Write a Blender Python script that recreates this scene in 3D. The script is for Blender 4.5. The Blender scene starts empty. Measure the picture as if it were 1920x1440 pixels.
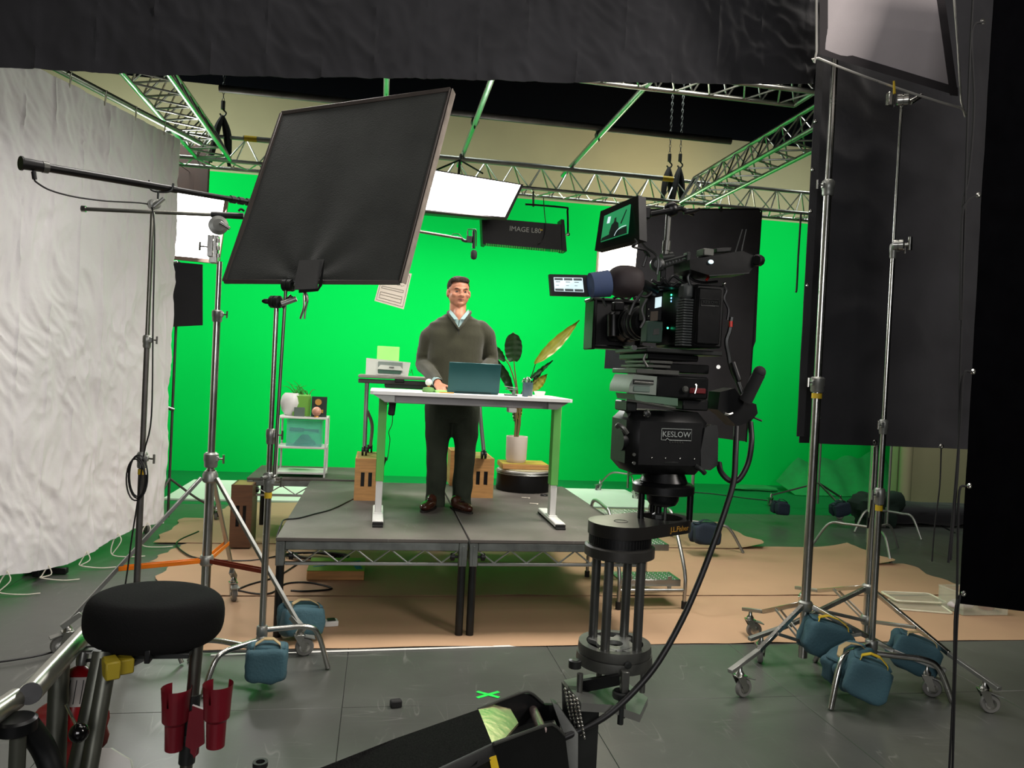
import bpy, bmesh, math, random
from mathutils import Vector, Matrix, Euler, noise
random.seed(7)
V = Vector; PI = math.pi; R = math.radians
scn = bpy.context.scene
col = scn.collection
# ------------------------------------------------------------ camera, world, exposure
F = 1442.0
cam_d = bpy.data.cameras.new('camera'); cam = bpy.data.objects.new('camera', cam_d); col.objects.link(cam)
cam_d.sensor_width = 36; cam_d.lens = 36 * F / 1920; cam_d.clip_start = .05; cam_d.clip_end = 60
CR = Matrix.Rotation(R(-9.8), 3, 'Z') @ Matrix.Rotation(R(90 - .8), 3, 'X') @ Matrix.Rotation(R(2.8), 3, 'Z')
CO = V((0, 0, 1.66))
cam.matrix_world = Matrix.Translation(CO) @ CR.to_4x4()
scn.camera = cam
w = bpy.data.worlds.new('world'); scn.world = w; w.use_nodes = True
w.node_tree.nodes['Background'].inputs[0].default_value = (.5, .5, .52, 1)
w.node_tree.nodes['Background'].inputs[1].default_value = .02
vs = scn.view_settings
vs.view_transform = 'Standard'; vs.look = 'None'; vs.gamma = 1; vs.use_curve_mapping = False; vs.exposure = 0.0

def area(name, loc, target, sx, sy, power, color=(1, 1, 1), spread=180):
    d = bpy.data.lights.new(name, 'AREA'); d.shape = 'RECTANGLE'; d.size = sx; d.size_y = sy
    d.energy = power; d.color = color; d.spread = R(spread)
    o = bpy.data.objects.new(name, d); col.objects.link(o); o.location = loc
    o.rotation_euler = (V(target) - V(loc)).to_track_quat('-Z', 'Y').to_euler()
    return o
# studio lamps: a row washing the green wall, soft lamps over the set, soft lamps lighting the near side
for lx_, pw_ in ((-3.4, 110), (.2, 36), (3.2, 40), (6.8, 80)):
    area('wall_wash_lamp', (lx_, 8.7, 5.3), (lx_, 11.9, 1.9), 2.2, .4, pw_, (.93, 1, .93), 135)
area('floor_wash_lamp', (1.0, 9.4, 5.3), (1.0, 11.4, .3), 4.5, .4, 75, (.93, 1, .93), 80)
area('set_lamp', (2.6, 4.9, 4.6), (.9, 5.6, .6), 1.6, 1.2, 110, (1, .93, .84), 120)
area('set_lamp', (-.9, 4.9, 4.6), (.2, 4.6, .3), 1.6, 1.2, 60, (1, .95, .9), 120)
area('near_lamp', (-.4, -2.6, 2.6), (.8, 4.2, 1.3), 2.6, 1.6, 112, (1, .97, .97))
area('near_lamp', (3.3, .4, 3.6), (2.4, 4.4, 2.2), 1.0, 1.0, 120, (1, .93, .86))
area('floor_lamp', (.6, 2.6, 5.2), (.6, 2.8, 0), 2.5, 1.6, 22, (1, .96, .88), 120)
area('wall_glow_lamp', (5.2, 9.6, 4.4), (3.6, 11.9, 5.0), .3, .3, 10, (1, .78, .5), 90)

# ------------------------------------------------------------ helpers
def ray(px, py): return CR @ V(((px - 960) / F, -(py - 720) / F, -1))
def D(px, py, Y): d = ray(px, py); return CO + d * (Y / d.y)            # the point seen there, at depth Y
def G(px, py, z=0): d = ray(px, py); return CO + d * ((z - CO.z) / d.z)  # ... at height z
def DX(px, py, X): d = ray(px, py); return CO + d * (X / d.x)            # ... at side distance X
def hexc(h):
    c = [int(h[i:i + 2], 16) / 255 for i in (0, 2, 4)]
    return tuple((x / 12.92 if x <= .04045 else ((x + .055) / 1.055) ** 2.4) for x in c)

MATS = {}
def mat(name, h, rough=.5, metal=0, var=.12, scale=8, bump=.05, bscale=None, emit=0, alpha=1, trans=0, spec=.5, stretch=None, rvar=.08, sheen=0, h2=None):
    if name in MATS: return MATS[name]
    m = bpy.data.materials.new(name); m.use_nodes = True; nt = m.node_tree; n = nt.nodes; l = nt.links
    b = n['Principled BSDF']; c = hexc(h)
    tc = n.new('ShaderNodeTexCoord'); mp = n.new('ShaderNodeMapping'); l.new(tc.outputs['Object'], mp.inputs[0])
    if stretch: mp.inputs['Scale'].default_value = stretch
    t = n.new('ShaderNodeTexNoise'); t.inputs['Scale'].default_value = scale; t.inputs['Detail'].default_value = 5
    l.new(mp.outputs[0], t.inputs['Vector'])
    cr = n.new('ShaderNodeValToRGB'); cr.color_ramp.elements[0].position = .3; cr.color_ramp.elements[1].position = .7
    c2 = hexc(h2) if h2 else tuple(min(1, x * (1 + var)) for x in c)
    c1 = c if h2 else tuple(x * (1 - var) for x in c)
    cr.color_ramp.elements[0].color = (*c1, 1); cr.color_ramp.elements[1].color = (*c2, 1)
    l.new(t.outputs[0], cr.inputs[0]); l.new(cr.outputs[0], b.inputs['Base Color'])
    mr = n.new('ShaderNodeMapRange'); mr.inputs['To Min'].default_value = max(.03, rough - rvar); mr.inputs['To Max'].default_value = min(1, rough + rvar)
    l.new(t.outputs[0], mr.inputs[0]); l.new(mr.outputs[0], b.inputs['Roughness'])
    b.inputs['Metallic'].default_value = metal; b.inputs['Specular IOR Level'].default_value = spec
    if sheen: b.inputs['Sheen Weight'].default_value = sheen
    if bump:
        t2 = n.new('ShaderNodeTexNoise'); t2.inputs['Scale'].default_value = bscale or scale * 5; t2.inputs['Detail'].default_value = 4
        l.new(mp.outputs[0], t2.inputs['Vector'])
        bp = n.new('ShaderNodeBump'); bp.inputs['Strength'].default_value = bump; bp.inputs['Distance'].default_value = .01
        l.new(t2.outputs[0], bp.inputs['Height']); l.new(bp.outputs[0], b.inputs['Normal'])
    if emit:
        b.inputs['Emission Color'].default_value = (*c, 1); b.inputs['Emission Strength'].default_value = emit
    if alpha < 1: b.inputs['Alpha'].default_value = alpha
    if trans: b.inputs['Transmission Weight'].default_value = trans
    MATS[name] = m
    return m

class MB:
    def __init__(s): s.v = []; s.f = []; s.s = []; s.X = None
    def add(s, vs_, fs, smooth=False):
        o = len(s.v)
        for p in vs_:
            p = V(p); s.v.append(s.X @ p if s.X else p)
        for f in fs: s.f.append([o + i for i in f]); s.s.append(smooth)
        return s
    def box(s, c, size, rot=None, bev=None):
        hx, hy, hz = [a / 2 for a in size]; c = V(c)
        b = min(hx, hy, hz) * .25 if bev is None else min(bev, min(hx, hy, hz) * .9)
        if rot is None: M3 = Matrix.Identity(3)
        elif isinstance(rot, (int, float)): M3 = Matrix.Rotation(rot, 3, 'Z')
        elif isinstance(rot, Matrix): M3 = rot.to_3x3()
        else: M3 = Euler(rot).to_matrix()
        vs_ = []; idx = {}
        for sx in (-1, 1):
            for sy in (-1, 1):
                for sz in (-1, 1):
                    for k in range(3):
                        q = [sx * (hx - b), sy * (hy - b), sz * (hz - b)]
                        q[k] = (sx * hx, sy * hy, sz * hz)[k]
                        idx[(sx, sy, sz, k)] = len(vs_); vs_.append(c + M3 @ V(q))
        fs = []
        for k in range(3):
            i, j = [a for a in range(3) if a != k]
            for sg in (-1, 1):
                f = []
                for (u, v_) in ((-1, -1), (1, -1), (1, 1), (-1, 1)):
                    t = [0, 0, 0]; t[k] = sg; t[i] = u; t[j] = v_; f.append(idx[(*t, k)])
                fs.append(f)
            for u in (-1, 1):
                for v_ in (-1, 1):
                    f = []
                    for sg, kk in ((-1, i), (-1, j), (1, j), (1, i)):
                        t = [0, 0, 0]; t[k] = sg; t[i] = u; t[j] = v_; f.append(idx[(*t, kk)])
                    fs.append(f)
        for sx in (-1, 1):
            for sy in (-1, 1):
                for sz in (-1, 1): fs.append([idx[(sx, sy, sz, k)] for k in range(3)])
        return s.add(vs_, fs)
    def cyl(s, p0, p1, r0, r1=None, n=14, cap=True):
        r1 = r0 if r1 is None else r1
        return s.rings([(V(p0), r0), (V(p1), r1)], n, cap, (V(p1) - V(p0)))
    def rings(s, pr, n=14, cap=True, axis=None):
        ax = V(axis).normalized(); u = ax.orthogonal().normalized(); w_ = ax.cross(u)
        vs_ = []
        for p, r in pr:
            for k in range(n):
                a = 2 * PI * k / n; vs_.append(p + (u * math.cos(a) + w_ * math.sin(a)) * r)
        fs = [[i * n + k, i * n + (k + 1) % n, (i + 1) * n + (k + 1) % n, (i + 1) * n + k] for i in range(len(pr) - 1) for k in range(n)]
        s.add(vs_, fs, True)
        if cap:
            s.add(vs_[:n], [list(range(n))]); s.add(vs_[-n:], [list(range(n))])
        return s
    def lathe(s, c, prof, axis=(0, 0, 1), n=24, cap=True):
        ax = V(axis).normalized(); c = V(c)
        return s.rings([(c + ax * h, max(r, 1e-4)) for r, h in prof], n, cap, ax)
    def tube(s, pts, r, n=8, sub=5, rr=None):
        pts = [V(p) for p in pts]
        if sub > 1 and len(pts) > 2:
            q = []
            P = [pts[0] * 2 - pts[1]] + pts + [pts[-1] * 2 - pts[-2]]
            for i in range(1, len(P) - 2):
                for k in range(sub):
                    t = k / sub; a, b, c, d = P[i - 1:i + 3]
                    q.append(.5 * ((2 * b) + (c - a) * t + (2 * a - 5 * b + 4 * c - d) * t * t + (3 * b - a - 3 * c + d) * t ** 3))
            q.append(pts[-1]); pts = q
        vs_ = []; u = None
        for i, p in enumerate(pts):
            t = (pts[min(i + 1, len(pts) - 1)] - pts[max(i - 1, 0)]).normalized()
            u = t.orthogonal().normalized() if u is None else (u - t * u.dot(t)).normalized()
            w_ = t.cross(u); rad = rr(i / (len(pts) - 1)) if rr else r
            for k in range(n):
                a = 2 * PI * k / n; vs_.append(p + (u * math.cos(a) + w_ * math.sin(a)) * rad)
        m = len(pts)
        s.add(vs_, [[i * n + k, i * n + (k + 1) % n, (i + 1) * n + (k + 1) % n, (i + 1) * n + k] for i in range(m - 1) for k in range(n)], True)
        s.add(vs_[:n], [list(range(n))]); s.add(vs_[-n:], [list(range(n))])
        return s
    def ell(s, c, rad, rot=None, nu=16, nv=10, pw=1, nz=0, seed=0):
        c = V(c); M3 = Matrix.Identity(3) if rot is None else (rot.to_3x3() if isinstance(rot, Matrix) else Euler(rot).to_matrix())
        sp = lambda x: math.copysign(abs(x) ** pw, x)
        vs_ = []
        for j in range(1, nv):
            ph = -PI / 2 + PI * j / nv
            for i in range(nu):
                a = 2 * PI * i / nu
                q = V((sp(math.cos(ph)) * sp(math.cos(a)) * rad[0], sp(math.cos(ph)) * sp(math.sin(a)) * rad[1], sp(math.sin(ph)) * rad[2]))
                if nz: q *= 1 + nz * noise.noise(q / max(rad) * 2.3 + V((seed, seed * 2, 0)))
                vs_.append(c + M3 @ q)
        vs_.append(c + M3 @ V((0, 0, -rad[2]))); vs_.append(c + M3 @ V((0, 0, rad[2])))
        b, t = len(vs_) - 2, len(vs_) - 1
        fs = [[j * nu + i, j * nu + (i + 1) % nu, (j + 1) * nu + (i + 1) % nu, (j + 1) * nu + i] for j in range(nv - 2) for i in range(nu)]
        fs += [[b, (i + 1) % nu, i] for i in range(nu)] + [[t, (nv - 2) * nu + i, (nv - 2) * nu + (i + 1) % nu] for i in range(nu)]
        return s.add(vs_, fs, True)
    def prism(s, pts, th, smooth=False):
        pts = [V(p) for p in pts]; th = V(th); n = len(pts)
        vs_ = pts + [p + th for p in pts]
        fs = [list(range(n)), list(range(2 * n - 1, n - 1, -1))] + [[i, (i + 1) % n, n + (i + 1) % n, n + i] for i in range(n)]
        return s.add(vs_, fs, smooth)
    def sheet(s, fn, nu, nv, th=0):
        """fn(u, v) -> point; th = thickness vector or 0"""
        g = [V(fn(i / nu, j / nv)) for j in range(nv + 1) for i in range(nu + 1)]
        W = nu + 1
        fs = [[j * W + i, j * W + i + 1, (j + 1) * W + i + 1, (j + 1) * W + i] for j in range(nv) for i in range(nu)]
        if not th: return s.add(g, fs, True)
        th = V(th); m = len(g)
        g2 = g + [p + th for p in g]
        fs2 = [[m + k for k in reversed(f)] for f in fs]
        brd = [i for i in range(W)] + [j * W + nu for j in range(1, nv + 1)] + [nv * W + i for i in range(nu - 1, -1, -1)] + [j * W for j in range(nv - 1, 0, -1)]
        fs3 = [[brd[k], brd[(k + 1) % len(brd)], m + brd[(k + 1) % len(brd)], m + brd[k]] for k in range(len(brd))]
        return s.add(g2, fs + fs2 + fs3, True)

def obj(name, mb, m, inv=None, parent=None):
    me = bpy.data.meshes.new(name)
    vv = [(inv @ p if inv else p) for p in mb.v]
    me.from_pydata([tuple(p) for p in vv], [], mb.f); me.materials.append(m)
    me.polygons.foreach_set('use_smooth', mb.s)
    bm = bmesh.new(); bm.from_mesh(me); bmesh.ops.recalc_face_normals(bm, faces=bm.faces); bm.to_mesh(me); bm.free()
    try: me.set_sharp_from_angle(angle=R(42))
    except Exception: pass
    o = bpy.data.objects.new(name, me); col.objects.link(o)
    if parent: o.parent = parent
    return o
def props(o, label=None, cat=None, group=None, kind=None):
    if label: o['label'] = label
    if cat: o['category'] = cat
    if group: o['group'] = group
    if kind: o['kind'] = kind
    return o
class Thing:
    """an Empty at the thing's base; parts are given in world coordinates"""
    def __init__(s, name, label, cat, loc=(0, 0, 0), group=None, rot=0):
        s.e = bpy.data.objects.new(name, None); s.e.empty_display_size = .1; col.objects.link(s.e)
        s.e.location = loc; s.e.rotation_euler = (0, 0, rot); props(s.e, label, cat, group)
        s.M = Matrix.Translation(V(loc)) @ Matrix.Rotation(rot, 4, 'Z'); s.inv = s.M.inverted()
    def p(s, name, mb, m, parent=None, label=None, kind=None):
        o = obj(name, mb, m, s.inv, parent or s.e); props(o, label, kind=kind); return o
def single(name, mb, m, label, cat, group=None, kind=None, loc=None):
    """a thing that is one mesh; its origin goes to the lowest middle point"""
    if loc is None:
        xs = [p.x for p in mb.v]; ys = [p.y for p in mb.v]; zs = [p.z for p in mb.v]
        loc = V(((min(xs) + max(xs)) / 2, (min(ys) + max(ys)) / 2, min(zs)))
    o = obj(name, mb, m, Matrix.Translation(-V(loc))); o.location = loc
    return props(o, label, cat, group, kind)
def struct(name, mb, m, parent=None):
    o = obj(name, mb, m, None, parent)
    if not parent: o['kind'] = 'structure'
    return o
def text_mb(body, size, M4, ext=.001, align='CENTER'):
    c = bpy.data.curves.new('t', 'FONT'); c.body = body; c.size = size; c.extrude = ext; c.align_x = align; c.align_y = 'CENTER'; c.resolution_u = 3
    o = bpy.data.objects.new('t', c); col.objects.link(o); bpy.context.view_layer.update()
    me = bpy.data.meshes.new_from_object(o.evaluated_get(bpy.context.evaluated_depsgraph_get()))
    mb = MB(); mb.add([M4 @ v.co for v in me.vertices], [list(p.vertices) for p in me.polygons])
    bpy.data.objects.remove(o); bpy.data.curves.remove(c); bpy.data.meshes.remove(me)
    return mb
class Frm:
    """a level local frame: x right, y forward, z up"""
    def __init__(s, o, yaw): s.o = V(o); s.M = Matrix.Rotation(yaw, 3, 'Z'); s.yaw = yaw
    def w(s, x, y=None, z=None):
        q = V(x) if y is None else V((x, y, z)); return s.o + s.M @ q
    def hit(s, px, py, f):                      # seen point on the local plane y = f
        c = s.M.transposed() @ (CO - s.o); d = s.M.transposed() @ ray(px, py)
        return c + d * ((f - c.y) / d.y)
    def pb(s, mb, x0, y0, x1, y1, f, t, bev=None):   # box whose near face spans those pixels at depth f, going t back
        a = s.hit(x0, (y0 + y1) / 2, f); b = s.hit(x1, (y0 + y1) / 2, f)
        c = s.hit((x0 + x1) / 2, y0, f); d = s.hit((x0 + x1) / 2, y1, f)
        mb.box(s.w((a.x + b.x) / 2, f + t / 2, (c.z + d.z) / 2), (b.x - a.x, t, c.z - d.z), s.M, bev)
        return V(((a.x + b.x) / 2, f + t / 2, (c.z + d.z) / 2))
    def wp(s, px, py, f): return s.w(s.hit(px, py, f))

# ------------------------------------------------------------ materials
M_ = dict(
 green=mat('green_screen_paint', '00cf50', .95, var=.02, scale=.6, bump=.01, spec=.08),
 cream=mat('cream_wall_paint', 'a8a27f', .8, var=.05, scale=1.5, bump=.03),
 blackwall=mat('black_wall_paint', '05070c', .95, spec=.1),
 floor=mat('grey_vinyl_floor', '4b4d49', .36, var=.22, scale=1.2, bump=.16, bscale=6, rvar=.12, spec=.45),
 floorg=mat('green_painted_floor', '0a6a35', .4, var=.08, scale=1.0, bump=.05, bscale=5),
 seam=mat('floor_joint', '1c1e1c', .7),
 paper=mat('kraft_paper', 'aa8a6c', .78, var=.05, scale=2.2, bump=.25, bscale=3),
 wht=mat('white_muslin', 'd9d7d8', .85, var=.03, scale=1.2, bump=.45, bscale=16, spec=.2),
 blk=mat('black_duvetyne', '2f2f32', .95, var=.2, scale=2.5, bump=.25, bscale=14, spec=.12, sheen=.15),
 blk2=mat('black_drape_unlit', '040405', 1, var=.2, spec=.0),  # darker drape black: the missing light is put into the colour
 blkflag=mat('black_flag_cloth', '2a2c2a', .95, var=.25, scale=4, bump=.3, bscale=160, spec=.15, sheen=.3),
 net=mat('grey_scrim_cloth', 'b8b0b2', .9, var=.05, scale=6, bump=.1, bscale=200),
 steel=mat('chromed_steel', 'b9b9b4', .25, 1, var=.08, bump=.02),
 steeld=mat('dull_steel', '77776f', .38, 1, var=.15, bump=.03),
 alu=mat('aluminium', 'a9aba8', .38, 1, var=.08, bump=.03),
 alug=mat('aluminium_truss_tube', 'b4b6b0', .3, .9, var=.06, bump=.02),
 galv=mat('galvanised_pipe', '5c5a57', .5, .8, var=.2, bump=.05),
 black=mat('black_plastic', '060708', .45, spec=.35, var=.2, bump=.03),
 blackm=mat('black_anodised_metal', '090a0b', .34, .2, spec=.4, var=.2, bump=.03),
 blackr=mat('black_rubber', '141414', .8, var=.2),
 dgrey=mat('dark_grey_metal', '2e302f', .4, .6, var=.15),
 mgrey=mat('grey_cast_metal', '5b5c58', .42, .75, var=.12),
 lgrey=mat('light_grey_metal', '8f918c', .4, .7, var=.1),
 seatf=mat('black_seat_fabric', '060606', .9, var=.2, bump=.2, bscale=250, spec=.2),
 ply=mat('birch_plywood', 'b4854e', .6, var=.2, scale=6, stretch=(1, 1, 9), bump=.08),
 plyg=mat('painted_plywood_top', '8a7a42', .6, var=.2, scale=6),
 deck=mat('black_deck_board', '5c5853', .6, spec=.3, var=.28, scale=2.2, bump=.12, bscale=30),
 teal=mat('teal_canvas', '33545e', .85, var=.12, scale=5, bump=.25, bscale=80),
 navy=mat('navy_canvas', '142433', .85, var=.12, scale=5, bump=.25, bscale=80),
 web=mat('cream_webbing', 'a8946c', .85, var=.15, bump=.2, bscale=90),
 yel=mat('yellow_tape', 'c8a81c', .6, var=.1),
 orange=mat('orange_painted_brace', 'd9720f', .35, var=.05),
 maroon=mat('maroon_painted_brace', '6a2410', .4, var=.05),
 red=mat('red_plastic', '620c19', .38, var=.1),
 redp=mat('red_steel_paint', '8a0d14', .3, var=.1),
 white=mat('white_laminate', 'e4e4e2', .4, var=.02, bump=.01),
 whitem=mat('white_powder_coat', 'd6d6d2', .4, var=.03),
 gtape=mat('green_wrap_tape', '64b656', .6, var=.04),
 skin=mat('skin', 'c08468', .5, var=.08, scale=14, bump=.04, spec=.4),
 lips=mat('lips', '9c5a50', .5), hair=mat('short_brown_hair', '3a302a', .85, spec=.15, var=.35, scale=60, bump=.5, bscale=120),
 eyew=mat('eye_white', 'cfc6bd', .3), iris=mat('dark_iris', '1c130e', .2),
 sweat=mat('olive_knit', '3a3a2c', .92, var=.12, scale=10, bump=.4, bscale=260, spec=.2, sheen=.2),
 shirt=mat('pale_blue_shirt', '8fabab', .8, var=.05, bump=.1),
 trous=mat('dark_green_trousers', '30362c', .9, var=.18, scale=6, bump=.25, bscale=140, spec=.2),
 shoe=mat('brown_leather', '3d2016', .28, var=.3, scale=14),
 sole=mat('dark_sole', '15100c', .6),
 lap=mat('teal_laptop_lid', '17494a', .35, .3, var=.03),
 leaf=mat('glossy_leaf', '1d3b22', .32, var=.25, scale=12, h2='2a5426'),
 leafy=mat('yellow_green_leaf', '6f7a1c', .4, var=.2, scale=9, h2='8f8a22'),
 stem=mat('plant_stem', '6a5a34', .6), pot=mat('white_ceramic_pot', 'd8cdc4', .45, var=.03),
 glass=mat('clear_plastic_bin', '7ccfc2', .15, alpha=.35), 
 clr=mat('cloudy_clear_plastic', 'c9cbb8', .25, alpha=.28), plyd=mat('dark_stained_plywood', '5c3d26', .6, var=.2, scale=6, stretch=(1, 1, 9)),
 printer=mat('pale_printer_plastic', 'd0d6cc', .45, var=.02), pgrey=mat('printer_grey_panel', '7f8c84', .4),
 paperw=mat('white_paper', 'ddd3c6', .8, var=.02, bump=.02), ink=mat('grey_ink', '6e6862', .8),
 lamp=mat('lit_panel', 'ffffff', .6, emit=9, bump=0), lampw=mat('lit_panel_warm', 'fff0dc', .6, emit=9, bump=0),
 led=mat('lit_green_led', '40ffb0', .4, emit=4, bump=0), ledb=mat('lit_blue_led', '7fb8ff', .4, emit=3, bump=0),
 lcd=mat('lit_screen_white', 'cfe6ea', .4, emit=.8, bump=0), lcdg=mat('lit_screen_green', '2fa868', .4, emit=.35, bump=0),
 lcdd=mat('lit_screen_dark', '1c2a26', .3, emit=.15, bump=0),
 rope=mat('black_rope', '08080a', .9), cord=mat('white_cord', 'cfcabb', .9), cable=mat('black_cable', '0a0a0b', .5),
 foam=mat('grey_blue_eyecup_rubber', '39496a', .8), brownb=mat('brown_black_board', '3b2a25', .8),
 carpet=mat('black_grip_carpet', '1b1b1a', 1, var=.7, scale=220, bump=.9, bscale=400, spec=.1),
 gold=mat('gold_print', 'b98a3a', .4, .4), dgreen=mat('dark_green_book', '10261c', .5), pink=mat('pink_onyx', 'd39c84', .35, var=.2, scale=20),
 lime=mat('lime_green_card', '6aa53c', .7, var=.04), limel=mat('pale_lime_paper', '9be07a', .7, var=.04), slate=mat('slate_grey_card', '55655c', .7),
)

# fine pale scratches and scuffs worn into the vinyl and the deck boards
def scratches(m, amt, sc):
    nt = m.node_tree; n = nt.nodes; l = nt.links; b = n['Principled BSDF']; src = b.inputs['Base Color'].links[0].from_socket
    tc = n.new('ShaderNodeTexCoord'); prev = src
    for k, (st, rot) in enumerate((((1, 9, 1), .3), ((8, 1, 1), -.4), ((5, 1.2, 1), 1.0))):
        mp = n.new('ShaderNodeMapping'); mp.inputs['Scale'].default_value = tuple(a * sc for a in st); mp.inputs['Rotation'].default_value = (0, 0, rot); l.new(tc.outputs['Object'], mp.inputs[0])
        t = n.new('ShaderNodeTexNoise'); t.inputs['Scale'].default_value = .7; t.inputs['Detail'].default_value = 1.5; l.new(mp.outputs[0], t.inputs['Vector'])
        r = n.new('ShaderNodeValToRGB'); e = r.color_ramp.elements; e[0].position = .5; e[1].position = .509; e[0].color = (0, 0, 0, 1); e[1].color = (0, 0, 0, 1)
        q = e.new(.5045); q.color = (1, 1, 1, 1); l.new(t.outputs[0], r.inputs[0])
        t2 = n.new('ShaderNodeTexNoise'); t2.inputs['Scale'].default_value = 2.1 + k; l.new(tc.outputs['Object'], t2.inputs['Vector'])
        r2 = n.new('ShaderNodeMapRange'); r2.inputs['From Min'].default_value = .52; r2.inputs['From Max'].default_value = .68; r2.inputs['To Max'].default_value = amt; l.new(t2.outputs[0], r2.inputs[0])
        mu = n.new('ShaderNodeMath'); mu.operation = 'MULTIPLY'; l.new(r.outputs[0], mu.inputs[0]); l.new(r2.outputs[0], mu.inputs[1])
        mx = n.new('ShaderNodeMix'); mx.data_type = 'RGBA'; l.new(mu.outputs[0], mx.inputs['Factor']); l.new(prev, mx.inputs['A']); mx.inputs['B'].default_value = (.32, .32, .30, 1)
        prev = mx.outputs['Result']
    l.new(prev, b.inputs['Base Color'])
scratches(M_['floor'], .32, 1.3); scratches(M_['deck'], .25, 2.0)
# ------------------------------------------------------------ the room
XL, XR, YF, YB, ZT = -6.0, 12.0, -4.0, 11.9, 7.0
wb = struct('wall_back', MB().box(((XL + XR) / 2, YB + .1, 2.2), (XR - XL, .2, 4.4), bev=0), M_['green'])
struct('wall_back_upper', MB().box(((XL + XR) / 2, YB + .11, 5.03), (XR - XL, .2, 1.26), bev=0), M_['cream'], wb)
struct('wall_back_top', MB().box(((XL + XR) / 2, YB + .1, 6.33), (XR - XL, .2, 1.34), bev=0), M_['blackwall'], wb)
struct('wall_left', MB().box((XL - .1, (YF + YB) / 2, 3.5), (.2, YB - YF, 7), bev=0), M_['cream'])
struct('wall_right', MB().box((XR + .1, (YF + YB) / 2, 3.5), (.2, YB - YF, 7), bev=0), M_['blackwall'])
struct('wall_front', MB().box(((XL + XR) / 2, YF - .1, 3.5), (XR - XL, .2, 7), bev=0), M_['blackwall'])
struct('ceiling', MB().box(((XL + XR) / 2, (YF + YB) / 2, ZT + .1), (XR - XL, YB - YF, .2), bev=0), M_['blackwall'])
fl = struct('floor', MB().box(((XL + XR) / 2, (YF + YB) / 2, -.055), (XR - XL, YB - YF, .1), bev=0), M_['seam'])
pw = 1.19; x0 = -.105 - pw * 5
rng = random.Random(3)
for i in range(15):                                    # vinyl sheets side by side, joints between them
    xa = x0 + i * pw; xb = min(xa + pw, XR)
    for ya, yb in ((YF, .6), (.6, 3.78), (3.78, 9.2)):
        g = .0012
        o = obj('floor_panel', MB().box(((xa + xb) / 2, (ya + yb) / 2, -.003), (xb - xa - g * 2, yb - ya - g * 2, .006), bev=.0015), M_['floor'], None, fl)
obj('painted_floor', MB().box(((XL + XR) / 2, (9.2 + YB) / 2, -.003), (XR - XL, YB - 9.2, .006), bev=0), M_['greenfloor'] if 'greenfloor' in M_ else M_['floorg'], None, fl)
# right end: a column and a wall with a white framed opening
cxr = D(1697, 900, 9.75).x
struct('column_right', MB().cyl((cxr, 9.75, 0), (cxr, 9.75, 5.5), .085, n=24), M_['cream'])
rw = struct('wall_side', MB().box((cxr + 2.5, 10.0, .66), (5.0, .15, 1.32), bev=0).box((cxr + 2.5, 10.0, 4.0), (5.0, .15, 2.6), bev=0), M_['cream'])
struct('trim_1', MB().box((cxr + 2.5, 9.9, 1.33), (5.0, .08, .06)).box((cxr + .1, 9.9, 2.0), (.06, .08, 1.3)), M_['whitem'])
single('floor_board', MB().box((.63, 10.15, .012), (6.05, 1.5, .024), bev=.003), mat('white_floor_board', 'dfe6d8', .5, var=.02), 'long pale board lying flat on the floor behind the stage', 'board')

# brown paper sheets over the floor, running left to right, each with torn uneven ends
def paper(x0, x1, y0, y1, z, label, sd, curl=0):
    n0 = noise.noise
    def fn(u, v):
        y = y0 + (y1 - y0) * v
        xl = x0 + .09 * n0(V((v * 5, sd, 0))) + (.12 * v if sd % 2 else 0); xr = x1 + .12 * n0(V((v * 4, sd + 9, 0)))
        x = xl + (xr - xl) * u
        zz = z + .006 * abs(n0(V((x * 1.6, y * 2.5, sd)))) + (.05 * max(0, (u - .93) / .07) ** 2 * curl)
        if v > .97: zz += .004 * (1 + n0(V((x * 3, sd, 2))))
        if v < .03: zz += .010 * max(0, n0(V((x * 2.2, sd, 5))))
        return (x, y + .015 * n0(V((x * 1.3, sd, v * 9))), zz)
    mb = MB().sheet(fn, 90, 14, (0, 0, .0015))
    return single('paper_sheet', mb, M_['paper'], label, 'floor paper', 'brown paper sheets covering the floor')
paper(-1.32, 6.2, 4.57, 5.72, .002, 'brown floor paper nearest the viewer, its front edge on the grey vinyl', 1)
paper(-1.55, 5.05, 5.6, 6.62, .009, 'brown floor paper running under the stage legs, second from the front', 2)
paper(-1.75, 4.9, 6.55, 7.3, .004, 'brown floor paper with curled right corner, third from the front', 3, 1)
paper(-1.9, 3.9, 7.2, 8.3, .012, 'brown floor paper under the low stand with the dark bag behind the stage', 4, 1)
paper(-1.7, 3.5, 8.22, 9.35, .002, 'brown floor paper furthest back beside the pale floor board', 5)

# ------------------------------------------------------------ overhead trusses
def truss(name, label, a, b, offs, group=None, bay=.3, r=.021, plate=True):
    """triangular truss from a to b (bottom centre line); offs: two bottom chords and the apex"""
    a, b = V(a), V(b); d = (b - a).normalized(); L = (b - a).length
    T = Thing(name, label, 'truss', a, group)
    ch = [V(o) for o in offs]
    for c in ch: T.p('chord', MB().cyl(a + c, b + c, r, n=10), M_['alug'])
    n = int(L / bay)
    for i, j in ((0, 1), (0, 2), (1, 2)):
        for k in range(n):
            s0 = a + d * (L * k / n); s1 = a + d * (L * (k + 1) / n); mid = (s0 + s1) / 2
            p, q = (ch[i], ch[j])
            T.p('brace', MB().cyl(s0 + p, mid + q, .0085, n=6, cap=False), M_['alug'])
            T.p('brace', MB().cyl(mid + q, s1 + p, .0085, n=6, cap=False), M_['alug'])
    if plate:
        for e in (a, b): T.p('end_frame', MB().cyl(e + ch[0], e + ch[1], r * .9, n=8).cyl(e + ch[0], e + ch[2], r * .9, n=8).cyl(e + ch[1], e + ch[2], r * .9, n=8), M_['alug'])
    return T
G3 = 'triangular trusses of the overhead grid'
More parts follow.
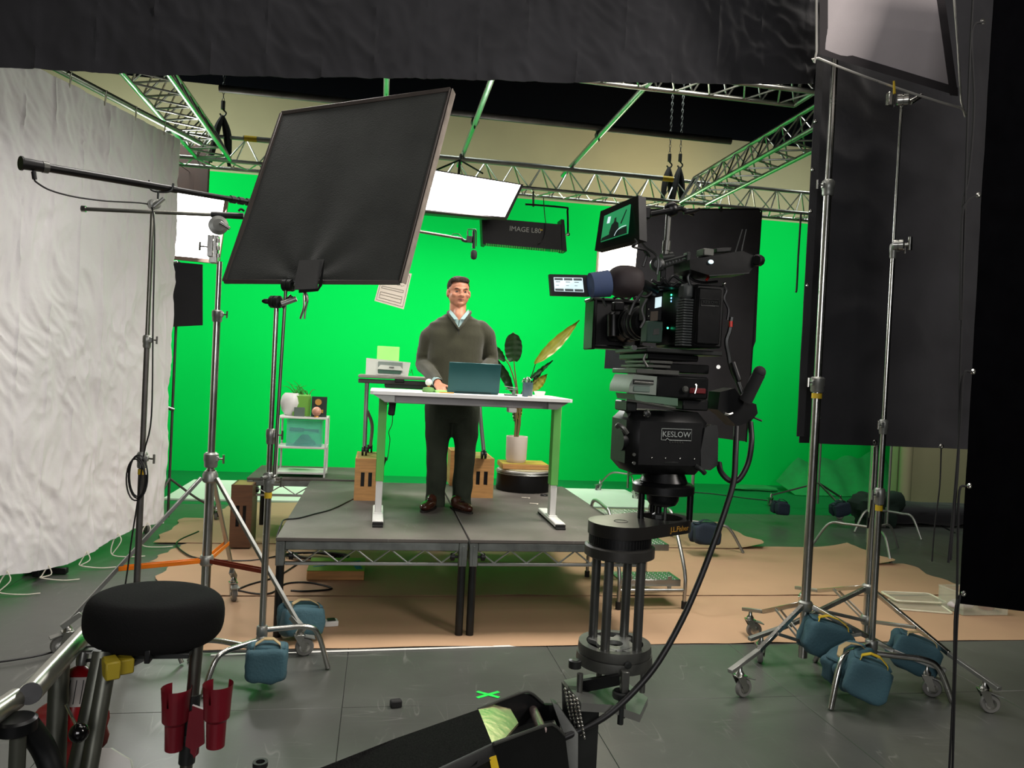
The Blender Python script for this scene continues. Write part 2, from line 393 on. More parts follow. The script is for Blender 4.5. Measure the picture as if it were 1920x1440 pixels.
truss('lighting_truss', 'silver truss running from front to back above the white muslin, left of the set', (-1.86, 5.3, 3.8), (-1.86, 8.7, 3.8), ((-.175, 0, 0), (.175, 0, 0), (0, 0, .3)), G3)
truss('lighting_truss', 'silver truss running from front to back above the film camera on the right', (3.6, 5.3, 3.8), (3.6, 8.75, 3.8), ((-.165, 0, 0), (.165, 0, 0), (0, 0, .3)), G3)
truss('lighting_truss', 'long silver truss crossing in front of the green wall at the back', (-2.4, 8.93, 3.8), (5.6, 8.93, 3.8), ((0, -.18, 0), (0, .18, 0), (0, 0, .3)), G3, bay=.33)
truss('lighting_truss', 'near silver truss half hidden by the black border cloth at top', (-1.9, 6.07, 4.11), (3.45, 6.07, 4.11), ((0, -.165, 0), (0, .165, 0), (0, 0, .3)), G3, bay=.3)

def pipe(name, a, b, r, m, label, group=None, tape=False, collars=()):
    T = Thing(name, label, 'pipe', a, group)
    T.p('tube', MB().cyl(a, b, r, n=16), m)
    d = (V(b) - V(a)).normalized()
    if tape:
        T.p('tape_band', MB().cyl(V(a) + d * .01, V(a) + d * .14, r * 1.05, n=16), M_['yel'], label='yellow tape band')
        T.p('tape_band', MB().cyl(V(b) - d * .14, V(b) - d * .01, r * 1.05, n=16), M_['yel'], label='yellow tape band')
    for y in collars:
        c = V((a[0], y, a[2]))
        T.p('clamp', MB().cyl(c - d * .035, c + d * .035, r * 1.5, n=12).box(c + V((0, 0, .05)), (.06, .07, .06)).cyl(c + V((0, 0, -.07)), c + V((0, 0, .05)), .008), M_['dgrey'])
    return T
GP = 'grid pipes running front to back'
pipe('grid_pipe', (-.055, 5.6, 4.13), (-.055, 9.2, 4.10), .026, M_['alug'], 'aluminium pipe running back from the border cloth, left above the big black flag', GP, collars=(7.62,))
pipe('grid_pipe', (.815, 5.6, 4.13), (.815, 9.2, 4.10), .026, M_['alug'], 'aluminium pipe running back above the lit overhead panel', GP, collars=(7.62,))
pipe('grid_pipe', (2.09, 5.6, 4.13), (2.09, 9.2, 4.10), .026, M_['alug'], 'aluminium pipe running back between the lit panel and the film camera', GP, collars=(7.62,))
pipe('cross_pipe', (-1.6, 7.62, 4.19), (3.5, 7.58, 4.19), .034, M_['galv'], 'dark galvanised pipe hung on chains across the top of the set')
pipe('cross_pipe', (-1.56, 8.72, 4.05), (3.33, 8.72, 4.05), .03, M_['lgrey'], 'grey pipe with yellow taped ends lying along the rear truss', tape=True)

def chain(name, x, y, z0, z1, label):
    T = Thing(name, label, 'chain', (x, y, z0))
    n = int((z1 - z0) / .042)
    mb = MB()
    for k in range(n):
        z = z0 + .02 + k * .042; a = (PI / 2) * (k % 2)
        pts = [V((x + math.cos(a) * math.cos(t) * .011, y + math.sin(a) * math.cos(t) * .011, z + math.sin(t) * .026)) for t in [2 * PI * i / 8 for i in range(9)]]
        mb.tube(pts, .0035, n=4, sub=1)
    T.p('links', mb, M_['dgrey'], kind='stuff')
    T.p('hook', MB().cyl((x, y, z0), (x, y, z0 + .09), .022, n=10).tube([(x, y, z0), (x + .035, y, z0 - .04), (x, y, z0 - .08), (x - .03, y, z0 - .05)], .009), M_['dgrey'])
    mb2 = MB()
    zt = z0 - .07
    mb2.tube([(x, y, zt), (x - .05, y - .03, zt - .18), (x - .09, y - .06, 3.79)], .024, rr=lambda t: .018 + .02 * math.sin(t * PI))
    mb2.tube([(x, y, zt), (x + .05, y + .04, zt - .2), (x + .08, y + .05, 3.79)], .026, rr=lambda t: .018 + .026 * math.sin(t * PI))
    T.p('sling', mb2, M_['rope'])
    return T
for (px, py), lab in (((1255, 303), 'left chain and black sling holding the truss corner above the film camera'), ((1275, 303), 'right chain and black sling holding the truss corner above the film camera'), ((418, 205), 'chain and black sling holding the truss corner over the left lit panel')):
    p = D(px, py, 8.9); chain('hoist_chain', p.x, p.y, p.z, 6.9, lab)

# dark board hanging beyond the muslin
dbp = D(355, 322, 9.6)
single('dark_board', MB().cyl(dbp, (max(dbp.x, -2.36), 9.11, 3.8), .004, n=5).box((D(355, 322, 9.6)), (.45, .03, .62), bev=.004).box(D(378, 322, 9.58), (.16, .05, .62), bev=.004), M_['brownb'], 'brown and black board hanging behind the right edge of the white muslin', 'board')

# ------------------------------------------------------------ cloths
def cloth(name, m, label, cat, P00, P10, P11, P01, nu, nv, depth, fold=5, wr=.5, th=.004, sd=0, bottom=None, group=None):
    """P00 bottom left, P10 bottom right, P11 top right, P01 top left; folds push it off its plane"""
    P00, P10, P11, P01 = map(V, (P00, P10, P11, P01))
    nrm = (P10 - P00).cross(P01 - P00).normalized()
    W = (P10 - P00).length; H = (P01 - P00).length
    def fn(u, v):
        p = (P00 * (1 - u) + P10 * u) * (1 - v) + (P01 * (1 - u) + P11 * u) * v
        x, y = u * W, v * H
        q = noise.noise(V((x * fold, y * .35, sd))) + .5 * noise.noise(V((x * fold * 2.1, y * .5, sd + 4)))
        c = noise.noise(V((x * 3.2 + .8 * noise.noise(V((x * 2, y * 2, sd))), y * 3.2, sd + 8)))
        c2 = 1 - abs(noise.noise(V((x * 2.6, y * 3.1 + x, sd + 14)))) * 3
        if wr > 2:                                  # crumpled muslin: sharp creases and fold lines
            xx = x + .25 * noise.noise(V((x * 1.3, y * 1.3, 3))); yy = y + .2 * noise.noise(V((x * 1.6, y * 1.4, 7)))
            c = sum((1 - 2 * abs(noise.noise(V((xx * f, yy * f * .6 + xx * f * .5, f))))) * a for f, a in ((3, .30), (6.5, .34), (13, .22)))
            c2 = -1
            fl = abs(((x + .02 * noise.noise(V((y, 0, 0)))) / .55) % 1 - .5); c += .25 * max(0, 1 - (.5 - fl) * 40) + .25 * max(0, 1 - fl * 60)
        p = p + nrm * depth * (q + wr * (c + .5 * max(c2, 0)))
        if bottom: p.z += (1 - v) * bottom(u)
        return p
    T = Thing(name, label, cat, (P00 + P10) / 2, group)
    T.p('fabric', MB().sheet(fn, nu, nv, nrm * th), m)
    return T, fn, nrm
# white muslin on its pipe frame
a = G(0, 1083, .12); b = G(302, 985, .14); d = (b - a).normalized(); a = a - d * .8
H = V((0, 0, 3.46))
mus, mfn, mn = cloth('white_muslin', M_['wht'], 'big wrinkled white muslin screen hanging from a pipe at left', 'cloth', a, b, b + H, a + H, 200, 230, .016, 2.2, 2.4, bottom=lambda u: .05 * math.sin(u * 9))
def ring_tie(T, p, q, m, r=.003):
    T.p('tie', MB().tube([p, (V(p) + V(q)) / 2 + V((.015, 0, 0)), q], r, n=5), m)
for k in range(7):
    u = (k + .3) / 6.9
    if u > 1: break
    p = mfn(u, 1)
    mus.p('tie', MB().tube([p + V((0, -.01, -.03)), p + V((.01, -.03, .06)), p + V((0, .03, .09)), p + V((0, -.01, -.03))], .004, n=5), M_['cord'], label='white tie cord')
    p = mfn(u, 0) + V((0, -.02, .03))
    s = V((.05 * (-1) ** k, -.04, 0))
    mus.p('tie', MB().tube([p, p + V((-.03, -.03, -.07)), V((p.x - .02, p.y - .06, .03)), V((p.x + .12, p.y - .05, .012)), V((p.x + .22, p.y - .02, .012))], .0045, n=5).tube([p, p + V((.03, -.02, -.06)), V((p.x - .02, p.y - .06, .035))], .004, n=5), M_['cord'], label='white tie cord')
top0 = a + H + V((0, 0, .07)) - d * .6; top1 = b + H + V((0, 0, .07)) + d * .35
T = pipe('muslin_pipe', top0, top1, .026, M_['steeld'], 'grey pipe along the top of the white muslin')
# far stand holding the muslin pipe: a foot seen under the cloth
q = G(72, 1085); Tm = Thing('muslin_stand', 'stand behind the white muslin with only its dark foot showing below', 'stand', (q.x, q.y + .12, 0))
Tm.p('pole', MB().cyl((q.x, q.y + .12, .05), (q.x, q.y + .12, 3.55), .02), M_['steeld'])
Tm.p('leg', MB().box((q.x, q.y + .12, .05), (.05, .35, .05)), M_['black'])
Tm.p('leg', MB().box((q.x, q.y + .12, .03), (.3, .05, .05)), M_['black'])

# black border cloth across the top
YT = 4.2
bl = D(-160, 125, YT); br = D(1522, 158, YT)
zt = 4.2
bor, bfn, _ = cloth('border_cloth', M_['blk'], 'wide black border cloth hanging across the top', 'cloth', (bl.x, YT, bl.z), (br.x, YT, br.z), (br.x, YT, zt), (bl.x, YT, zt), 300, 70, .017, 1.5, 2.3, bottom=lambda u: -.026 * math.sin(PI * min(1, u * 1.08)) - .012 * math.sin(u * 9) * u)
pipe('frame_pipe', (bl.x, YT + .05, zt + .03), (br.x + .3, YT + .05, zt + .03), .025, M_['steeld'], 'overhead frame pipe that carries the black border cloth')

def grommets(T, pts, nrm_, r=.012, cords=None):
    for p in pts:
        p = V(p); T.p('grommet', MB().lathe(p - V(nrm_) * .002, [(r, 0), (r * 1.05, .003), (r * .5, .006), (r * .45, .002)], nrm_, 14), M_['steel'], label='metal grommet')
# right black drape behind the stands
YD = 4.3
d0 = D(1496, 830, YD); d1 = D(1822, 843, YD)
dr, dfn, _ = cloth('side_drape', M_['blk'], 'black drape hanging behind the two silver poles at right', 'cloth', (d0.x, YD, d0.z), (d1.x, YD + .02, d1.z), (d1.x, YD, zt), (d0.x, YD, zt), 60, 90, .055, 2.6, .35, sd=3)
grommets(dr, [D(1640, 829, YD - .05), D(1765, 837, YD - .05)], (0, -1, 0), .016)
for px in (1640, 1765):
    p = D(px, 838, YD - .03)
    dr.p('tie', MB().tube([p, p + V((.004, 0, -.25)), p + V((-.015, 0, -.5)), p + V((-.02, 0, -.72 if px > 1700 else -.4))], .0045, n=5), M_['rope'], label='hanging black tie cord')
# drape strip seen edge-on left of the pole with grommets
e0 = D(1491, 850, 4.18); e1 = D(1529, 190, 4.18)
ed, _, _ = cloth('edge_drape', M_['blk'], 'narrow black drape edge with grommets beside the tall left pole', 'cloth', (e0.x - .0, 4.18, e0.z + .1), (e0.x + .06, 4.2, e0.z + .1), (e0.x + .06, 4.2, zt), (e0.x, 4.18, zt), 6, 60, .006, 3, .4, sd=8)
grommets(ed, [D(px, py, 4.16) for px, py in ((1529, 228), (1524, 318), (1520, 396), (1514, 535))], (0, -1, 0), .011)
ed.p('tie', MB().tube([D(1502, 400, 4.16), D(1497, 480, 4.16), D(1494, 540, 4.16), D(1492, 548, 4.16)], .006, n=5), M_['rope'], label='hanging black tie cord')
# near black drape at the right border of the picture
YN = 2.9
n0 = D(1797, 1131, YN); n1 = D(2080, 1165, YN)
nd, nfn, _ = cloth('near_drape', M_['blk2'], 'deep black drape closest to the viewer at the right border', 'cloth', (n0.x, YN, n0.z), (n1.x, YN, n1.z), (n1.x, YN, 3.6), (n0.x - .0, YN, 3.6), 20, 60, .012, 1.5, .3, sd=5)
grommets(nd, [D(px, py, YN - .03) for px, py in ((1843, 40), (1835, 366), (1825, 697), (1818, 911), (1807, 1113))], (0, -1, 0), .0115)
ropes = [[(1846, 40), (1822, 60), (1826, 200), (1816, 330), (1806, 380), (1802, 470)],
         [(1824, 0), (1818, 120), (1812, 300), (1806, 520), (1800, 700), (1797, 860), (1785, 1010), (1783, 1050)],
         [(1832, 366), (1812, 380), (1803, 420), (1800, 600)],
         [(1822, 697), (1806, 705), (1800, 800), (1788, 950), (1778, 1055)],
         [(1812, 911), (1799, 920), (1796, 1000), (1794, 1150)],
         [(1800, 1116), (1791, 1150), (1788, 1280), (1780, 1440), (1776, 1510)],
         [(1800, 1116), (1795, 1160), (1790, 1300), (1786, 1440), (1782, 1510)]]
for k, rp in enumerate(ropes):
    nd.p('tie', MB().tube([D(x, y, YN - .05 - .004 * k) for x, y in rp], .005, n=6), M_['rope'], label='hanging black tie cord')
pipe('frame_pipe', (n0.x - .1, YN, 3.63), (n1.x, YN, 3.63), .025, M_['steeld'], 'overhead pipe that carries the near black drape')
# ------------------------------------------------------------ the stage
ZS = .61
def deck(x0, x1, y0, y1, label, logo=()):
    T = Thing('stage_deck', label, 'stage', ((x0 + x1) / 2, (y0 + y1) / 2, 0), 'stage decks')
    T.p('deck_board', MB().box(((x0 + x1) / 2, (y0 + y1) / 2, ZS - .011), (x1 - x0, y1 - y0, .022), bev=.003), M_['deck'])
    fr = M_['frame_alu']
    for (a, b) in (((x0, y0), (x1, y0)), ((x0, y1), (x1, y1)), ((x0, y0), (x0, y1)), ((x1, y0), (x1, y1))):
        ix = (.02 if a[0] == x0 else -.02) if a[0] == b[0] else 0; iy = (.02 if a[1] == y0 else -.02) if a[1] == b[1] else 0
        c = ((a[0] + b[0]) / 2 + ix, (a[1] + b[1]) / 2 + iy); hor = a[1] == b[1]; L = (abs(b[0] - a[0]) if hor else abs(b[1] - a[1])) - .11
        T.p('rail', MB().box((c[0], c[1], ZS - .048), (L, .038, .05) if hor else (.038, L, .05), bev=.004), fr)
        T.p('lower_rail', MB().box((c[0], c[1], ZS - .158), (L, .022, .02) if hor else (.022, L, .02), bev=.003), M_['alu'])
        n = max(2, round(L / .225)); s = L / n
        for k in range(n):
            for sg in (0, 1):
                t0 = -L / 2 + s * k + (0 if sg == 0 else s); t1 = -L / 2 + s * (k + .5)
                A = V((c[0] + t0, c[1], ZS - .07)) if hor else V((c[0], c[1] + t0, ZS - .07))
                B = V((c[0] + t1, c[1], ZS - .15)) if hor else V((c[0], c[1] + t1, ZS - .15))
                T.p('brace', MB().cyl(A, B, .0055, n=6), M_['alu'])
    for x, sx in ((x0, 1), (x1, -1)):
        for y, sy in ((y0, 1), (y1, -1)):
            T.p('corner_post', MB().box((x + sx * .0275, y + sy * .0275, ZS - .097), (.052, .052, .148), bev=.004).box((x + sx * .0275, y + sy * .0005, ZS - .1), (.012, .006, .12)), fr)
            T.p('leg', MB().cyl((x + sx * .0285, y + sy * .0285, 0), (x + sx * .0285, y + sy * .0285, ZS - .17), .0245, n=16), M_['blackleg'])
            k = T.p('knob', MB().lathe((x + sx * .056, y + sy * .03, ZS - .115), [(.008, 0), (.008, .02), (.024, .022), (.024, .045), (.012, .05)], (sx, 0, 0), 10), M_['black'])
    return T
M_['frame_alu'] = mat('weathered_aluminium_rail', '6c716e', .42, .55, var=.3, scale=9, bump=.05)
M_['blackleg'] = mat('black_leg_pipe', '1b1d1d', .4, .4, var=.2)
dk = deck(-.565, .592, 4.75, 7.08, 'front left black stage deck under the man and left desk leg')
deck(.604, 1.76, 4.75, 7.08, 'front right black stage deck under the right desk leg and planter')
deck(-1.13, -.03, 7.19, 8.06, 'rear black stage deck carrying the white shelf')
# a hole cap and tape scraps on the decks
single('cable_hole_cover', MB().lathe((-.62, 7.5, ZS + .0005), [(.05, 0), (.05, .003), (.0, .003)]), M_['black'], 'small round black cover on the rear deck beside the white shelf', 'cover')

def apple_box(px0, px1, pyb, Y, label, w=.2, h=.33, dp=.5, base=ZS, wood='ply'):
    a = D(px0, pyb, Y).x; b = D(px1, pyb, Y).x; xm = (a + b) / 2; w = b - a
    T = Thing('apple_box', label, 'wooden box', (xm, Y + dp / 2, base), 'wooden apple boxes')
    t = .016
    mb = MB()
    mb.box((xm - w / 2 + t / 2, Y + dp / 2, base + h / 2), (t, dp - .03, h), bev=.003).box((xm + w / 2 - t / 2, Y + dp / 2, base + h / 2), (t, dp - .03, h), bev=.003)
    mb.box((xm, Y + dp / 2, base + t / 2), (w - 2 * t, dp - .03, t), bev=.003)
    T.p('side_panel', mb, M_[wood])
    T.p('top_panel', MB().box((xm, Y + dp / 2, base + h - t / 2), (w - 2 * t, dp - .03, t), bev=.003), M_['plyg'], label='worn painted plywood top')
    # end panels with two vertical hand slots, built from bars around the slots
    for yy in (Y + .008, Y + dp - .008):
        s = w * .16; g = w * .16; zl, zh = base + h * .33, base + h * .67
        m = MB()
        m.box((xm, yy, (base + zl) / 2), (w, t, zl - base), bev=0).box((xm, yy, (base + h + zh) / 2), (w, t, base + h - zh), bev=0)
        m.box((xm, yy, (zl + zh) / 2), (g, t, zh - zl), bev=0)
        e = (w - g - 2 * s) / 2
        for sg in (-1, 1): m.box((xm + sg * (w / 2 - e / 2), yy, (zl + zh) / 2), (e, t, zh - zl), bev=0)
        T.p('end_panel', m, M_[wood])
        T.p('slot_shade', MB().box((xm, yy + (.02 if yy < Y + .1 else -.02), (zl + zh) / 2), (w * .7, .004, (zh - zl) * 1.3), bev=0), M_['black'], label='black sheet standing in for the shade behind the slots')  # black sheet stands in for the shade inside the box
    return T
apple_box(663, 707, 937, 6.09, 'apple box with two hand slots under the left caster of the printer table')
apple_box(879, 924, 934, 6.33, 'apple box with two hand slots under the right caster, beside the standing man')
apple_box(842, 872, 918, 6.98, 'apple box standing behind the legs of the standing man', dp=.3, h=.32)
b0 = G(447, 1008); apple_box(430, 470, 1000, 7.0, 'tall dark stained apple box on the floor left of the stage', h=.55, dp=.3, base=.02, wood='plyd')
b1 = G(630, 1085, 0)
Ta = Thing('plywood_riser', 'flat green painted plywood riser lying under the stage', 'wooden box', (b1.x, b1.y, .02))
Ta.p('board', MB().box((b1.x, b1.y + .1, .05), (.43, .4, .07), bev=.004), M_['ply']); Ta.p('painted_top', MB().box((b1.x, b1.y + .1, .0875), (.43, .4, .005), bev=.001), mat('green_yellow_painted_wood', '6f9a2e', .6, var=.25, scale=6))
Ta.p('tape_strip', MB().box((b1.x, b1.y + .1, .0915), (.40, .012, .002), .5, bev=0).box((b1.x + .16, b1.y + .02, .0915), (.05, .15, .002), .2, bev=0), mat('blue_tape', '2f7f9a', .7), label='blue tape strip')

# ------------------------------------------------------------ sit-stand desk
YD0, YD1 = 5.06, 5.80; ZD = 1.502
xl = D(700, 733, YD0).x - .02; xr = D(1075, 747, YD0).x
T = desk = Thing('standing_desk', 'white height-adjustable desk with green taped legs on the stage', 'desk', ((xl + xr) / 2, 5.42, ZS))
prof = [(xl + .02, YD0), (xr - .02, YD0), (xr, YD0 + .02), (xr, YD1 - .02), (xr - .02, YD1), (xl + .02, YD1), (xl, YD1 - .02), (xl, YD0 + .02)]
T.p('desktop', MB().prism([(x, y, ZD - .022) for x, y in prof], (0, 0, .022)), M_['white'])
T.p('beam', MB().box(((xl + xr) / 2, YD0 + .12, ZD - .05), (xr - xl - .18, .04, .055), bev=.004).box(((xl + xr) / 2, YD1 - .16, ZD - .05), (xr - xl - .18, .04, .055), bev=.004), mat('grey_steel_beam', '8d8b8b', .45, .4))
T.p('control_box', MB().box((D(959, 765, YD0 + .1).x, YD0 + .09, ZD - .092), (.055, .09, .03)), M_['whitem'])
T.p('bracket', MB().prism([(xl + .02, YD0 + .04, ZD - .024), (xl + .10, YD0 + .04, ZD - .07), (xl + .16, YD0 + .04, ZD - .07), (xl + .16, YD0 + .04, ZD - .024)], (0, .55, 0)), M_['lgrey'])
T.p('bracket', MB().prism([(xr - .02, YD0 + .04, ZD - .024), (xr - .10, YD0 + .04, ZD - .075), (xr - .16, YD0 + .04, ZD - .075), (xr - .16, YD0 + .04, ZD - .024)], (0, .55, 0)), M_['lgrey'])
for lx in (D(718, 760, 5.38).x, D(1043, 780, 5.38).x):
    ly = 5.38
    T.p('leg_column', MB().box((lx, ly, (.89 + ZS + .03) / 2 + .0), (.046, .076, .89 - ZS - .03 + .02), bev=.004), M_['whitem'], label='white lower leg column')
    g = T.p('leg_sleeve', MB().box((lx, ly, (ZD - .05 + .875) / 2), (.056, .088, ZD - .05 - .875), bev=.003), M_['gtape'], label='leg sleeve wrapped in green tape')
    f = T.p('foot', MB().box((lx, (5.10 + 5.68) / 2, ZS + .028), (.072, .58, .03), bev=.006).box((lx, ly, ZS + .045), (.06, .12, .01)), M_['whitem'])
    T.p('foot_cap', MB().box((lx, 5.11, ZS + .007), (.068, .07, .012)).box((lx, 5.66, ZS + .007), (.068, .07, .012)).box((lx, 5.095, ZS + .022), (.07, .01, .022)), M_['blackr'], f, label='black rubber foot cap')
# things on the desk
def at(px, Y, z=ZD): p = D(px, 735, Y); return V((p.x, Y, z))
# laptop seen from behind
lp0 = at(838, 5.34); lp1 = at(935, 5.34)
T = Thing('laptop', 'open teal laptop with its lid facing the viewer on the white desk', 'laptop', ((lp0.x + lp1.x) / 2, 5.45, ZD))
lw = lp1.x - lp0.x; lm = (lp0.x + lp1.x) / 2
T.p('base', MB().box((lm, 5.47, ZD + .009), (lw, .24, .014), bev=.004), M_['lap'])
ta = R(-12)
T.p('lid', MB().box((lm + .004, 5.325, ZD + .114), (lw, .007, .208), (ta * -1, 0, 0), bev=.003), M_['lap'])
T.p('screen', MB().box((lm + .004, 5.331, ZD + .116), (lw - .02, .002, .187), (ta * -1, 0, 0), bev=0), M_['lcdd'])
T.p('hinge', MB().cyl((lm - lw * .35, 5.35, ZD + .014), (lm + lw * .35, 5.35, ZD + .014), .006), M_['black'])
p = at(989, 5.25)
T = Thing('pencil_cup', 'blue grey cup full of pens on the right of the desk', 'cup', p)
T.p('cup', MB().lathe(p, [(.034, 0), (.036, .004), (.036, .1), (.032, .1), (.032, .006), (0, .006)], n=24, cap=False), mat('blue_grey_ceramic', '42565f', .35, var=.15))
for k in range(7):
    a = k * .9; T.p('pen', MB().cyl(p + V((math.cos(a) * .012, math.sin(a) * .012, .02)), p + V((math.cos(a) * .03, math.sin(a) * .028, .112 + .012 * (k % 3))), .0042, n=7), (M_['dgrey'], M_['slate'], M_['lgrey'])[k % 3])
T.p('metal_clip', MB().tube([p + V((-.04, 0, .10)), p + V((-.03, -.01, .125)), p + V((-.01, 0, .12)), p + V((0, .01, .135)), p + V((.02, 0, .12))], .004), M_['steel'])
p = at(1012, 5.35)
m_ = MB().lathe(p, [(.034, 0), (.05, .04), (.047, .04), (.032, .004), (0, .004)], n=4, cap=False)
single('square_dish', m_, M_['whitem'], 'small white square dish behind the pencil cup on the desk', 'dish')
p = at(1010, 5.2); single('paper_pad', MB().box(p + V((.01, 0, .003)), (.16, .12, .005), .1, bev=.001), M_['paperw'], 'thin white paper pad under the pencil cup at the desk edge', 'pad')
p = at(958, 5.3)
T = Thing('cable_holder', 'small stack of green grey trays beside the laptop', 'holder', p)
T.p('tray', MB().box(p + V((0, 0, .006)), (.085, .07, .01)), M_['slate'])
T.p('tray', MB().box(p + V((.005, 0, .045)), (.08, .06, .008)), M_['slate'])
T.p('post', MB().box(p + V((.02, 0, .026)), (.02, .02, .036)), M_['pgrey'])
T.p('tray', MB().box(p + V((-.002, 0, .06)), (.085, .05, .006), (0, .1, 0)), M_['lgrey'])
p = at(803, 5.3)
T = Thing('ball_figurine', 'white ball on a round green base on the left of the desk', 'ornament', p)
T.p('base', MB().lathe(p, [(.038, 0), (.043, .012), (.036, .03), (.012, .036), (0, .036)]), mat('moss_green_base', '5d8a4a', .8, var=.2))
T.p('ball', MB().ell(p + V((0, 0, .068)), (.024, .024, .024), nu=20, nv=14), M_['whitem']); T.p('stem', MB().cyl(p + V((0, 0, .03)), p + V((0, 0, .048)), .009), M_['gold'])
p = at(826, 5.28); single('note_pad', MB().box(p + V((.0, 0, .009)), (.075, .07, .018), .15, bev=.001), M_['limel'], 'small lime green note pad beside the ball ornament', 'pad')
p = at(832, 5.2); single('pen', MB().cyl(p + V((-.03, 0, .005)), p + V((.07, .01, .005)), .004, n=8), M_['gold'], 'thin yellow pen lying at the desk edge by the man hand', 'pen')
# power box under the desk
p = D(735, 765, 5.5)
T = Thing('power_adapter', 'black power box hanging under the desk with its cord', 'power box', (p.x, 5.5, p.z))
T.p('box', MB().box((p.x, 5.5, p.z), (.048, .04, .105), (0, .08, 0), bev=.008), M_['black'])
T.p('cord', MB().tube([(p.x, 5.5, p.z + .045), (p.x - .05, 5.48, p.z + .02), (p.x - .04, 5.5, p.z + .06)], .003).tube([D(736, 776, 5.5), D(735, 795, 5.5), D(729, 810, 5.5), D(731, 826, 5.5), D(726, 862, 5.5), D(724, 858, 5.5)], .003, n=5), M_['cable'])
T.p('plug', MB().prism([D(716, 856, 5.52), D(726, 858, 5.52), D(717, 885, 5.52), D(712, 882, 5.52)], (0, .03, 0)), M_['black'])

# ------------------------------------------------------------ printer table on casters
Yt = 6.3
zl_ = D(690, 710, Yt).z
T = Thing('printer_table', 'grey folding table on casters behind the desk, raised on wooden boxes', 'table', (.35, Yt, .94))
x0_, x1_ = D(672, 705, Yt).x, D(925, 715, Yt).x
m_ = mat('grey_table_laminate', '8d8a80', .5)
T.p('tabletop', MB().box(((x0_ + x1_) / 2, Yt + .2, D(700, 706, Yt).z), (x1_ - x0_, .5, .026), bev=.005), m_)
zt_ = D(700, 706, Yt).z
T.p('edge_rail', MB().box(((x0_ + x1_) / 2, Yt + .02, zt_ - .038), (x1_ - x0_, .03, .035)), mat('dark_table_rail', '4c4a45', .5)); T.p('latch', MB().box(D(749, 714, Yt - .01), (.075, .03, .03)), M_['black'])
for px, s in ((684, 1), (906, -1)):
    bx = D(px - 1 * s, 850, Yt).x; tx = D(688 if s == 1 else 903, 720, Yt).x
    lg = T.p('leg', MB().tube([(tx, Yt + .03, zt_ - .03), (tx, Yt + .03, 1.35), (bx, Yt, 1.0)], .017, n=10), M_['lgrey'])
    T.p('leg', MB().tube([(tx + s * .01, Yt + .05, 1.30), (tx + s * .055, Yt + .12, 1.18), (tx + s * .05, Yt + .2, 1.0)], .014, n=8), M_['lgrey'])
    for (cx, cy) in ((bx, Yt), (tx + s * .045, Yt + .22)):
        T.p('caster', MB().cyl((cx - .022, cy, .973), (cx - .006, cy, .973), .033, n=20).cyl((cx + .006, cy, .973), (cx + .022, cy, .973), .033, n=20).box((cx, cy, .995), (.012, .05, .045)), M_['black'])
T.p('side_arm', MB().tube([(tx, Yt + .1, 1.3), (tx - .05, Yt + .1, 1.2), (tx - .08, Yt + .15, 1.02)], .012, n=8), M_['dgrey'])
single('grey_storage_tray', MB().box(D(762, 722, Yt + .18), (.36, .28, .055), bev=.01), M_['slate'], 'flat grey green tray hanging below the printer table top', 'tray')
# printer
zz = zt_ + .013
pa = D(686, 690, 6.38); pb_ = D(768, 690, 6.38); pw_ = pb_.x - pa.x; pm = (pa.x + pb_.x) / 2
T = Thing('printer', 'pale desktop printer with a sheet standing in its tray', 'printer', (pm, 6.5, zz))
T.p('housing', MB().prism([(pm - pw_ * .5, 6.38, zz), (pm + pw_ * .47, 6.38, zz), (pm + pw_ * .52, 6.38, zz + .115), (pm - pw_ * .5, 6.38, zz + .135)], (0, .26, 0)), M_['printer'])
T.p('front_panel', MB().box((pm + .02, 6.377, zz + .07), (pw_ * .56, .008, .085), bev=.002), M_['pgrey'])
T.p('output_slot', MB().box((pm + .015, 6.374, zz + .03), (pw_ * .52, .012, .028), bev=.002), mat('printer_dark_green_slot', '22503a', .4))
T.p('front_lip', MB().prism([(pm - .06, 6.372, zz + .085), (pm + .1, 6.372, zz + .08), (pm + .13, 6.372, zz + .045), (pm - .09, 6.372, zz + .05)], (0, -.008, 0)), M_['printer'])
T.p('output_tray', MB().box((pm + .02, 6.35, zz + .006), (pw_ * .6, .07, .006)), M_['whitem'])
T.p('badge', MB().box((pm + .03, 6.36, zz + .068), (.04, .003, .006)), M_['dgrey'])
T.p('rear_tray', MB().box((D(728, 660, 6.6).x, 6.6, zz + .17), (.185, .004, .15), (R(-8), 0, 0), bev=.002), M_['limel'], label='pale green sheet in the rear tray')
T.p('cable', MB().tube([(pm + pw_ * .5, 6.5, zz + .05), (pm + pw_ * .55, 6.5, zz + .03), (pm + pw_ * .56, 6.5, zz + .06), (pm + pw_ * .6, 6.5, zz + .01)], .002, n=4), M_['cable'])

# ------------------------------------------------------------ planter corner
pc = V((D(977, 890, 7.02).x, 6.86, ZS))
T = Thing('round_case', 'low round black case on the stage under the wooden board', 'case', pc)
T.p('body', MB().lathe(pc, [(.25, 0), (.255, .01), (.25, .15), (.2, .155), (0, .155)], n=32), M_['black'])
T.p('rim', MB().lathe(pc + V((0, 0, .15)), [(.255, 0), (.26, .006), (.255, .012)], n=32, cap=False), M_['lgrey'])
for k in range(3): single('round_disc', MB().lathe(pc + V((.012 * (k - 1), 0, .166 + k * .011)), [(0, 0), (.25 - k * .004, 0), (.253 - k * .004, .005), (.25 - k * .004, .010), (0, .010)], n=32, cap=False), (M_['lgrey'], M_['whitem'], M_['cream'])[k], ('lowest grey round disc on the round black case', 'middle white round disc on the round black case', 'top cream round disc under the planter board')[k], 'disc')
zb = ZS + .200
T = Thing('planter_board', 'thin wooden board between the discs and the plant pot', 'board', (pc.x, pc.y, zb))
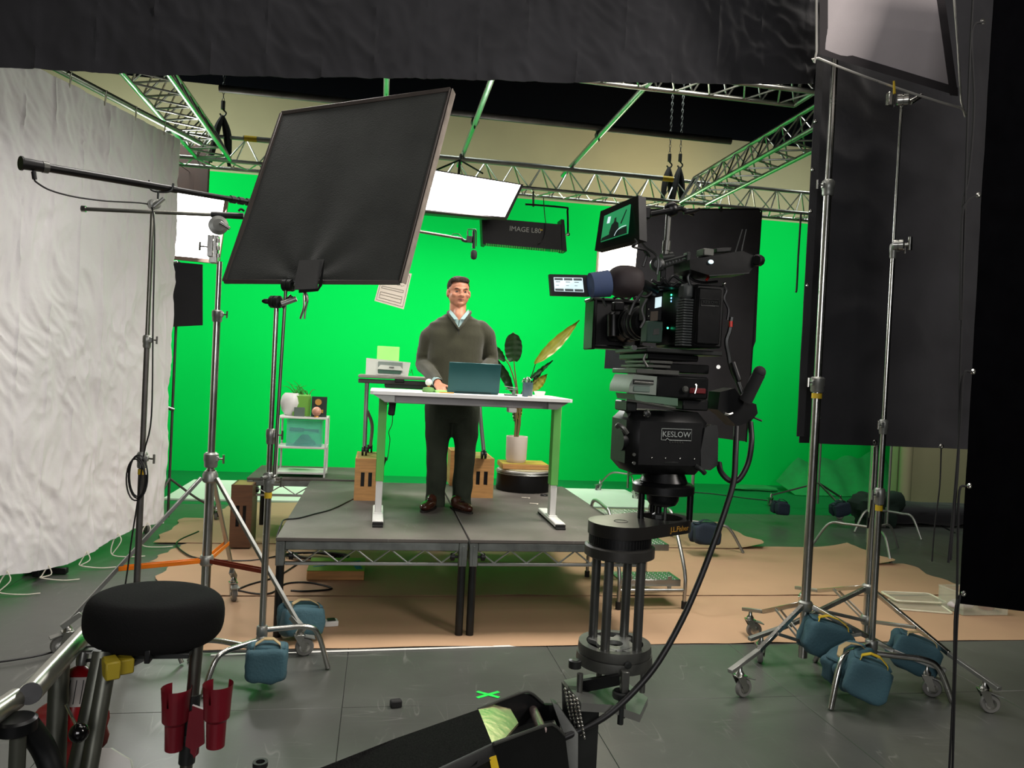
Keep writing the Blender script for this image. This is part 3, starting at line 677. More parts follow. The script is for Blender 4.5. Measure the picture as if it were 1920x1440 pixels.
T.p('board', MB().box((pc.x - .02, pc.y, zb + .022), (.42, .32, .044), bev=.003), M_['ply']); T.p('painted_top', MB().box((pc.x - .02, pc.y, zb + .0455), (.415, .315, .003), bev=0), mat('olive_board_top', 'a08a30', .6, var=.2))
pp = V((D(968, 850, pc.y).x, pc.y, zb + .047))
T = plant = Thing('potted_plant', 'white cylindrical pot with a tall bird of paradise plant', 'potted plant', pp)
hpot = .235
T.p('pot', MB().lathe(pp, [(.080, 0), (.086, .012), (.094, .03), (.098, hpot), (.090, hpot), (.088, hpot - .03), (0, hpot - .03)], n=36, cap=False), M_['pot'])
T.p('soil', MB().lathe(pp + V((0, 0, hpot - .035)), [(.089, 0), (.05, .008), (0, .01)], n=20), M_['dgrey'])
YP = pc.y
def W7(px, py, dy=0): return D(px, py, YP + dy)
stems = [[(966, 825), (968, 790), (972, 755), (966, 700), (963, 672)], [(968, 825), (972, 780), (975, 745), (995, 708), (1004, 682)],
         [(965, 825), (968, 780), (968, 730), (957, 690), (948, 674)], [(970, 825), (975, 770), (985, 735), (1010, 710)], [(967, 825), (966, 760), (960, 735), (950, 720)], [(969, 826), (975, 790), (972, 765), (968, 750)], [(969, 825), (974, 780), (977, 745), (992, 722)]]
for k, s in enumerate(stems):
    T.p('stem', MB().tube([W7(x, y, .02 * math.sin(k * 2) * i / 3) for i, (x, y) in enumerate(s)], .008, n=7, rr=lambda t: .011 - .007 * t), M_['stem'] if k != 1 else M_['leaf'])
def leaf(a, b, wid, tw, m, cup=.02, dy=0, dyb=0, label=None, blunt=0):
    """blade from base a to tip b (pixels); wid in metres; tw = how far the blade is turned away"""
    A = W7(*a, dy); B = W7(*b, dyb); ax = B - A; L = ax.length; vw = (A - CO).normalized(); sd = ax.cross(vw).normalized(); sd = (sd + vw * tw).normalized(); nr = ax.cross(sd).normalized()
    def fn(u, v):
        t = u; s = (v - .5) * 2
        wd = wid * (math.sin(PI * min(1, t * 1.02 + .02)) ** (.75 - blunt * .4)) * (1 - .25 * t * (1 - blunt))
        return A + ax * t + sd * (s * wd / 2) + nr * (cup * s * s - .06 * L * math.sin(PI * t) * .6 + .006 * math.sin(t * 34) * abs(s))
    T.p('leaf', MB().sheet(fn, 22, 8, nr * .0015), m, label=label)
leaf((1003, 683), (1087, 601), .125, .35, M_['leafy'], .02, 0, -.05, 'large upright yellow green leaf')
leaf((964, 677), (963, 622), .165, .3, M_['leaf'], .025, 0, -.10, 'broad dark leaf held upright', blunt=1)
leaf((948, 676), (915, 640), .10, .5, M_['leaf'], .02)
leaf((962, 733), (930, 668), .10, .4, M_['leaf'], .03, -.02, -.08, 'dark drooping leaf')
leaf((994, 712), (1037, 677), .05, .5, M_['leaf'], .02)
leaf((995, 735), (1027, 702), .105, .3, M_['leafy'], .02, 0, 0, 'small yellow green leaf')
leaf((1000, 716), (1020, 688), .05, .3, M_['leaf'], .015, .03)
leaf((965, 790), (966, 755), .05, .3, M_['leaf'], .01)
leaf((972, 788), (977, 755), .05, -.3, M_['leafy'], .01)
# tangle of cords on the deck behind the right desk leg
rg = random.Random(5); mb = MB()
c0 = G(1018, 915, ZS)
for k in range(7):
    pts = [c0 + V((.13 * math.cos(t * 1.9 + k) * (1 - .05 * k), .09 * math.sin(t * 2.3 + k * 2), .012 + .012 * k + .02 * rg.random())) for t in [i * .6 for i in range(12)]]
    mb.tube(pts, .006, n=5, sub=3)
single('cord_tangle', mb, mat('brown_cord', '5a3a2a', .7, var=.4, scale=20), 'tangle of brown cords on the stage beside the right desk leg', 'cord')
c1 = G(1020, 930, ZS)
single('tape_ring', MB().tube([c1 + V((.028 * math.cos(t), .028 * math.sin(t), .008)) for t in [i * 2 * PI / 12 for i in range(13)]], .006, n=6, sub=1), M_['black'], 'small black ring lying in front of the cord tangle', 'ring')
for (px, py), lb in (((985, 933), 'left of the two pale tape marks on the right stage deck'), ((1000, 944), 'right of the two pale tape marks on the right stage deck')):
    q = G(px, py, ZS); single('tape_mark', MB().box(q + V((0, 0, .0012)), (.06, .014, .001), -.3, bev=0).box(q + V((.03, -.02, .0012)), (.012, .04, .001), -.3, bev=0), M_['paperw'], lb, 'tape')
# cable from the left box across the deck and over the edge
pts = [G(703, 900, ZS) + V((0, -.01, .2)), G(690, 915, ZS) + V((0, 0, .12)), G(672, 930, ZS) + V((0, 0, .005)), G(648, 944, ZS), G(620, 957, ZS), G(590, 965, ZS), G(560, 973, ZS), G(534, 976, ZS), G(527, 985, ZS), G(526, 990, ZS) + V((-.02, 0, -.06))]
single('deck_cable', MB().tube([p + V((0, 0, .006)) for p in pts], .005, n=6), M_['cable'], 'thin black cable running over the deck from the left wooden box', 'cable')

# ------------------------------------------------------------ white shelf with its objects
Ys = 7.28
def S(px, py): return D(px, py, Ys)
xL, xR = S(522, 800).x, S(612, 800).x; zb_ = ZS + .0
z3 = S(570, 782).z; z2 = S(570, 838).z; z1 = ZS + .045; dsh = .30
T = Thing('shelf_unit', 'open white metal shelf with three levels on the rear deck', 'shelf', ((xL + xR) / 2, Ys + dsh / 2, ZS))
for x in (xL, xR):
    for y in (Ys, Ys + dsh): T.p('post', MB().box((x, y, (ZS + z3) / 2), (.018, .018, z3 - ZS)), M_['whitem'])
for z in (z1, z2, z3): T.p('shelf_board', MB().box(((xL + xR) / 2, Ys + dsh / 2, z - .008), (xR - xL + .018, dsh + .018, .018), bev=.002), M_['whitem'])
def on(px, dy, z): return V((S(px, 780).x, Ys + dy, z))
# top shelf
p = on(541, .17, z3)
T = Thing('oval_vase', 'curved white vase behind the green cards on the white shelf', 'vase', p)
T.p('vase', MB().lathe(p, [(.05, 0), (.085, .05), (.1, .12), (.085, .18), (.06, .21), (.055, .21), (.05, .1)], n=24, cap=False), M_['whitem'])
T = Thing('green_plant_sprig', 'low spiky green plant behind the cards on the white shelf', 'plant', on(560, .22, z3))
mb = MB()
T.p('pot', MB().lathe(on(560, .22, z3), [(.06, 0), (.08, .2), (.075, .2), (.05, .02)], n=18, cap=False), M_['limel'])
rg = random.Random(9)
for k in range(16):
    a = on(560 + rg.uniform(-14, 14), .22 + rg.uniform(-.04, .04), z3 + .19); b = a + V((rg.uniform(-.13, .13), rg.uniform(-.05, .05), rg.uniform(.03, .14)))
    T.p('sprig', MB().tube([a, (a + b) / 2 + V((0, 0, .025)), b], .004, n=4, rr=lambda t: .005 * (1 - t) + .001), mat('sprig_green', '3f7a2a', .6))
def card(px0, py0, px1, py1, dy, m, name, label, cat, tilt=.08, th=.01):
    a = D(px0, py1, Ys + dy); b = D(px1, py1, Ys + dy); hh = D(px0, py0, Ys + dy).z - D(px0, py1, Ys + dy).z
    return single(name, MB().box(((a.x + b.x) / 2, Ys + dy + hh * tilt / 2, z3 + hh / 2 + .001), (b.x - a.x, th, hh), (-tilt, 0, 0), bev=.001), m, label, cat)
card(548, 740, 582, 778, .10, M_['lime'], 'green_card', 'large lime green panel leaning on the top of the white shelf', 'panel')
card(551, 762, 571, 779, .05, M_['slate'], 'grey_card', 'small grey square card in front of the green panel on the shelf', 'card')
b_ = card(583, 741, 612, 779, .08, M_['dgreen'], 'dark_book', 'dark green book with a gold round emblem on the shelf', 'book', th=.022)
q = D(597, 754, Ys + .065)
e = obj('emblem', MB().lathe(q, [(.0, 0), (.03, 0), (.03, .002), (.0, .002)], (0, -1, .05), n=20, cap=False).box(q + V((.03, 0, -.085)), (.035, .003, .03)), M_['gold'], Matrix.Translation(-b_.location), b_)
p = on(593, .02, z3)
T = Thing('stone_ball', 'pink stone ball on a small stand in front of the dark book', 'ornament', p)
T.p('stand', MB().lathe(p, [(.025, 0), (.02, .012), (.018, .015)], n=16), M_['gold']); T.p('ball', MB().ell(p + V((0, 0, .055)), (.043, .043, .043), nu=22, nv=14), M_['pink'])
# middle shelf: clear bin with tools and dark rope
p0 = on(538, .04, z2); p1 = on(604, .04, z2)
T = Thing('clear_bin', 'teal tinted clear plastic bin on the middle shelf', 'bin', ((p0.x + p1.x) / 2, Ys + .15, z2))
xm = (p0.x + p1.x) / 2; wx = p1.x - p0.x
T.p('bin_wall', MB().box((xm, Ys + .03, z2 + .12), (wx, .004, .235), bev=0).box((xm, Ys + .26, z2 + .12), (wx, .004, .235), bev=0).box((xm - wx / 2, Ys + .145, z2 + .12), (.004, .23, .235), bev=0).box((xm + wx / 2, Ys + .145, z2 + .12), (.004, .23, .235), bev=0).box((xm, Ys + .145, z2 + .004), (wx, .23, .006), bev=0), M_['glass'])
T.p('lid', MB().box((xm, Ys + .145, z2 + .242), (wx + .02, .25, .014), bev=.004), M_['glass']); T.p('inner_tray', MB().box((xm, Ys + .145, z2 + .125), (wx - .02, .2, .005), bev=0), M_['glass'])
single('brush_tool', MB().cyl((xm - wx * .44, Ys + .1, z2 + .15), (xm - wx * .02, Ys + .1, z2 + .148), .019, n=10).cyl((xm - wx * .02, Ys + .1, z2 + .148), (xm + wx * .40, Ys + .1, z2 + .142), .009, .016, n=10), M_['dgrey'], 'dark handled tool lying on the upper tray of the clear bin', 'tool')
mb = MB(); rg = random.Random(12)
for k in range(16):
    pts = []
    for i in range(9):
        a = i * .8 + k; r_ = .11 * (1 - k / 22)
        pts.append((xm + r_ * math.cos(a) * .9, Ys + .14 + r_ * .6 * math.sin(a * 1.3), z2 + .014 + .0055 * k))
    mb.tube(pts, .005, n=5, sub=2)
single('rope_pile', mb, M_['slate'], 'heap of dark rope in the bottom of the clear bin', 'rope', kind='stuff')

# hanging sheet of paper with drawings near the big flag
T = Thing('storyboard_sheet', 'white paper sheet with drawn boxes hanging tilted below the big black flag', 'paper', D(735, 545, 7.0))
c4 = [D(718, 505, 7.0), D(772, 513, 7.0), D(757, 580, 7.0), D(702, 564, 7.0)]
T.p('hanging_line', MB().cyl(D(745, 508, 7.0), (-.055, 7.0, 4.1), .002, n=5), M_['rope'])
T.p('sheet', MB().prism(c4, (0, .002, 0)), M_['paperw'])
def inq(u, v): return (c4[0] * (1 - u) + c4[1] * u) * (1 - v) + (c4[3] * (1 - u) + c4[2] * u) * v + V((0, -.002, 0))
mb = MB()
for v in (.50, .56, .68, .76, .86): mb.cyl(inq(.12, v), inq(.86, v), .0015, n=4)
for u in (.12, .86): mb.cyl(inq(u, .5), inq(u, .56), .0015, n=4).cyl(inq(u, .68), inq(u, .86), .0015, n=4)
for k in range(5): mb.cyl(inq(.55 + .06 * k, .38), inq(.60 + .06 * k, .36 + .03 * (k % 2)), .0015, n=4)
for v in (.06, .94): mb.cyl(inq(.05, v), inq(.95, v), .0013, n=4)
for u in (.05, .95): mb.cyl(inq(u, .06), inq(u, .94), .0013, n=4)
T.p('drawn_lines', mb, M_['ink'])
# ------------------------------------------------------------ lit panels and hanging lamps
def quadbox(mb, c4, th):
    return mb.prism(c4, th)
def lamp_panel(name, label, c4, depth, rim, mlit, mrim, cat='lamp', rimw=.03, skirt=None):
    """c4: TL TR BR BL of the lit face; depth: vector behind it"""
    TL, TR, BR, BL = c4; T = Thing(name, label, cat, (TL + TR + BR + BL) / 4)
    n = (TR - TL).cross(BL - TL).normalized()
    if n.dot(CO - TL) < 0: n = -n
    T.p('diffuser', MB().prism(c4, -n * .01), mlit, label='glowing white diffuser')
    cc = (TL + TR + BR + BL) / 4
    out = [p + (p - cc).normalized() * rim for p in c4]
    for i in range(4):
        a, b, c, d = c4[i], c4[(i + 1) % 4], out[(i + 1) % 4], out[i]
        T.p('frame_side', MB().prism([a + n * .004, b + n * .004, c + n * .004, d + n * .004], -n * .05), mrim)
    back = [cc + (p - cc) * .6 - n * depth for p in c4]
    m = MB(); o2 = [p - n * .012 for p in out]
    m.add(o2 + back, [[0, 1, 5, 4], [1, 2, 6, 5], [2, 3, 7, 6], [3, 0, 4, 7], [4, 5, 6, 7]])
    T.p('housing', m, M_['black'])
    return T, n
c4 = [D(765, 312, 7.35), D(976, 347, 7.75), D(946, 407, 7.62), D(775, 391, 7.25)]
LP, n = lamp_panel('softbox_lamp', 'large lit soft panel hung above the man, partly behind the big black flag', c4, .28, .035, M_['lamp'], mat('dark_softbox_rim', '3b3434', .8))
LP.p('hanger', MB().tube([D(860, 330, 7.8), D(862, 305, 8.2), D(864, 290, 8.3)], .014, n=8).tube([D(820, 318, 7.7), D(862, 300, 8.2)], .01, n=6, sub=1).tube([D(905, 325, 7.9), D(862, 300, 8.2)], .01, n=6, sub=1), M_['dgrey'])
c4 = [D(296, 357, 8.35), D(421, 374, 8.35), D(404, 487, 8.35), D(290, 476, 8.35)]
LL, n = lamp_panel('softbox_lamp', 'lit soft panel at left between the white muslin and the big black flag', c4, .25, .05, M_['lamp'], mat('pinkish_fabric_rim', '9c8379', .8))
bx = D(352, 480, 8.4)
LL.p('yoke', MB().tube([bx + V((-.3, .2, .1)), bx + V((-.1, .22, -.25)), bx + V((.02, .22, -.28))], .014), M_['dgrey'])
area('panel_light', D(868, 362, 7.4), D(860, 700, 5.9), .8, .3, 60, (1, .98, .95))
area('panel_light', D(372, 420, 8.2), D(860, 650, 5.9), .5, .5, 45, (1, .98, .95))
# dark bank lamp hanging from the rear truss
Yk = 8.25
T = Thing('bank_lamp', 'black bank lamp with lettering hanging in front of the green wall', 'lamp', D(984, 430, Yk))
k4 = [D(906, 408, Yk), D(1055, 421, Yk), D(1060, 470, Yk), D(908, 456, Yk)]
T.p('housing', MB().prism(k4, (0, .16, 0)), M_['blackm'])
T.p('side_plate', MB().prism([D(1052, 411, Yk - .01), D(1058, 412, Yk - .01), D(1063, 471, Yk - .01), D(1054, 470, Yk - .01)], (0, .18, 0)), M_['black']); T.p('side_plate', MB().prism([D(903, 402, Yk - .01), D(908, 403, Yk - .01), D(911, 459, Yk - .01), D(905, 457, Yk - .01)], (0, .18, 0)), M_['black'])
for k in range(34):
    if k in (26, 27): continue
    x = 912 + k * 4.35; y = 459 + (x - 912) * .088
    T.p('louvre_slot', MB().box(D(x, y, Yk - .004), (.011, .006, .028), bev=0), M_['gtape'], label='slot showing the green behind')
T.p('yoke', MB().tube([D(985, 383, Yk + .08), D(1058, 389, Yk + .08), D(1064, 396, Yk + .08), D(1065, 440, Yk + .08)], .011, n=8, sub=3), M_['black'])
T.p('yoke_knob', MB().lathe(D(1064, 440, Yk + .03), [(.02, 0), (.022, .03), (.01, .035)], (0, -1, 0), 10), M_['steel'])
T.p('hanger', MB().cyl(D(1000, 360, Yk + .55), D(1000, 386, Yk + .08), .012), M_['dgrey']); T.p('cable', MB().tube([D(1019, 371, Yk), D(1021, 400, Yk - .02), D(1024, 430, Yk - .03), D(1018, 450, Yk - .03), D(1010, 456, Yk - .03)], .005, n=5), M_['cable'])
def face_frame(p, right, up):
    r_ = V(right).normalized(); u_ = V(up); u_ = (u_ - r_ * u_.dot(r_)).normalized(); n_ = r_.cross(u_)
    return Matrix(((r_.x, u_.x, n_.x, p[0]), (r_.y, u_.y, n_.y, p[1]), (r_.z, u_.z, n_.z, p[2]), (0, 0, 0, 1)))
rgt = (k4[1] - k4[0]); T.p('lettering', text_mb('IMAGE L80', .075, face_frame(D(985, 431, Yk - .006), rgt, (0, 0, 1))), M_['lgrey'], label='grey lettering')
T.p('tag', MB().box(D(1015, 431, Yk - .006), (.03, .004, .012), bev=0), M_['yel'])

# ------------------------------------------------------------ stands
def t_knob(mb, c, d, s=1.0):
    d = V(d).normalized(); c = V(c); e = c + d * .045 * s
    mb.cyl(c, e, .005 * s, n=8); u = V((0, 0, 1)); mb.cyl(e - u * .026 * s, e + u * .026 * s, .0065 * s, n=8)
def collar(T, x, y, z, r, kd, s=1, tape=False):
    mb = MB().lathe((x, y, z - .045 * s), [(r * 1.25, 0), (r * 1.45, .01), (r * 1.45, .035 * s), (r * 1.6, .04 * s), (r * 1.6, .08 * s), (r * 1.2, .09 * s)], n=16)
    mb.box(V((x, y, z + .01)) + V(kd).normalized() * r * 1.5, (.022, .022, .03)); c = T.p('collar', mb, M_['lgrey'])
    k = MB(); t_knob(k, V((x, y, z + .01)) + V(kd).normalized() * r * 1.5, kd, s); T.p('knob', k, M_['steel'], c)
    if tape: T.p('tape_band', MB().cyl((x, y, z - .08 * s), (x, y, z - .05 * s), r * 1.12, n=16), M_['yel'], label='yellow tape band')
def zat(px, py, Y): return D(px, py, Y).z
def caster(T, x, y, ang, r=.05, h=None, m=None):
    """wheel standing on the floor under (x, y)"""
    c, s = math.cos(ang), math.sin(ang); ax = V((-s, c, 0)); ctr = V((x + c * .03, y + s * .03, r))
    wl = T.p('wheel', MB().lathe(ctr - ax * .014, [(r * .55, 0), (r * .9, .0), (r, .006), (r, .022), (r * .9, .028), (r * .55, .028)], ax, 24), M_['rubgrey'])
    T.p('hub', MB().lathe(ctr - ax * .018, [(.006, -.004), (.012, 0), (r * .58, .002), (r * .58, .034), (.012, .036), (.006, .04)], ax, 16), M_['steel'], wl)
    f = MB()
    for sg in (-1, 1):
        q = ctr + ax * sg * .022
        f.prism([q + V((-c * .014, -s * .014, -.012)), q + V((c * .014, s * .014, -.012)), V((x + c * .02, y + s * .02, 2 * r + .015)) + ax * sg * .022, V((x - c * .03, y - s * .03, 2 * r + .015)) + ax * sg * .022], ax * sg * .003)
    f.box((x, y, 2 * r + .018), (.06, .055, .008), ang); f.lathe((x, y, 2 * r + .02), [(.022, 0), (.024, .012), (.012, .03), (.01, .06)], n=14)
    T.p('fork', f, M_['steel']); T.p('brake_pedal', MB().prism([V((x + c * .02, y + s * .02, 2 * r + .008)) + ax * .02, V((x + c * .085, y + s * .085, 2 * r - .008)) + ax * .03, V((x + c * .085, y + s * .085, 2 * r - .008)) - ax * .03, V((x + c * .02, y + s * .02, 2 * r + .008)) - ax * .02], (0, 0, .006)), M_['lgrey'])
M_['rubgrey'] = mat('grey_wheel_rubber', '6a6a66', .55)
def bar(mb, a, b, w, h):
    a, b = V(a), V(b); d = b - a; L = d.length; q = d.to_track_quat('X', 'Z')
    mb.box((a + b) / 2, (L, w, h), q.to_matrix(), bev=.002); return mb
def rolling_stand(label, hub, casters, segs, collars, hz=.40, lz=.20, wheel_ang=None, mleg='steel', group='rolling stands', name='rolling_stand', r=.05, riser=None):
    x, y = hub; T = Thing(name, label, 'stand', (x, y, 0), group)
    for (z0, z1, rad) in segs: T.p('pole_section', MB().cyl((x, y, z0), (x, y, z1), rad, n=18), M_['steel'] if rad > .02 else M_['steel'])
    T.p('upper_hub', MB().lathe((x, y, hz - .03), [(.032, 0), (.04, .01), (.04, .05), (.03, .06)], n=18), M_['lgrey']); T.p('lower_hub', MB().lathe((x, y, lz - .03), [(.032, 0), (.038, .01), (.038, .05), (.03, .06)], n=18), M_['lgrey'])
    for k, (cx, cy) in enumerate(casters):
        a = math.atan2(cy - y, cx - x); ca, sa = math.cos(a), math.sin(a); L = math.hypot(cx - x, cy - y); zt = 2 * r + .07
        A = V((x + ca * .035, y + sa * .035, hz)); B = V((cx - ca * .0, cy - sa * .0, zt))
        kn = A + (B - A) * .72; kn.z = zt + (hz - zt) * .22
        T.p('leg', bar(MB(), A, kn, .024, .026), M_[mleg])
        T.p('leg_end', bar(MB(), kn, B + V((ca * .09, sa * .09, -.012)), .03, .022), M_['lgrey'])
        for sg in (-1, 1):
            o = V((-sa * .016 * sg, ca * .016 * sg, 0))
            T.p('brace', bar(MB(), V((x + ca * .035, y + sa * .035, lz)) + o, A + (kn - A) * .62 + o, .005, .018), M_['lgrey'])
        wa = wheel_ang[k] if wheel_ang else a + 2.6
        caster(T, cx, cy, wa, r)
    for c in collars: collar(T, x, y, *c)
    return T
w1 = [(1.954, 3.78), (2.476, 4.69), (3.033, 3.741)]; h1 = (sum(a for a, b in w1) / 3, sum(b for a, b in w1) / 3)
Y1 = h1[1]
S1 = rolling_stand('tall rolling stand with the left thick silver pole at right, blue sandbags on its legs', h1, w1,
    [(.10, zat(1510, 735, Y1), .026), (zat(1510, 735, Y1), zat(1526, 350, Y1), .0225), (zat(1526, 350, Y1), 4.2, .019)],
    [(zat(1511, 720, Y1), .026, (-.9, -.4, 0), 1, True), (zat(1526, 350, Y1), .0225, (-.9, -.2, 0), 1)], wheel_ang=[.3, -.1, -.4])
w2 = [(2.314, 4.233), (3.209, 3.531), (3.15, 5.2)]; h2 = (D(1629, 1100, 4.42).x, 4.42); Y2 = h2[1]
S2 = rolling_stand('second rolling stand at right, its pole rising behind the black drape', h2, w2,
    [(.10, 1.45, .026), (1.45, 2.7, .0225), (2.7, 4.2, .019)], [(1.45, .026, (.9, -.4, 0), 1)], wheel_ang=[1.2, -.3, 1])

def cstand(label, c, feet, segs, collars, name='c_stand', hz=.26, r=.0125, m='steel', group='century stands'):
    x, y = c; T = Thing(name, label, 'stand', (x, y, 0), group)
    for z0, z1, rad in segs: T.p('pole_section', MB().cyl((x, y, z0), (x, y, z1), rad, n=16), M_[m])
    for k, (fx, fy) in enumerate(feet):
        d = V((fx - x, fy - y, 0)); hk = hz - .05 * k
        T.p('leg', MB().tube([(x, y, hk), V((x, y, hk)) + d * .3, V((x, y, hk - .005)) + d * .66, V((x, y, hk * .78)) + d * .83, V((fx, fy, .008))], r, n=10, sub=5), M_[m])
        T.p('leg_sleeve', MB().lathe((x, y, hk - .028), [(r * 1.7, 0), (r * 2, .006), (r * 2, .046), (r * 1.7, .052)], n=14), M_['lgrey'])
        T.p('foot_tip', MB().ell((fx, fy, .012), (.013, .013, .011), nu=10, nv=6), M_['lgrey'])
    for cc in collars: collar(T, x, y, *cc)
    return T
def gobo_head(T, p, ax, m='lgrey', s=1.0, knob=True, kdir=None):
    ax = V(ax).normalized(); p = V(p)
    b = T.p('grip_head', MB().lathe(p - ax * .03 * s, [(.026 * s, 0), (.032 * s, .004), (.032 * s, .026 * s), (.027 * s, .028 * s), (.027 * s, .032 * s), (.032 * s, .034 * s), (.032 * s, .056 * s), (.02 * s, .06 * s)], ax, 20), M_[m])
    if knob:
        kd = V(kdir).normalized() if kdir else ax
        e = p + ax * .035 * s
        T.p('grip_handle', MB().cyl(e, e + ax * .022 * s, .011 * s, n=10).cyl(e + ax * .028 * s - kd * .035 * s, e + ax * .028 * s + kd * .045 * s, .014 * s, .012 * s, n=12), M_[m], b)
    return b
YR = G(1176, 928).y
c4 = [D(1126, 440, YR - .25), D(1199, 450, YR - .25), D(1197, 548, YR - .25), D(1120, 534, YR - .25)]
LR, n = lamp_panel('softbox_lamp', 'lit soft panel on a stand behind the film camera, below its top monitor', c4, .25, .035, M_['lampw'], mat('beige_fabric_rim', 'a08d78', .8))
p = G(1176, 928)
LR.p('stand_pole', MB().cyl((p.x, YR, .1), (p.x, YR, D(1160, 540, YR).z + .1), .017, n=10), M_['steeld'])
for a in (.2, 2.5, 4.6): LR.p('stand_leg', MB().tube([(p.x, YR, .3), (p.x + .25 * math.cos(a), YR + .25 * math.sin(a), .29), (p.x + .42 * math.cos(a), YR + .42 * math.sin(a), .12)], .014, n=8), M_['steeld']); caster(LR, p.x + .42 * math.cos(a), YR + .42 * math.sin(a), a + 1, .05)
LR.p('black_panel', MB().prism([D(1136, 650, YR - .1), D(1186, 652, YR - .1), D(1181, 692, YR - .1), D(1133, 691, YR - .1)], (0, .006, 0)), M_['blk'], label='small black cloth panel')
# right C-stand carrying the grey scrim
cs = (2.73, 3.80)
Yc = cs[1]
SC = cstand('steel stand with round bent legs at right, holding the grey scrim frame high up', cs, [(2.374, 3.601), (3.121, 3.647), (2.68, 4.25)],
    [(.08, zat(1645, 955, Yc), .0175), (zat(1645, 955, Yc), zat(1655, 800, Yc), .0155), (zat(1655, 800, Yc), zat(1675, 462, Yc), .0125), (zat(1675, 462, Yc), zat(1668, 180, Yc), .008)],
    [(zat(1645, 930, Yc), .0175, (-.9, -.4, 0), 1, True), (zat(1653, 800, Yc), .0155, (-.8, -.5, 0), .9), (zat(1664, 470, Yc), .0125, (.9, -.4, 0), .9)], hz=.27, r=.0165)
gobo_head(SC, D(1684, 459, Yc - .03), (.8, -.6, 0), 'steel', .9, kdir=(0, 0, 1))
gobo_head(SC, D(1692, 188, Yc - .02), (.9, -.5, 0), 'steel', 1.0, kdir=(.3, 0, .2))
SC.p('mount_block', MB().box(D(1669, 186, Yc), (.035, .03, .07)), M_['steel'])
# grey scrim frame at top right
T = Thing('scrim_frame', 'grey net scrim in a white wire frame at the top right', 'scrim', D(1672, 165, Yc))
q0, q1, q2, q3 = D(1531, 108, 3.62), D(1804, 203, 3.62), D(1752, -190, 3.30), D(1531, -190, 3.30)
n_ = (q1 - q0).cross(q3 - q0).normalized()
def ql(u, v): return (q0 * (1 - u) + q1 * u) * (1 - v) + (q3 * (1 - u) + q2 * u) * v
T.p('net', MB().sheet(lambda u, v: ql(.05 + .9 * u, .07 + .9 * v) + n_ * .001 * noise.noise(V((u * 4, v * 4, 0))), 16, 16, n_ * .002), M_['net'])
hem = mat('dark_scrim_hem', '3a3638', .9)
for a, b in (((.02, .03), (.98, .06)), ((.98, .06), (.97, 1)), ((.97, .99), (.02, .99)), ((.02, .99), (.02, .03))):
    A, B = ql(*a), ql(*b); c = (ql(.5, .5) - (A + B) / 2).normalized() * .045
    T.p('hem', MB().prism([A - n_ * .003, B - n_ * .003, B + c - n_ * .003, A + c - n_ * .003], n_ * .007), hem, label='dark sewn hem')
T.p('wire_frame', MB().tube([ql(0, 1), ql(0, .04), ql(.01, 0), ql(.5, -.015), ql(.99, 0), ql(1, .04), ql(1, 1), ql(0, 1)], .0055, n=8, sub=3), M_['whitesteel'] if 'whitesteel' in M_ else mat('pale_steel_wire', 'd8d6d0', .3, .5))
T.p('yellow_tie', MB().cyl(D(1676, 152, 3.60), D(1677, 176, 3.60), .005, .007, n=8), M_['yel'], label='yellow tie')
T.p('mounting_pin', MB().cyl(D(1676, 172, 3.62), D(1674, 200, 3.78), .006, n=8), M_['steel'])

def sandbag(label, px, py, Y, w, h, yaw=0, tilt=0, m='teal', seed=0, strap='web', group='sandbags'):
    c = D(px, py, Y); T = Thing('sandbag', label, 'sandbag', c - V((0, 0, h / 2)), group)
    M4 = Matrix.Translation(c) @ Matrix.Rotation(yaw, 4, 'Z') @ Matrix.Rotation(tilt, 4, 'Y')
    for sg in (-1, 1):
        mb = MB(); mb.X = M4 @ Matrix.Translation((0, sg * .05, -.01)) @ Matrix.Rotation(sg * .18, 4, 'X')
        mb.ell((0, 0, 0), (w / 2, .050, h / 2), nu=30, nv=18, pw=.42, nz=.12, seed=seed + sg)
        T.p('pouch', mb, M_[m])
    mb = MB(); mb.X = M4; mb.box((0, 0, h / 2 - .012), (w * .86, .09, .02), bev=.008); T.p('seam_top', mb, M_[m])
    mb = MB(); mb.X = M4
    pts = [(-w * .34, -.058, h * .30), (-w * .30, -.03, h / 2 + .004), (-w * .1, 0, h / 2 + .022), (w * .12, 0, h / 2 + .022), (w * .30, -.03, h / 2 + .004), (w * .34, -.060, h * .30)]
    q = [V(p) for p in pts]
    for i in range(len(q) - 1):
        a, b = q[i], q[i + 1]; mb.add([a + V((0, -.018, 0)), b + V((0, -.018, 0)), b + V((0, .018, 0)), a + V((0, .018, 0)), a + V((0, -.018, .004)), b + V((0, -.018, .004)), b + V((0, .018, .004)), a + V((0, .018, .004))], [[0, 1, 2, 3], [7, 6, 5, 4], [0, 4, 5, 1], [3, 2, 6, 7], [0, 3, 7, 4], [1, 5, 6, 2]])
    T.p('strap', mb, M_[strap], label='webbing strap'); return T
sandbag('blue green sandbag with yellowish strap hanging on the leg of the left rolling stand', 1548, 1194, 3.98, .27, .19, -.25, .28, seed=1, strap='webyel' if 'webyel' in M_ else 'yel')
sandbag('rear one of the two blue green sandbags piled on the bent leg stand', 1592, 1246, 3.72, .24, .18, .2, -.35, seed=2)
sandbag('front blue green sandbag with yellow strap folded over the bent leg at right', 1625, 1268, 3.55, .21, .19, -.5, .30, seed=3, strap='yel')
sandbag('blue sandbag with beige strap on the rolling stand leg near the right border', 1714, 1222, 3.85, .25, .18, -.45, .32, seed=4)

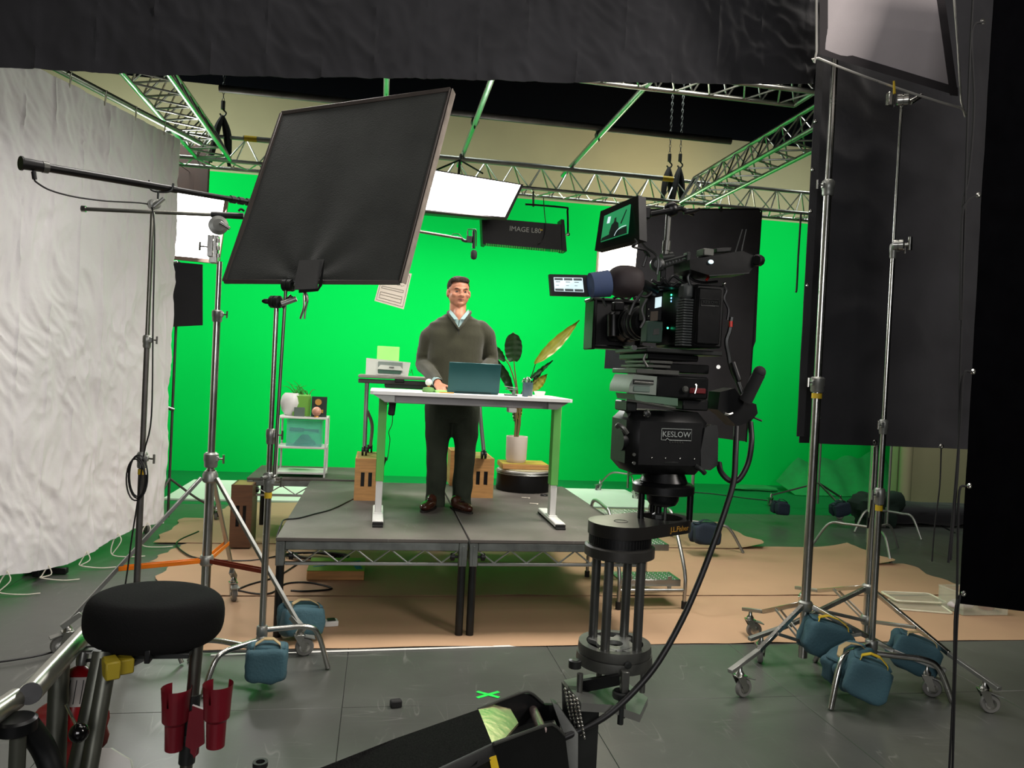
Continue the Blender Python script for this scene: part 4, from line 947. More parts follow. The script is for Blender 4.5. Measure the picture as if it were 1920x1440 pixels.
# ------------------------------------------------------------ left: big black flag, its stand, booms
fc_ = (-.545, 4.17)
YL = fc_[1]
f3 = [(-.203, 4.264), (-.78, 3.93), (-.95, 4.40)]
SF = cstand('steel stand with round bent legs carrying the big black flag, blue sandbag on its base', fc_, f3,
    [(.07, zat(494, 930, YL), .0175), (zat(494, 930, YL), zat(502, 820, YL), .0155), (zat(502, 820, YL), zat(513, 575, YL), .0125)],
    [(zat(495, 905, YL), .0175, (.9, -.4, 0), 1, True), (zat(501, 818, YL), .0155, (.9, -.3, 0), .9)], hz=.25, r=.0145)
pA, pB = D(514, 893, YL - .03), D(536, 540, YL - .03)
SF.p('grip_arm', MB().cyl(pA, pB, .0085, n=12), M_['steeld']); SF.p('arm_tip', MB().ell(pA, (.012, .012, .012)), M_['steel'])
gobo_head(SF, D(503, 893, YL - .02), (-.3, -.95, 0), s=.7)
gobo_head(SF, D(517, 566, YL - .02), (.9, -.5, .0), 'dgrey', 1.0, kdir=(.5, 0, .6))
SF.p('grip_handle', MB().ell(D(501, 565, YL), (.028, .008, .014)), M_['black']); SF.p('grip_handle', MB().cyl(D(528, 570, YL - .06), D(556, 560, YL - .06), .014, n=14), M_['lgrey'], label='bare metal wing handle')
gobo_head(SF, D(541, 535, YL - .03), (.9, -.5, 0), 'dgrey', 1.0, kdir=(.5, 0, -.4))
SF.p('grip_handle', MB().cyl(D(553, 531, YL - .07), D(576, 545, YL - .07), .015, n=14), M_['lgrey'], label='bare metal wing handle')
T = Thing('locking_clamp', 'steel locking pliers hanging under the lower edge of the big black flag', 'clamp', D(571, 575, YL - .08))
T.p('jaw', MB().tube([D(569, 545, YL - .08), D(575, 556, YL - .08), D(574, 566, YL - .08)], .009, n=8), M_['steel'])
T.p('handle', MB().tube([D(570, 552, YL - .08), D(570, 575, YL - .08), D(565, 592, YL - .08), D(563, 598, YL - .08)], .006, n=8), M_['steel']); T.p('handle', MB().tube([D(575, 555, YL - .08), D(577, 562, YL - .08), D(573, 580, YL - .08), D(571, 598, YL - .08)], .005, n=8), M_['steel'])
# the flag
T = Thing('black_flag', 'big square black cloth flag tilted in front of the green wall at upper left', 'flag', D(590, 535, 4.1))
g00, g10, g11, g01 = D(421, 528, 4.22), D(750, 530, 4.02), D(845, 168, 4.10), D(529, 213, 4.42)
gn = (g10 - g00).cross(g01 - g00).normalized()
def gl(u, v): return (g00 * (1 - u) + g10 * u) * (1 - v) + (g01 * (1 - u) + g11 * u) * v
def gfn(u, v):
    d = math.hypot((u - .44) * 1.3, v - .02); q = .018 * math.sin(math.atan2(v, u - .44) * 7) * math.exp(-d * 3.2) * min(1, d * 8)
    e = -.025 * math.sin(PI * u) * math.sin(PI * v)
    return gl(u, v) - gn * (-q + e * -1) * .8
T.p('cloth', MB().sheet(gfn, 60, 60, gn * .003), M_['blkflag'])
for a, b in (((0, 0), (1, 0)), ((1, 0), (1, 1)), ((1, 1), (0, 1)), ((0, 1), (0, 0))): T.p('frame_bar', bar(MB(), gl(*a), gl(*b), .022, .022), mat('flag_frame_brown_black', '37302c', .5, .3))
e0_, e1_ = gl(1, 0), gl(1, 1)
T.p('lit_side', MB().prism([e0_ + V((.006, -.02, 0)), e1_ + V((.006, -.02, 0)), e1_ + V((.028, .06, 0)), e0_ + V((.03, .06, 0))], (.004, 0, 0)), mat('lit_edge_tone', '8b8078', .85, var=.25, scale=14), label='pale strip coloured as the lit side of the frame')  # light on the frame side, put into the pale colour of this strip
T.p('corner_plate', MB().prism([D(561, 488, 4.08), D(608, 486, 4.05), D(596, 528, 4.05), D(596, 543, 4.05), D(552, 543, 4.07), D(553, 524, 4.08)], (0, .02, 0)), mat('grey_rubber_plate', '3b3b3a', .6), label='grey mounting plate')
T.p('corner_plate', MB().prism([D(596, 541, 4.04), D(560, 543, 4.06), D(560, 549, 4.06), D(596, 546, 4.04), D(604, 535, 4.03), D(608, 486, 4.03)], (0, .01, 0)), M_['black'])
sandbag('blue green sandbag on the bent leg base of the big flag stand', 500, 1237, 4.0, .20, .165, .1, .05, seed=6)
sandbag('crumpled blue sandbag lying on the brown paper beside the front left stage leg', 565, 1158, 4.74, .26, .17, .4, .12, seed=7)
# small white box on the paper
q = G(620, 1176)
T = Thing('small_box', 'small white metal box with a dark top lying on the brown paper', 'box', q)
T.p('body', MB().box(q + V((0, .02, .022)), (.085, .065, .034), .2), M_['whitem']); T.p('top', MB().box(q + V((0, .02, .042)), (.05, .045, .008), .2), M_['dgrey'])

# silver light stand with orange braces
w3 = [(-1.625, 4.555), (-.378, 4.467), (-.929, 5.533)]; h3 = (-.975, 4.86); Y3 = h3[1]
T = Thing('light_stand', 'tall silver light stand with orange braces on three casters', 'stand', (h3[0], h3[1], 0))
x, y = h3
for z0, z1, rad in ((.12, zat(388, 880, Y3), .027), (zat(388, 880, Y3), zat(398, 590, Y3), .021), (zat(398, 590, Y3), zat(403, 490, Y3), .0165)): T.p('pole_section', MB().cyl((x, y, z0), (x, y, z1), rad, n=20), M_['steel'])
zh = zat(383, 895, Y3); zb = zat(376, 1050, Y3)
T.p('upper_hub', MB().lathe((x, y, zh - .03), [(.034, 0), (.045, .01), (.045, .05), (.034, .07)], n=18), M_['lgrey']); T.p('lower_hub', MB().lathe((x, y, zb - .03), [(.034, 0), (.04, .01), (.04, .05), (.034, .06)], n=18), M_['lgrey'])
for k, (cx, cy) in enumerate(w3):
    a = math.atan2(cy - y, cx - x); ca, sa = math.cos(a), math.sin(a); A = V((x + ca * .05, y + sa * .05, zh)); B = V((cx, cy, .17))
    T.p('leg', bar(MB(), A, B, .024, .02), M_['alu'])
    P_ = A + (B - A) * ((zh - zb) / (zh - .17)); 
    for sg in (-1, 1):
        o = V((-sa, ca, 0)) * .016 * sg
        T.p('brace', bar(MB(), V((x + ca * .04, y + sa * .04, zb)) + o, P_ + o, .004, .026), M_['maroon'] if k == 1 else M_['orange'], label='dark red brace' if k == 1 else 'orange brace')
    T.p('leg_end', bar(MB(), B + V((-ca * .06, -sa * .06, .045)), B + V((ca * .03, sa * .03, -.02)), .034, .03), M_['lgrey'])
    caster(T, cx, cy, (PI + .5, .2, -1.2)[k], .052)
collar(T, x, y, zat(388, 862, Y3), .027, (.9, -.4, 0)); collar(T, x, y, zat(398, 592, Y3), .02, (.9, -.4, 0), .8)
mb = MB().box(D(402, 468, Y3), (.05, .05, .17)).box(D(396, 462, Y3 - .01), (.035, .06, .13)); t_knob(mb, D(390, 463, Y3), (-1, -.2, 0)); T.p('receiver', mb, M_['steel'], label='bright steel receiver block')
mb = MB()
for k in range(3): mb.cyl(D(409, 448 + k * 14, Y3 - .04), D(409, 455 + k * 14, Y3 - .04), .011, n=10)
T.p('stud', mb, M_['steel'])
hd = D(409, 424, Y3 - .02)
T.p('grip_disc', MB().lathe(hd - V((0, .01, 0)), [(.03, 0), (.055, .006), (.055, .035), (.035, .042)], (.35, -.93, 0), 26), M_['lgrey'])
T.p('grip_handle', MB().cyl(D(413, 418, Y3 - .08), D(431, 429, Y3 - .08), .014, .012, n=12), M_['steel'])
# horizontal arm through that head
T = Thing('grip_arm', 'straight steel arm with a black handle clamped on the silver light stand', 'arm', D(300, 400, Y3))
T.p('rod', MB().cyl(D(160, 392, Y3 - .05), D(452, 405, Y3 - .02), .0115, n=14), M_['steeld']); T.p('end_cap', MB().cyl(D(153, 391.5, Y3 - .05), D(161, 392, Y3 - .05), .019, n=16), M_['steel'])
T.p('handle', MB().cyl(D(396, 402, Y3 - .03), D(457, 405.5, Y3 - .02), .019, n=14), M_['black']); T.p('hook', MB().tube([D(447, 396, Y3), D(452, 392, Y3), D(458, 396, Y3)], .007), M_['black'])
# microphone boom: stand, pole, cable, microphone
iY = lambda px: 1 / (1 / 6.0 + (868 - px) * .0000978)
def BP(px): return D(px, 307 + (px - 45) * .1715, iY(px))
Yb = iY(300) + .02; bxp = D(286, 398, Yb); bxx = bxp.x
T = Thing('boom_stand', 'thin dark stand with a cradle carrying the microphone boom before the white muslin', 'stand', (bxx, Yb, 0))
T.p('pole_section', MB().cyl((bxx, Yb, .05), (bxx, Yb, zat(256, 880, Yb)), .0175, n=16), M_['galv']); T.p('pole_section', MB().cyl((bxx, Yb, zat(256, 880, Yb)), (bxx, Yb, zat(266, 640, Yb)), .0145, n=14), M_['galv']); T.p('pole_section', MB().cyl((bxx, Yb, zat(266, 640, Yb)), (bxx, Yb, bxp.z), .0115, n=14), M_['steeld'])
collar(T, bxx, Yb, zat(256, 862, Yb), .0175, (.9, -.3, 0), 1, True); collar(T, bxx, Yb, zat(266, 640, Yb), .0145, (.9, -.3, 0), .8)
for a in (-.5, 1.6, 3.7): T.p('leg', MB().tube([(bxx, Yb, .22), (bxx + .2 * math.cos(a), Yb + .2 * math.sin(a), .2), (bxx + .33 * math.cos(a), Yb + .33 * math.sin(a), .01)], .011, n=8), M_['steeld'])
gobo_head(T, D(289, 383, Yb), (.6, -.8, 0), 'lgrey', .9, kdir=(.5, 0, .5))
cr = D(297, 352, Yb)
T.p('cradle', MB().tube([D(280, 338, Yb), D(280, 350, Yb), D(288, 358, Yb), D(310, 360, Yb), D(322, 356, Yb), D(325, 344, Yb)], .006, n=7).cyl(D(297, 359, Yb), D(296, 375, Yb), .006), M_['dgrey'])
T = Thing('boom_pole', 'long black microphone boom pole reaching from the muslin to above the man', 'boom pole', BP(45))
T.p('tube', MB().cyl(BP(45), BP(330), .0215, .019, n=16), M_['blackm']); T.p('tube', MB().cyl(BP(330), BP(640), .0165, .014, n=14), M_['blackm'], label='thinner middle tube'); T.p('tube', MB().cyl(BP(640), BP(866), .012, .010, n=12), M_['steeld'], label='thin silver end tube')
T.p('grip', MB().cyl(BP(38), BP(80), .029, .026, n=16).cyl(BP(38), BP(42), .034, n=16), M_['black']); T.p('ring', MB().cyl(BP(79), BP(90), .028, n=16), M_['mgrey'])
for px in (432, 447, 462): T.p('lock_ring', MB().cyl(BP(px), BP(px + 9), .023, n=14), M_['black'])
T.p('cable', MB().tube([BP(62) + V((0, 0, -.02)), D(64, 335, iY(60)), D(70, 343, iY(60)), D(95, 357, iY(80)), D(140, 369, iY(120)), D(200, 377, iY(180)), D(274, 382, Yb), D(286, 395, Yb - .03), D(290, 450, Yb - .03), D(287, 600, Yb - .03), D(284, 780, Yb - .03), D(270, 850, Yb - .03), D(258, 940, Yb - .03), D(247, 1010, Yb - .03), D(236, 1090, Yb - .03), D(224, 1150, Yb - .03)], .0045, n=6), M_['cable']); T.p('plug', MB().cyl(D(63, 322, iY(60)), D(65, 336, iY(60)), .011, n=10), M_['black'])
T.p('cable_loop', MB().tube([D(257 + 17 * math.cos(a) + 3 * math.sin(a * .3), 890 + 40 * math.sin(a) + a * .6, Yb - .04) for a in [i * .5 for i in range(40)]], .0045, n=5, sub=2), M_['cable'])
m0 = D(888, 452, 6.0)
T = Thing('microphone', 'black microphone pointing down on the end of the boom pole', 'microphone', D(888, 486, 6.0))
T.p('body', MB().cyl(D(888.5, 432, 6.0), D(888, 466, 6.0), .0125, n=16), M_['blackm']); T.p('windscreen', MB().lathe(D(888, 487, 6.0), [(.001, 0), (.018, .006), (.025, .02), (.025, .06), (.014, .075)], n=20), M_['blackr'])
T.p('shock_mount', MB().tube([D(866, 449, 6.0), D(873, 452, 6.0), D(880, 450, 6.0)], .012, n=8).box(D(880, 449, 6.0), (.045, .03, .05)).tube([D(877, 432, 6.0), D(877, 440, 6.0), D(879, 446, 6.0)], .005).tube([D(877, 430, 6.0), D(888, 430, 6.0), D(893, 434, 6.0), D(893, 462, 6.0)], .004), M_['dgrey']); T.p('cable', MB().tube([D(845, 445, 6.0), D(850, 439, 6.0), D(860, 439, 6.0), D(868, 447, 6.0)], .003), M_['cable'])
# small black flags under the left lit panel with their thin stand on a wheel
T = Thing('flag_stand', 'thin dark stand with a black cloth panel below the left lit panel', 'stand', (D(322, 800, 8.1).x, 8.1, 0))
px_ = D(322, 800, 8.1).x
T.p('pole', MB().cyl((px_, 8.1, .06), (px_, 8.1, zat(331, 490, 8.1)), .013, n=10), M_['galv'])
T.p('cloth_panel', MB().prism([D(318, 490, 8.0), D(380, 496, 8.0), D(380, 610, 8.0), D(316, 613, 8.0)], (0, .006, 0)), M_['blk']); T.p('knob', MB().cyl(D(326, 492, 7.98), D(333, 491, 7.98), .012), M_['steel']); T.p('knob', MB().cyl(D(316, 765, 8.05), D(327, 769, 8.05), .018), M_['steel'])
for a in (.3, 2.2, 4.5): T.p('leg', MB().tube([(px_, 8.1, .45), (px_ + .25 * math.cos(a), 8.1 + .25 * math.sin(a), .25), (px_ + .45 * math.cos(a), 8.1 + .45 * math.sin(a), .13)], .012, n=7), M_['galv']); caster(T, px_ + .45 * math.cos(a), 8.1 + .45 * math.sin(a), a + 1, .05)
# big black flag behind the film camera
T = Thing('solid_flag', 'very large black cloth flag on a steel stand behind the film camera', 'flag', (G(1297, 1030).x, G(1297, 1030).y, 0))
Yf = G(1297, 1030).y + .02
T.p('cloth', MB().prism([D(1202, 394, Yf), D(1424, 393, Yf), D(1427, 400, Yf), D(1417, 640, Yf), D(1409, 630 + 30, Yf), D(1398, 828, Yf), D(1300, 815, Yf), D(1172, 800, Yf), D(1180, 655, Yf), D(1192, 500, Yf)], (0, .012, 0)), M_['blk'])
T.p('frame_bar', MB().tube([D(1202, 393, Yf), D(1422, 392, Yf), D(1428, 396, Yf), D(1399, 829, Yf)], .008, n=8, sub=1), M_['black'])
T.p('knob', MB().ell(D(1422, 487, Yf - .02), (.03, .04, .05)), M_['black'])
p2 = G(1297, 1030)
T.p('pole', MB().cyl((p2.x, Yf + .04, .1), (p2.x, Yf + .04, D(1300, 560, Yf).z), .016, n=12), M_['lgrey'])
for a in (3.4, 5.9, 1.6):
    fx, fy = p2.x + .5 * math.cos(a), Yf + .5 * math.sin(a)
    T.p('leg', MB().tube([(p2.x, Yf + .04, .27), (p2.x + .24 * math.cos(a), Yf + .24 * math.sin(a), .26), (p2.x + .36 * math.cos(a), Yf + .36 * math.sin(a), .23), (fx, fy, .01)], .0145, n=9), M_['lgrey'])
T.p('clip', MB().box(D(1352, 392, Yf), (.02, .03, .05)), M_['black'])

# stands and clutter further back at right
GS = 'distant stands on the green side'
def small_cstand(px, py, r_, zt, label, a0=0, roll=False, X=None):
    p = G(px, py); feet = [(p.x + r_ * math.cos(a0 + k * 2.09), p.y + r_ * math.sin(a0 + k * 2.09)) for k in range(3)]
    T = Thing('rear_stand', label, 'stand', (p.x, p.y, 0), GS)
    T.p('pole', MB().cyl((p.x, p.y, .1), (p.x, p.y, zt), .015, n=10), M_['lgrey'] if zt > 1.5 else M_['dgrey'])
    for k, (fx, fy) in enumerate(feet):
        d = V((fx - p.x, fy - p.y, 0))
        if roll:
            T.p('leg', bar(MB(), (p.x, p.y, .38), (fx, fy, .15), .024, .02), M_['galv']); caster(T, fx, fy, a0 + k, .05)
        else: T.p('leg', MB().tube([(p.x, p.y, .26), V((p.x, p.y, .26)) + d * .4, V((p.x, p.y, .24)) + d * .72, V((fx, fy, .01))], .0135, n=8), M_['lgrey'])
    return T, p
small_cstand(1532, 958, .60, 3.0, 'rolling stand far behind the tall left pole, small dark bags on its legs', .5, True)
small_cstand(1625, 1035, .52, 2.6, 'dark stand with round legs on the green floor behind the right pole', .35)
small_cstand(1662, 1000, .4, 2.8, 'thin pole stand on the green floor just right of the right poles', 1.0)
sandbag('small dark blue bag with a handle hanging on the low stand right of the stage', 1322, 998, 6.9, .27, .19, 0, .02, 'navy', 11, 'blackweb' if 'blackweb' in M_ else 'navy')
sandbag('small dark bag on the left leg of the distant rolling stand', 1463, 951, 8.6, .17, .15, 0, .1, 'navy', 12, 'navy')
sandbag('small dark bag on the right leg of the distant rolling stand', 1574, 953, 8.5, .2, .15, 0, -.3, 'navy', 13, 'navy')
q = G(1700, 985)
mb = MB().ell((q.x - .35, q.y, .16), (.3, .2, .16), nu=22, nv=12, pw=.7, nz=.3, seed=4).ell((q.x + .35, q.y + .1, .12), (.75, .28, .12), nu=26, nv=12, pw=.7, nz=.25, seed=8)
mb = MB().ell((q.x - .45, q.y, .2), (.3, .2, .2), nu=24, nv=14, pw=.7, nz=.5, seed=4)
single('cloth_bundle', mb, mat('dark_green_cloth', '14281f', .95), 'dark crumpled cloth bundle on the green floor beside the column', 'cloth')
single('black_bag', MB().ell((q.x + .45, q.y + .15, .13), (.72, .26, .13), nu=26, nv=14, pw=.6, nz=.35, seed=8), M_['blk'], 'long black bag lying on the floor in front of the right side wall', 'bag')
# green fabric bunched along the wall
g0 = D(1464, 900, 11.3); g1 = D(1690, 930, 10.9)
gm = mat('green_fabric', '0a8a3e', .9, bump=.1)
def gfab(u, v):
    x = g0.x + (g1.x - g0.x) * u; y = 11.45 - .6 * (1 - v) + .12 * noise.noise(V((u * 6, v * 2, 1)))
    top = .12 + .55 * min(1, u * 5) * (.72 + .35 * noise.noise(V((u * 5, 3, 0)))) + .35 * max(0, u - .75) * 4 * .4
    return (x, y, .01 + top * v)
single('green_fabric', MB().sheet(gfab, 40, 10, (0, .01, 0)), gm, 'loose green fabric bunched up along the foot of the green wall at right', 'fabric')
q = G(1410, 918); single('green_scrap', MB().ell((q.x, q.y, .03), (.35, .2, .03), nu=20, nv=8, pw=.6, nz=.5, seed=3), gm, 'flat green cloth scrap on the floor in front of the wall', 'cloth')
q = D(1524, 862, 8.9); T = Thing('brass_bell', 'small brass coloured fitting hanging on the distant rolling stand', 'fitting', q); T.p('body', MB().lathe(q, [(.045, 0), (.04, .02), (.022, .07), (.01, .1)], n=14), mat('brass', 'b89a5a', .35, .9))
# floor cables
def floor_cable(label, pts, r=.006, z=.018, m='cable'):
    return single('floor_cable', MB().tube([G(x, y) + V((0, 0, z)) for x, y in pts], r, n=6), M_[m], label, 'cable')
floor_cable('black cable crossing the grey floor at the left border behind the seat', [(-40, 1253), (60, 1238), (130, 1222), (200, 1218), (320, 1226), (470, 1228), (560, 1226)])
floor_cable('black cable curling on the brown paper between light stand and stage', [(372, 1000), (332, 1020), (345, 1040), (380, 1052), (470, 1055), (540, 1042)], .007)
floor_cable('black cable from the light stand wheel to under the stage', [(440, 1112), (470, 1100), (520, 1085), (560, 1060)], .007)
floor_cable('dark cable lying along the brown paper seam left of the stage leg', [(438, 1110), (480, 1118), (510, 1116), (536, 1099), (580, 1097), (622, 1108), (575, 1113), (545, 1112)], .007)
floor_cable('thin dark cable on the green floor near the wall at right', [(1240, 920), (1330, 926), (1400, 935), (1470, 942)], .007, .006)
floor_cable('dark cord on the floor before the long black bag', [(1690, 960), (1740, 975), (1790, 1000)], .01, .006)
mb = MB(); rg = random.Random(2)
for k in range(6): mb.tube([G(585 + 50 * math.cos(t + k) + k * 4, 1042 + 6 * math.sin(t * 1.1 + k), .03 + .006 * k) for t in [i * .7 for i in range(10)]], .007, n=5, sub=2)
single('cable_pile', mb, M_['cable'], 'heap of black cables under the front left of the stage', 'cable')
# aluminium steps right of the stage
sx = G(1175, 1140).x; 
T = Thing('step_stool', 'small aluminium steps with tube rails standing right of the stage', 'steps', (G(1240, 1140).x, 5.35, 0))
xa, xb = G(1158, 1143).x, G(1282, 1143).x; ya = G(1282, 1143).y
al = M_['alu']
for x in (xa, xb): 
    T.p('side_rail', MB().tube([(x, ya, .05), (x, ya + .02, .28), (x, ya + .30, .62), (x, ya + .42, .66), (x, ya + .75, .66), (x, ya + .82, .5), (x, ya + .84, .05)], .0135, n=10, sub=4), al)
    for yy in (ya, ya + .84): T.p('rubber_foot', MB().cyl((x, yy, 0), (x, yy, .06), .02, n=12), M_['blackr'])
for k, (yy, z) in enumerate(((ya + .16, .20), (ya + .42, .40), (ya + .68, .58))):
    st = T.p('step', MB().box(((xa + xb) / 2, yy, z), (xb - xa - .03, .22, .012)).box(((xa + xb) / 2, yy - .11, z - .02), (xb - xa - .03, .008, .045)), al)
    mb = MB()
    for i in range(12):
        for j in range(5): mb.cyl(((xa + xb) / 2 + (i - 5.5) * (xb - xa - .06) / 12, yy + (j - 2) * .04, z + .005), ((xa + xb) / 2 + (i - 5.5) * (xb - xa - .06) / 12, yy + (j - 2) * .04, z + .010), .008, .005, n=6)
    T.p('grip_dimples', mb, al, st, kind='stuff')
T.p('cross_bar', MB().cyl((xa, ya, .14), (xb, ya, .14), .0125, n=10), al); T.p('cross_bar', MB().cyl((xa, ya + .84, .2), (xb, ya + .84, .2), .0125, n=10), al)
for x in (xa + .1, xb - .1): T.p('support', MB().box((x, ya + .05, .17), (.03, .006, .12)), al)
# plastic tray lids and clear bin at right on the paper
def ring_rect(c, w, d, r, rot, z):
    pts = [(-w, -d), (w, -d), (w, d), (-w, d)]; out = []
    for i, (a, b) in enumerate(pts):
        sx_, sy_ = math.copysign(1, a), math.copysign(1, b)
        for t in range(3): 
            an = {(-1, -1): PI, (1, -1): 1.5 * PI, (1, 1): 0, (-1, 1): .5 * PI}[(sx_, sy_)] + t * PI / 4
            out.append(V((a - sx_ * .03 + .03 * math.cos(an), b - sy_ * .03 + .03 * math.sin(an), z)))
    M4 = Matrix.Translation(c) @ Matrix.Rotation(rot, 4, 'Z'); out = [M4 @ p for p in out]; return out + [out[0]]
for k, ((px, py), rot, lb) in enumerate((((1712, 1128), -.15, 'upper of the two clear plastic lids lying on the brown paper at right'), ((1722, 1140), -.30, 'lower clear plastic lid lying on the brown paper at right'))):
    c = G(px, py); T = Thing('plastic_lid', lb, 'lid', c, 'plastic lids on the brown paper'); z = .035 - .022 * k
    T.p('rim', MB().tube(ring_rect(c, .20, .13, 0, rot, z), .008, n=6, sub=1), M_['clrim']) if 'clrim' in M_ else T.p('rim', MB().tube(ring_rect(c, .20, .13, 0, rot, z), .008, n=6, sub=1), mat('pale_plastic_rim', 'cbc8b0', .35))
    T.p('panel', MB().prism(ring_rect(c, .19, .12, 0, rot, z)[:-1], (0, 0, .004)), M_['clr'])
c = G(1832, 1150)
T = Thing('clear_tub', 'clear plastic tub holding red and grey things, half behind the near black drape', 'tub', c)
w_, d_, h_ = .19, .13, .15
for a, b in (((0, -d_), (w_ * 2, .005)), ((0, d_), (w_ * 2, .005)), ((-w_, 0), (.005, d_ * 2)), ((w_, 0), (.005, d_ * 2))): T.p('side', MB().box((c.x + a[0], c.y + a[1] + .05, h_ / 2 + .012), (b[0], b[1], h_), bev=0), M_['clr'])
T.p('rim', MB().tube([(c.x - w_, c.y + .05 - d_, h_ + .015), (c.x + w_, c.y + .05 - d_, h_ + .015), (c.x + w_, c.y + .05 + d_, h_ + .015), (c.x - w_, c.y + .05 + d_, h_ + .015), (c.x - w_, c.y + .05 - d_, h_ + .015)], .008, n=6, sub=1), M_['clr'])
T.p('bottom', MB().box((c.x, c.y + .05, .014), (w_ * 2, d_ * 2, .006), bev=0), M_['clr'])
single('red_bowl', MB().lathe((c.x + .12, c.y + .05, .02), [(.05, 0), (.085, .06), (.08, .06), (.04, .01)], n=20, cap=False), M_['redp'], 'red plastic bowl inside the clear tub', 'bowl')
single('grey_pouch', MB().ell((c.x - .11, c.y + .04, .055), (.1, .07, .035), nz=.2), M_['net'], 'grey soft pouch inside the clear tub', 'pouch')
# tape cross and block on the grey floor
q = G(915, 1303)
single('tape_cross', MB().box(q + V((0, 0, .0015)), (.14, .022, .001), .5, bev=0).box(q + V((0, 0, .0025)), (.13, .022, .001), -.65, bev=0), mat('bright_green_tape', '12d84a', .7), 'bright green tape cross stuck on the grey floor', 'tape')
q = G(742, 1325); single('rubber_block', MB().box(q + V((0, 0, .017)), (.055, .04, .034), .2, bev=.005), M_['blackr'], 'small black rubber block on the grey floor', 'block')

a_, b_ = G(395, 1229), G(1042, 1209.5)
single('white_strip', bar(MB(), a_ + V((0, 0, .003)), b_ + V((0, 0, .003)), .022, .004), M_['whitem'], 'thin white strip along the front edge of the brown paper', 'strip')
# ------------------------------------------------------------ the man
YM = 5.95
def Wm(px, py, dy=0): return D(px, py, YM + dy)
def capsule(mb, pts, flat=1.0, n=16):
    """tapering limb through (point, radius) pairs; flat squeezes it front to back"""
    P = [(V(p), r) for p, r in pts]; q = []
    for i in range(len(P) - 1):
        for k in range(6):
            t = k / 6; t2 = t * t * (3 - 2 * t); q.append((P[i][0].lerp(P[i + 1][0], t), P[i][1] * (1 - t2) + P[i + 1][1] * t2))
    q.append(P[-1]); vs_ = []
    for i, (p, r) in enumerate(q):
        t = (q[min(i + 1, len(q) - 1)][0] - q[max(i - 1, 0)][0]).normalized()
        u = V((0, 1, 0)); u = (u - t * u.dot(t)); u = u.normalized() if u.length > .2 else V((0, 0, 1)); w_ = t.cross(u)
        rr_ = r if isinstance(r, (int, float)) else r
        for k in range(n):
            a = 2 * PI * k / n; vs_.append(p + u * math.cos(a) * rr_ * flat + w_ * math.sin(a) * rr_)
    m = len(q)
    mb.add(vs_, [[i * n + k, i * n + (k + 1) % n, (i + 1) * n + (k + 1) % n, (i + 1) * n + k] for i in range(m - 1) for k in range(n)] + [list(range(n)), list(range((m - 1) * n, m * n))], True)
    for p, r in (q[0], q[-1]): mb.ell(p, (r, r * flat, r))
    return mb
def loft(mb, secs, n=32):
    """closed body through horizontal sections (centre, half width, half depth, squareness)"""
    q = []
    for i in range(len(secs) - 1):
        for k in range(5):
            t = k / 5; t = t * t * (3 - 2 * t); a, b = secs[i], secs[i + 1]
            q.append((V(a[0]).lerp(V(b[0]), k / 5), a[1] * (1 - t) + b[1] * t, a[2] * (1 - t) + b[2] * t))
    q.append(secs[-1]); vs_ = []
    for c, hw, hd in q:
        for k in range(n):
            a = 2 * PI * k / n; ca, sa = math.cos(a), math.sin(a)
            vs_.append(V(c) + V((math.copysign(abs(ca) ** .85, ca) * hw, math.copysign(abs(sa) ** .85, sa) * hd, 0)))
    m = len(q)
    mb.add(vs_, [[i * n + k, i * n + (k + 1) % n, (i + 1) * n + (k + 1) % n, (i + 1) * n + k] for i in range(m - 1) for k in range(n)] + [list(range(n)), list(range((m - 1) * n, m * n))], True)
    return mb
def remesh(mb, voxel, smooth=2, wrinkle=None):
    me = bpy.data.meshes.new('r'); me.from_pydata([tuple(p) for p in mb.v], [], mb.f)
    bm = bmesh.new(); bm.from_mesh(me)
    bmesh.ops.recalc_face_normals(bm, faces=bm.faces); bm.to_mesh(me); bm.free()
    o = bpy.data.objects.new('r', me); col.objects.link(o)
    md = o.modifiers.new('r', 'REMESH'); md.mode = 'VOXEL'; md.voxel_size = voxel; md.adaptivity = 0
    if smooth: s_ = o.modifiers.new('s', 'SMOOTH'); s_.factor = .5; s_.iterations = smooth
    bpy.context.view_layer.update()
    m2 = bpy.data.meshes.new_from_object(o.evaluated_get(bpy.context.evaluated_depsgraph_get()))
    r = MB(); vv = [v.co.copy() for v in m2.vertices]
    if wrinkle: vv = [v + n.vector * wrinkle(v) for v, n in zip(vv, m2.vertex_normals)]
    r.add(vv, [list(p.vertices) for p in m2.polygons], True)
    bpy.data.objects.remove(o); bpy.data.meshes.remove(me); bpy.data.meshes.remove(m2)
    return r
MAN = Thing('person', 'man in olive quarter-zip sweater and dark trousers standing behind the white desk', 'person', V((Wm(838, 950).x, YM, ZS)))
hc = Wm(860, 549, 0)                                   # head centre
hx, hy, hz_ = hc
# skin: head, neck, core, hands in one continuous surface
sk = MB()
FW = R(8)                                              # head turned slightly to the film camera
HM = Matrix.Translation(hc) @ Matrix.Rotation(FW, 4, 'Z')
sk.X = HM @ Matrix.Diagonal((1.12, 1.04, 1.0, 1))
sk.ell((0, .012, .035), (.073, .092, .081), nu=28, nv=20).ell((0, -.010, -.03), (.070, .076, .078), nu=28, nv=18).ell((0, -.005, -.062), (.060, .060, .045)).ell((0, -.040, -.075), (.042, .038, .036)).ell((0, -.030, -.055), (.055, .05, .045))
sk.ell((0, -.081, -.010), (.0115, .018, .028), (.16, 0, 0)).ell((0, -.099, -.029), (.0145, .016, .012)).ell((-.013, -.088, -.032), (.009, .011, .008)).ell((.013, -.088, -.032), (.009, .011, .008))
sk.ell((0, -.074, .022), (.05, .016, .010)).ell((-.042, -.058, -.022), (.022, .022, .02)).ell((.042, -.058, -.022), (.022, .022, .02))
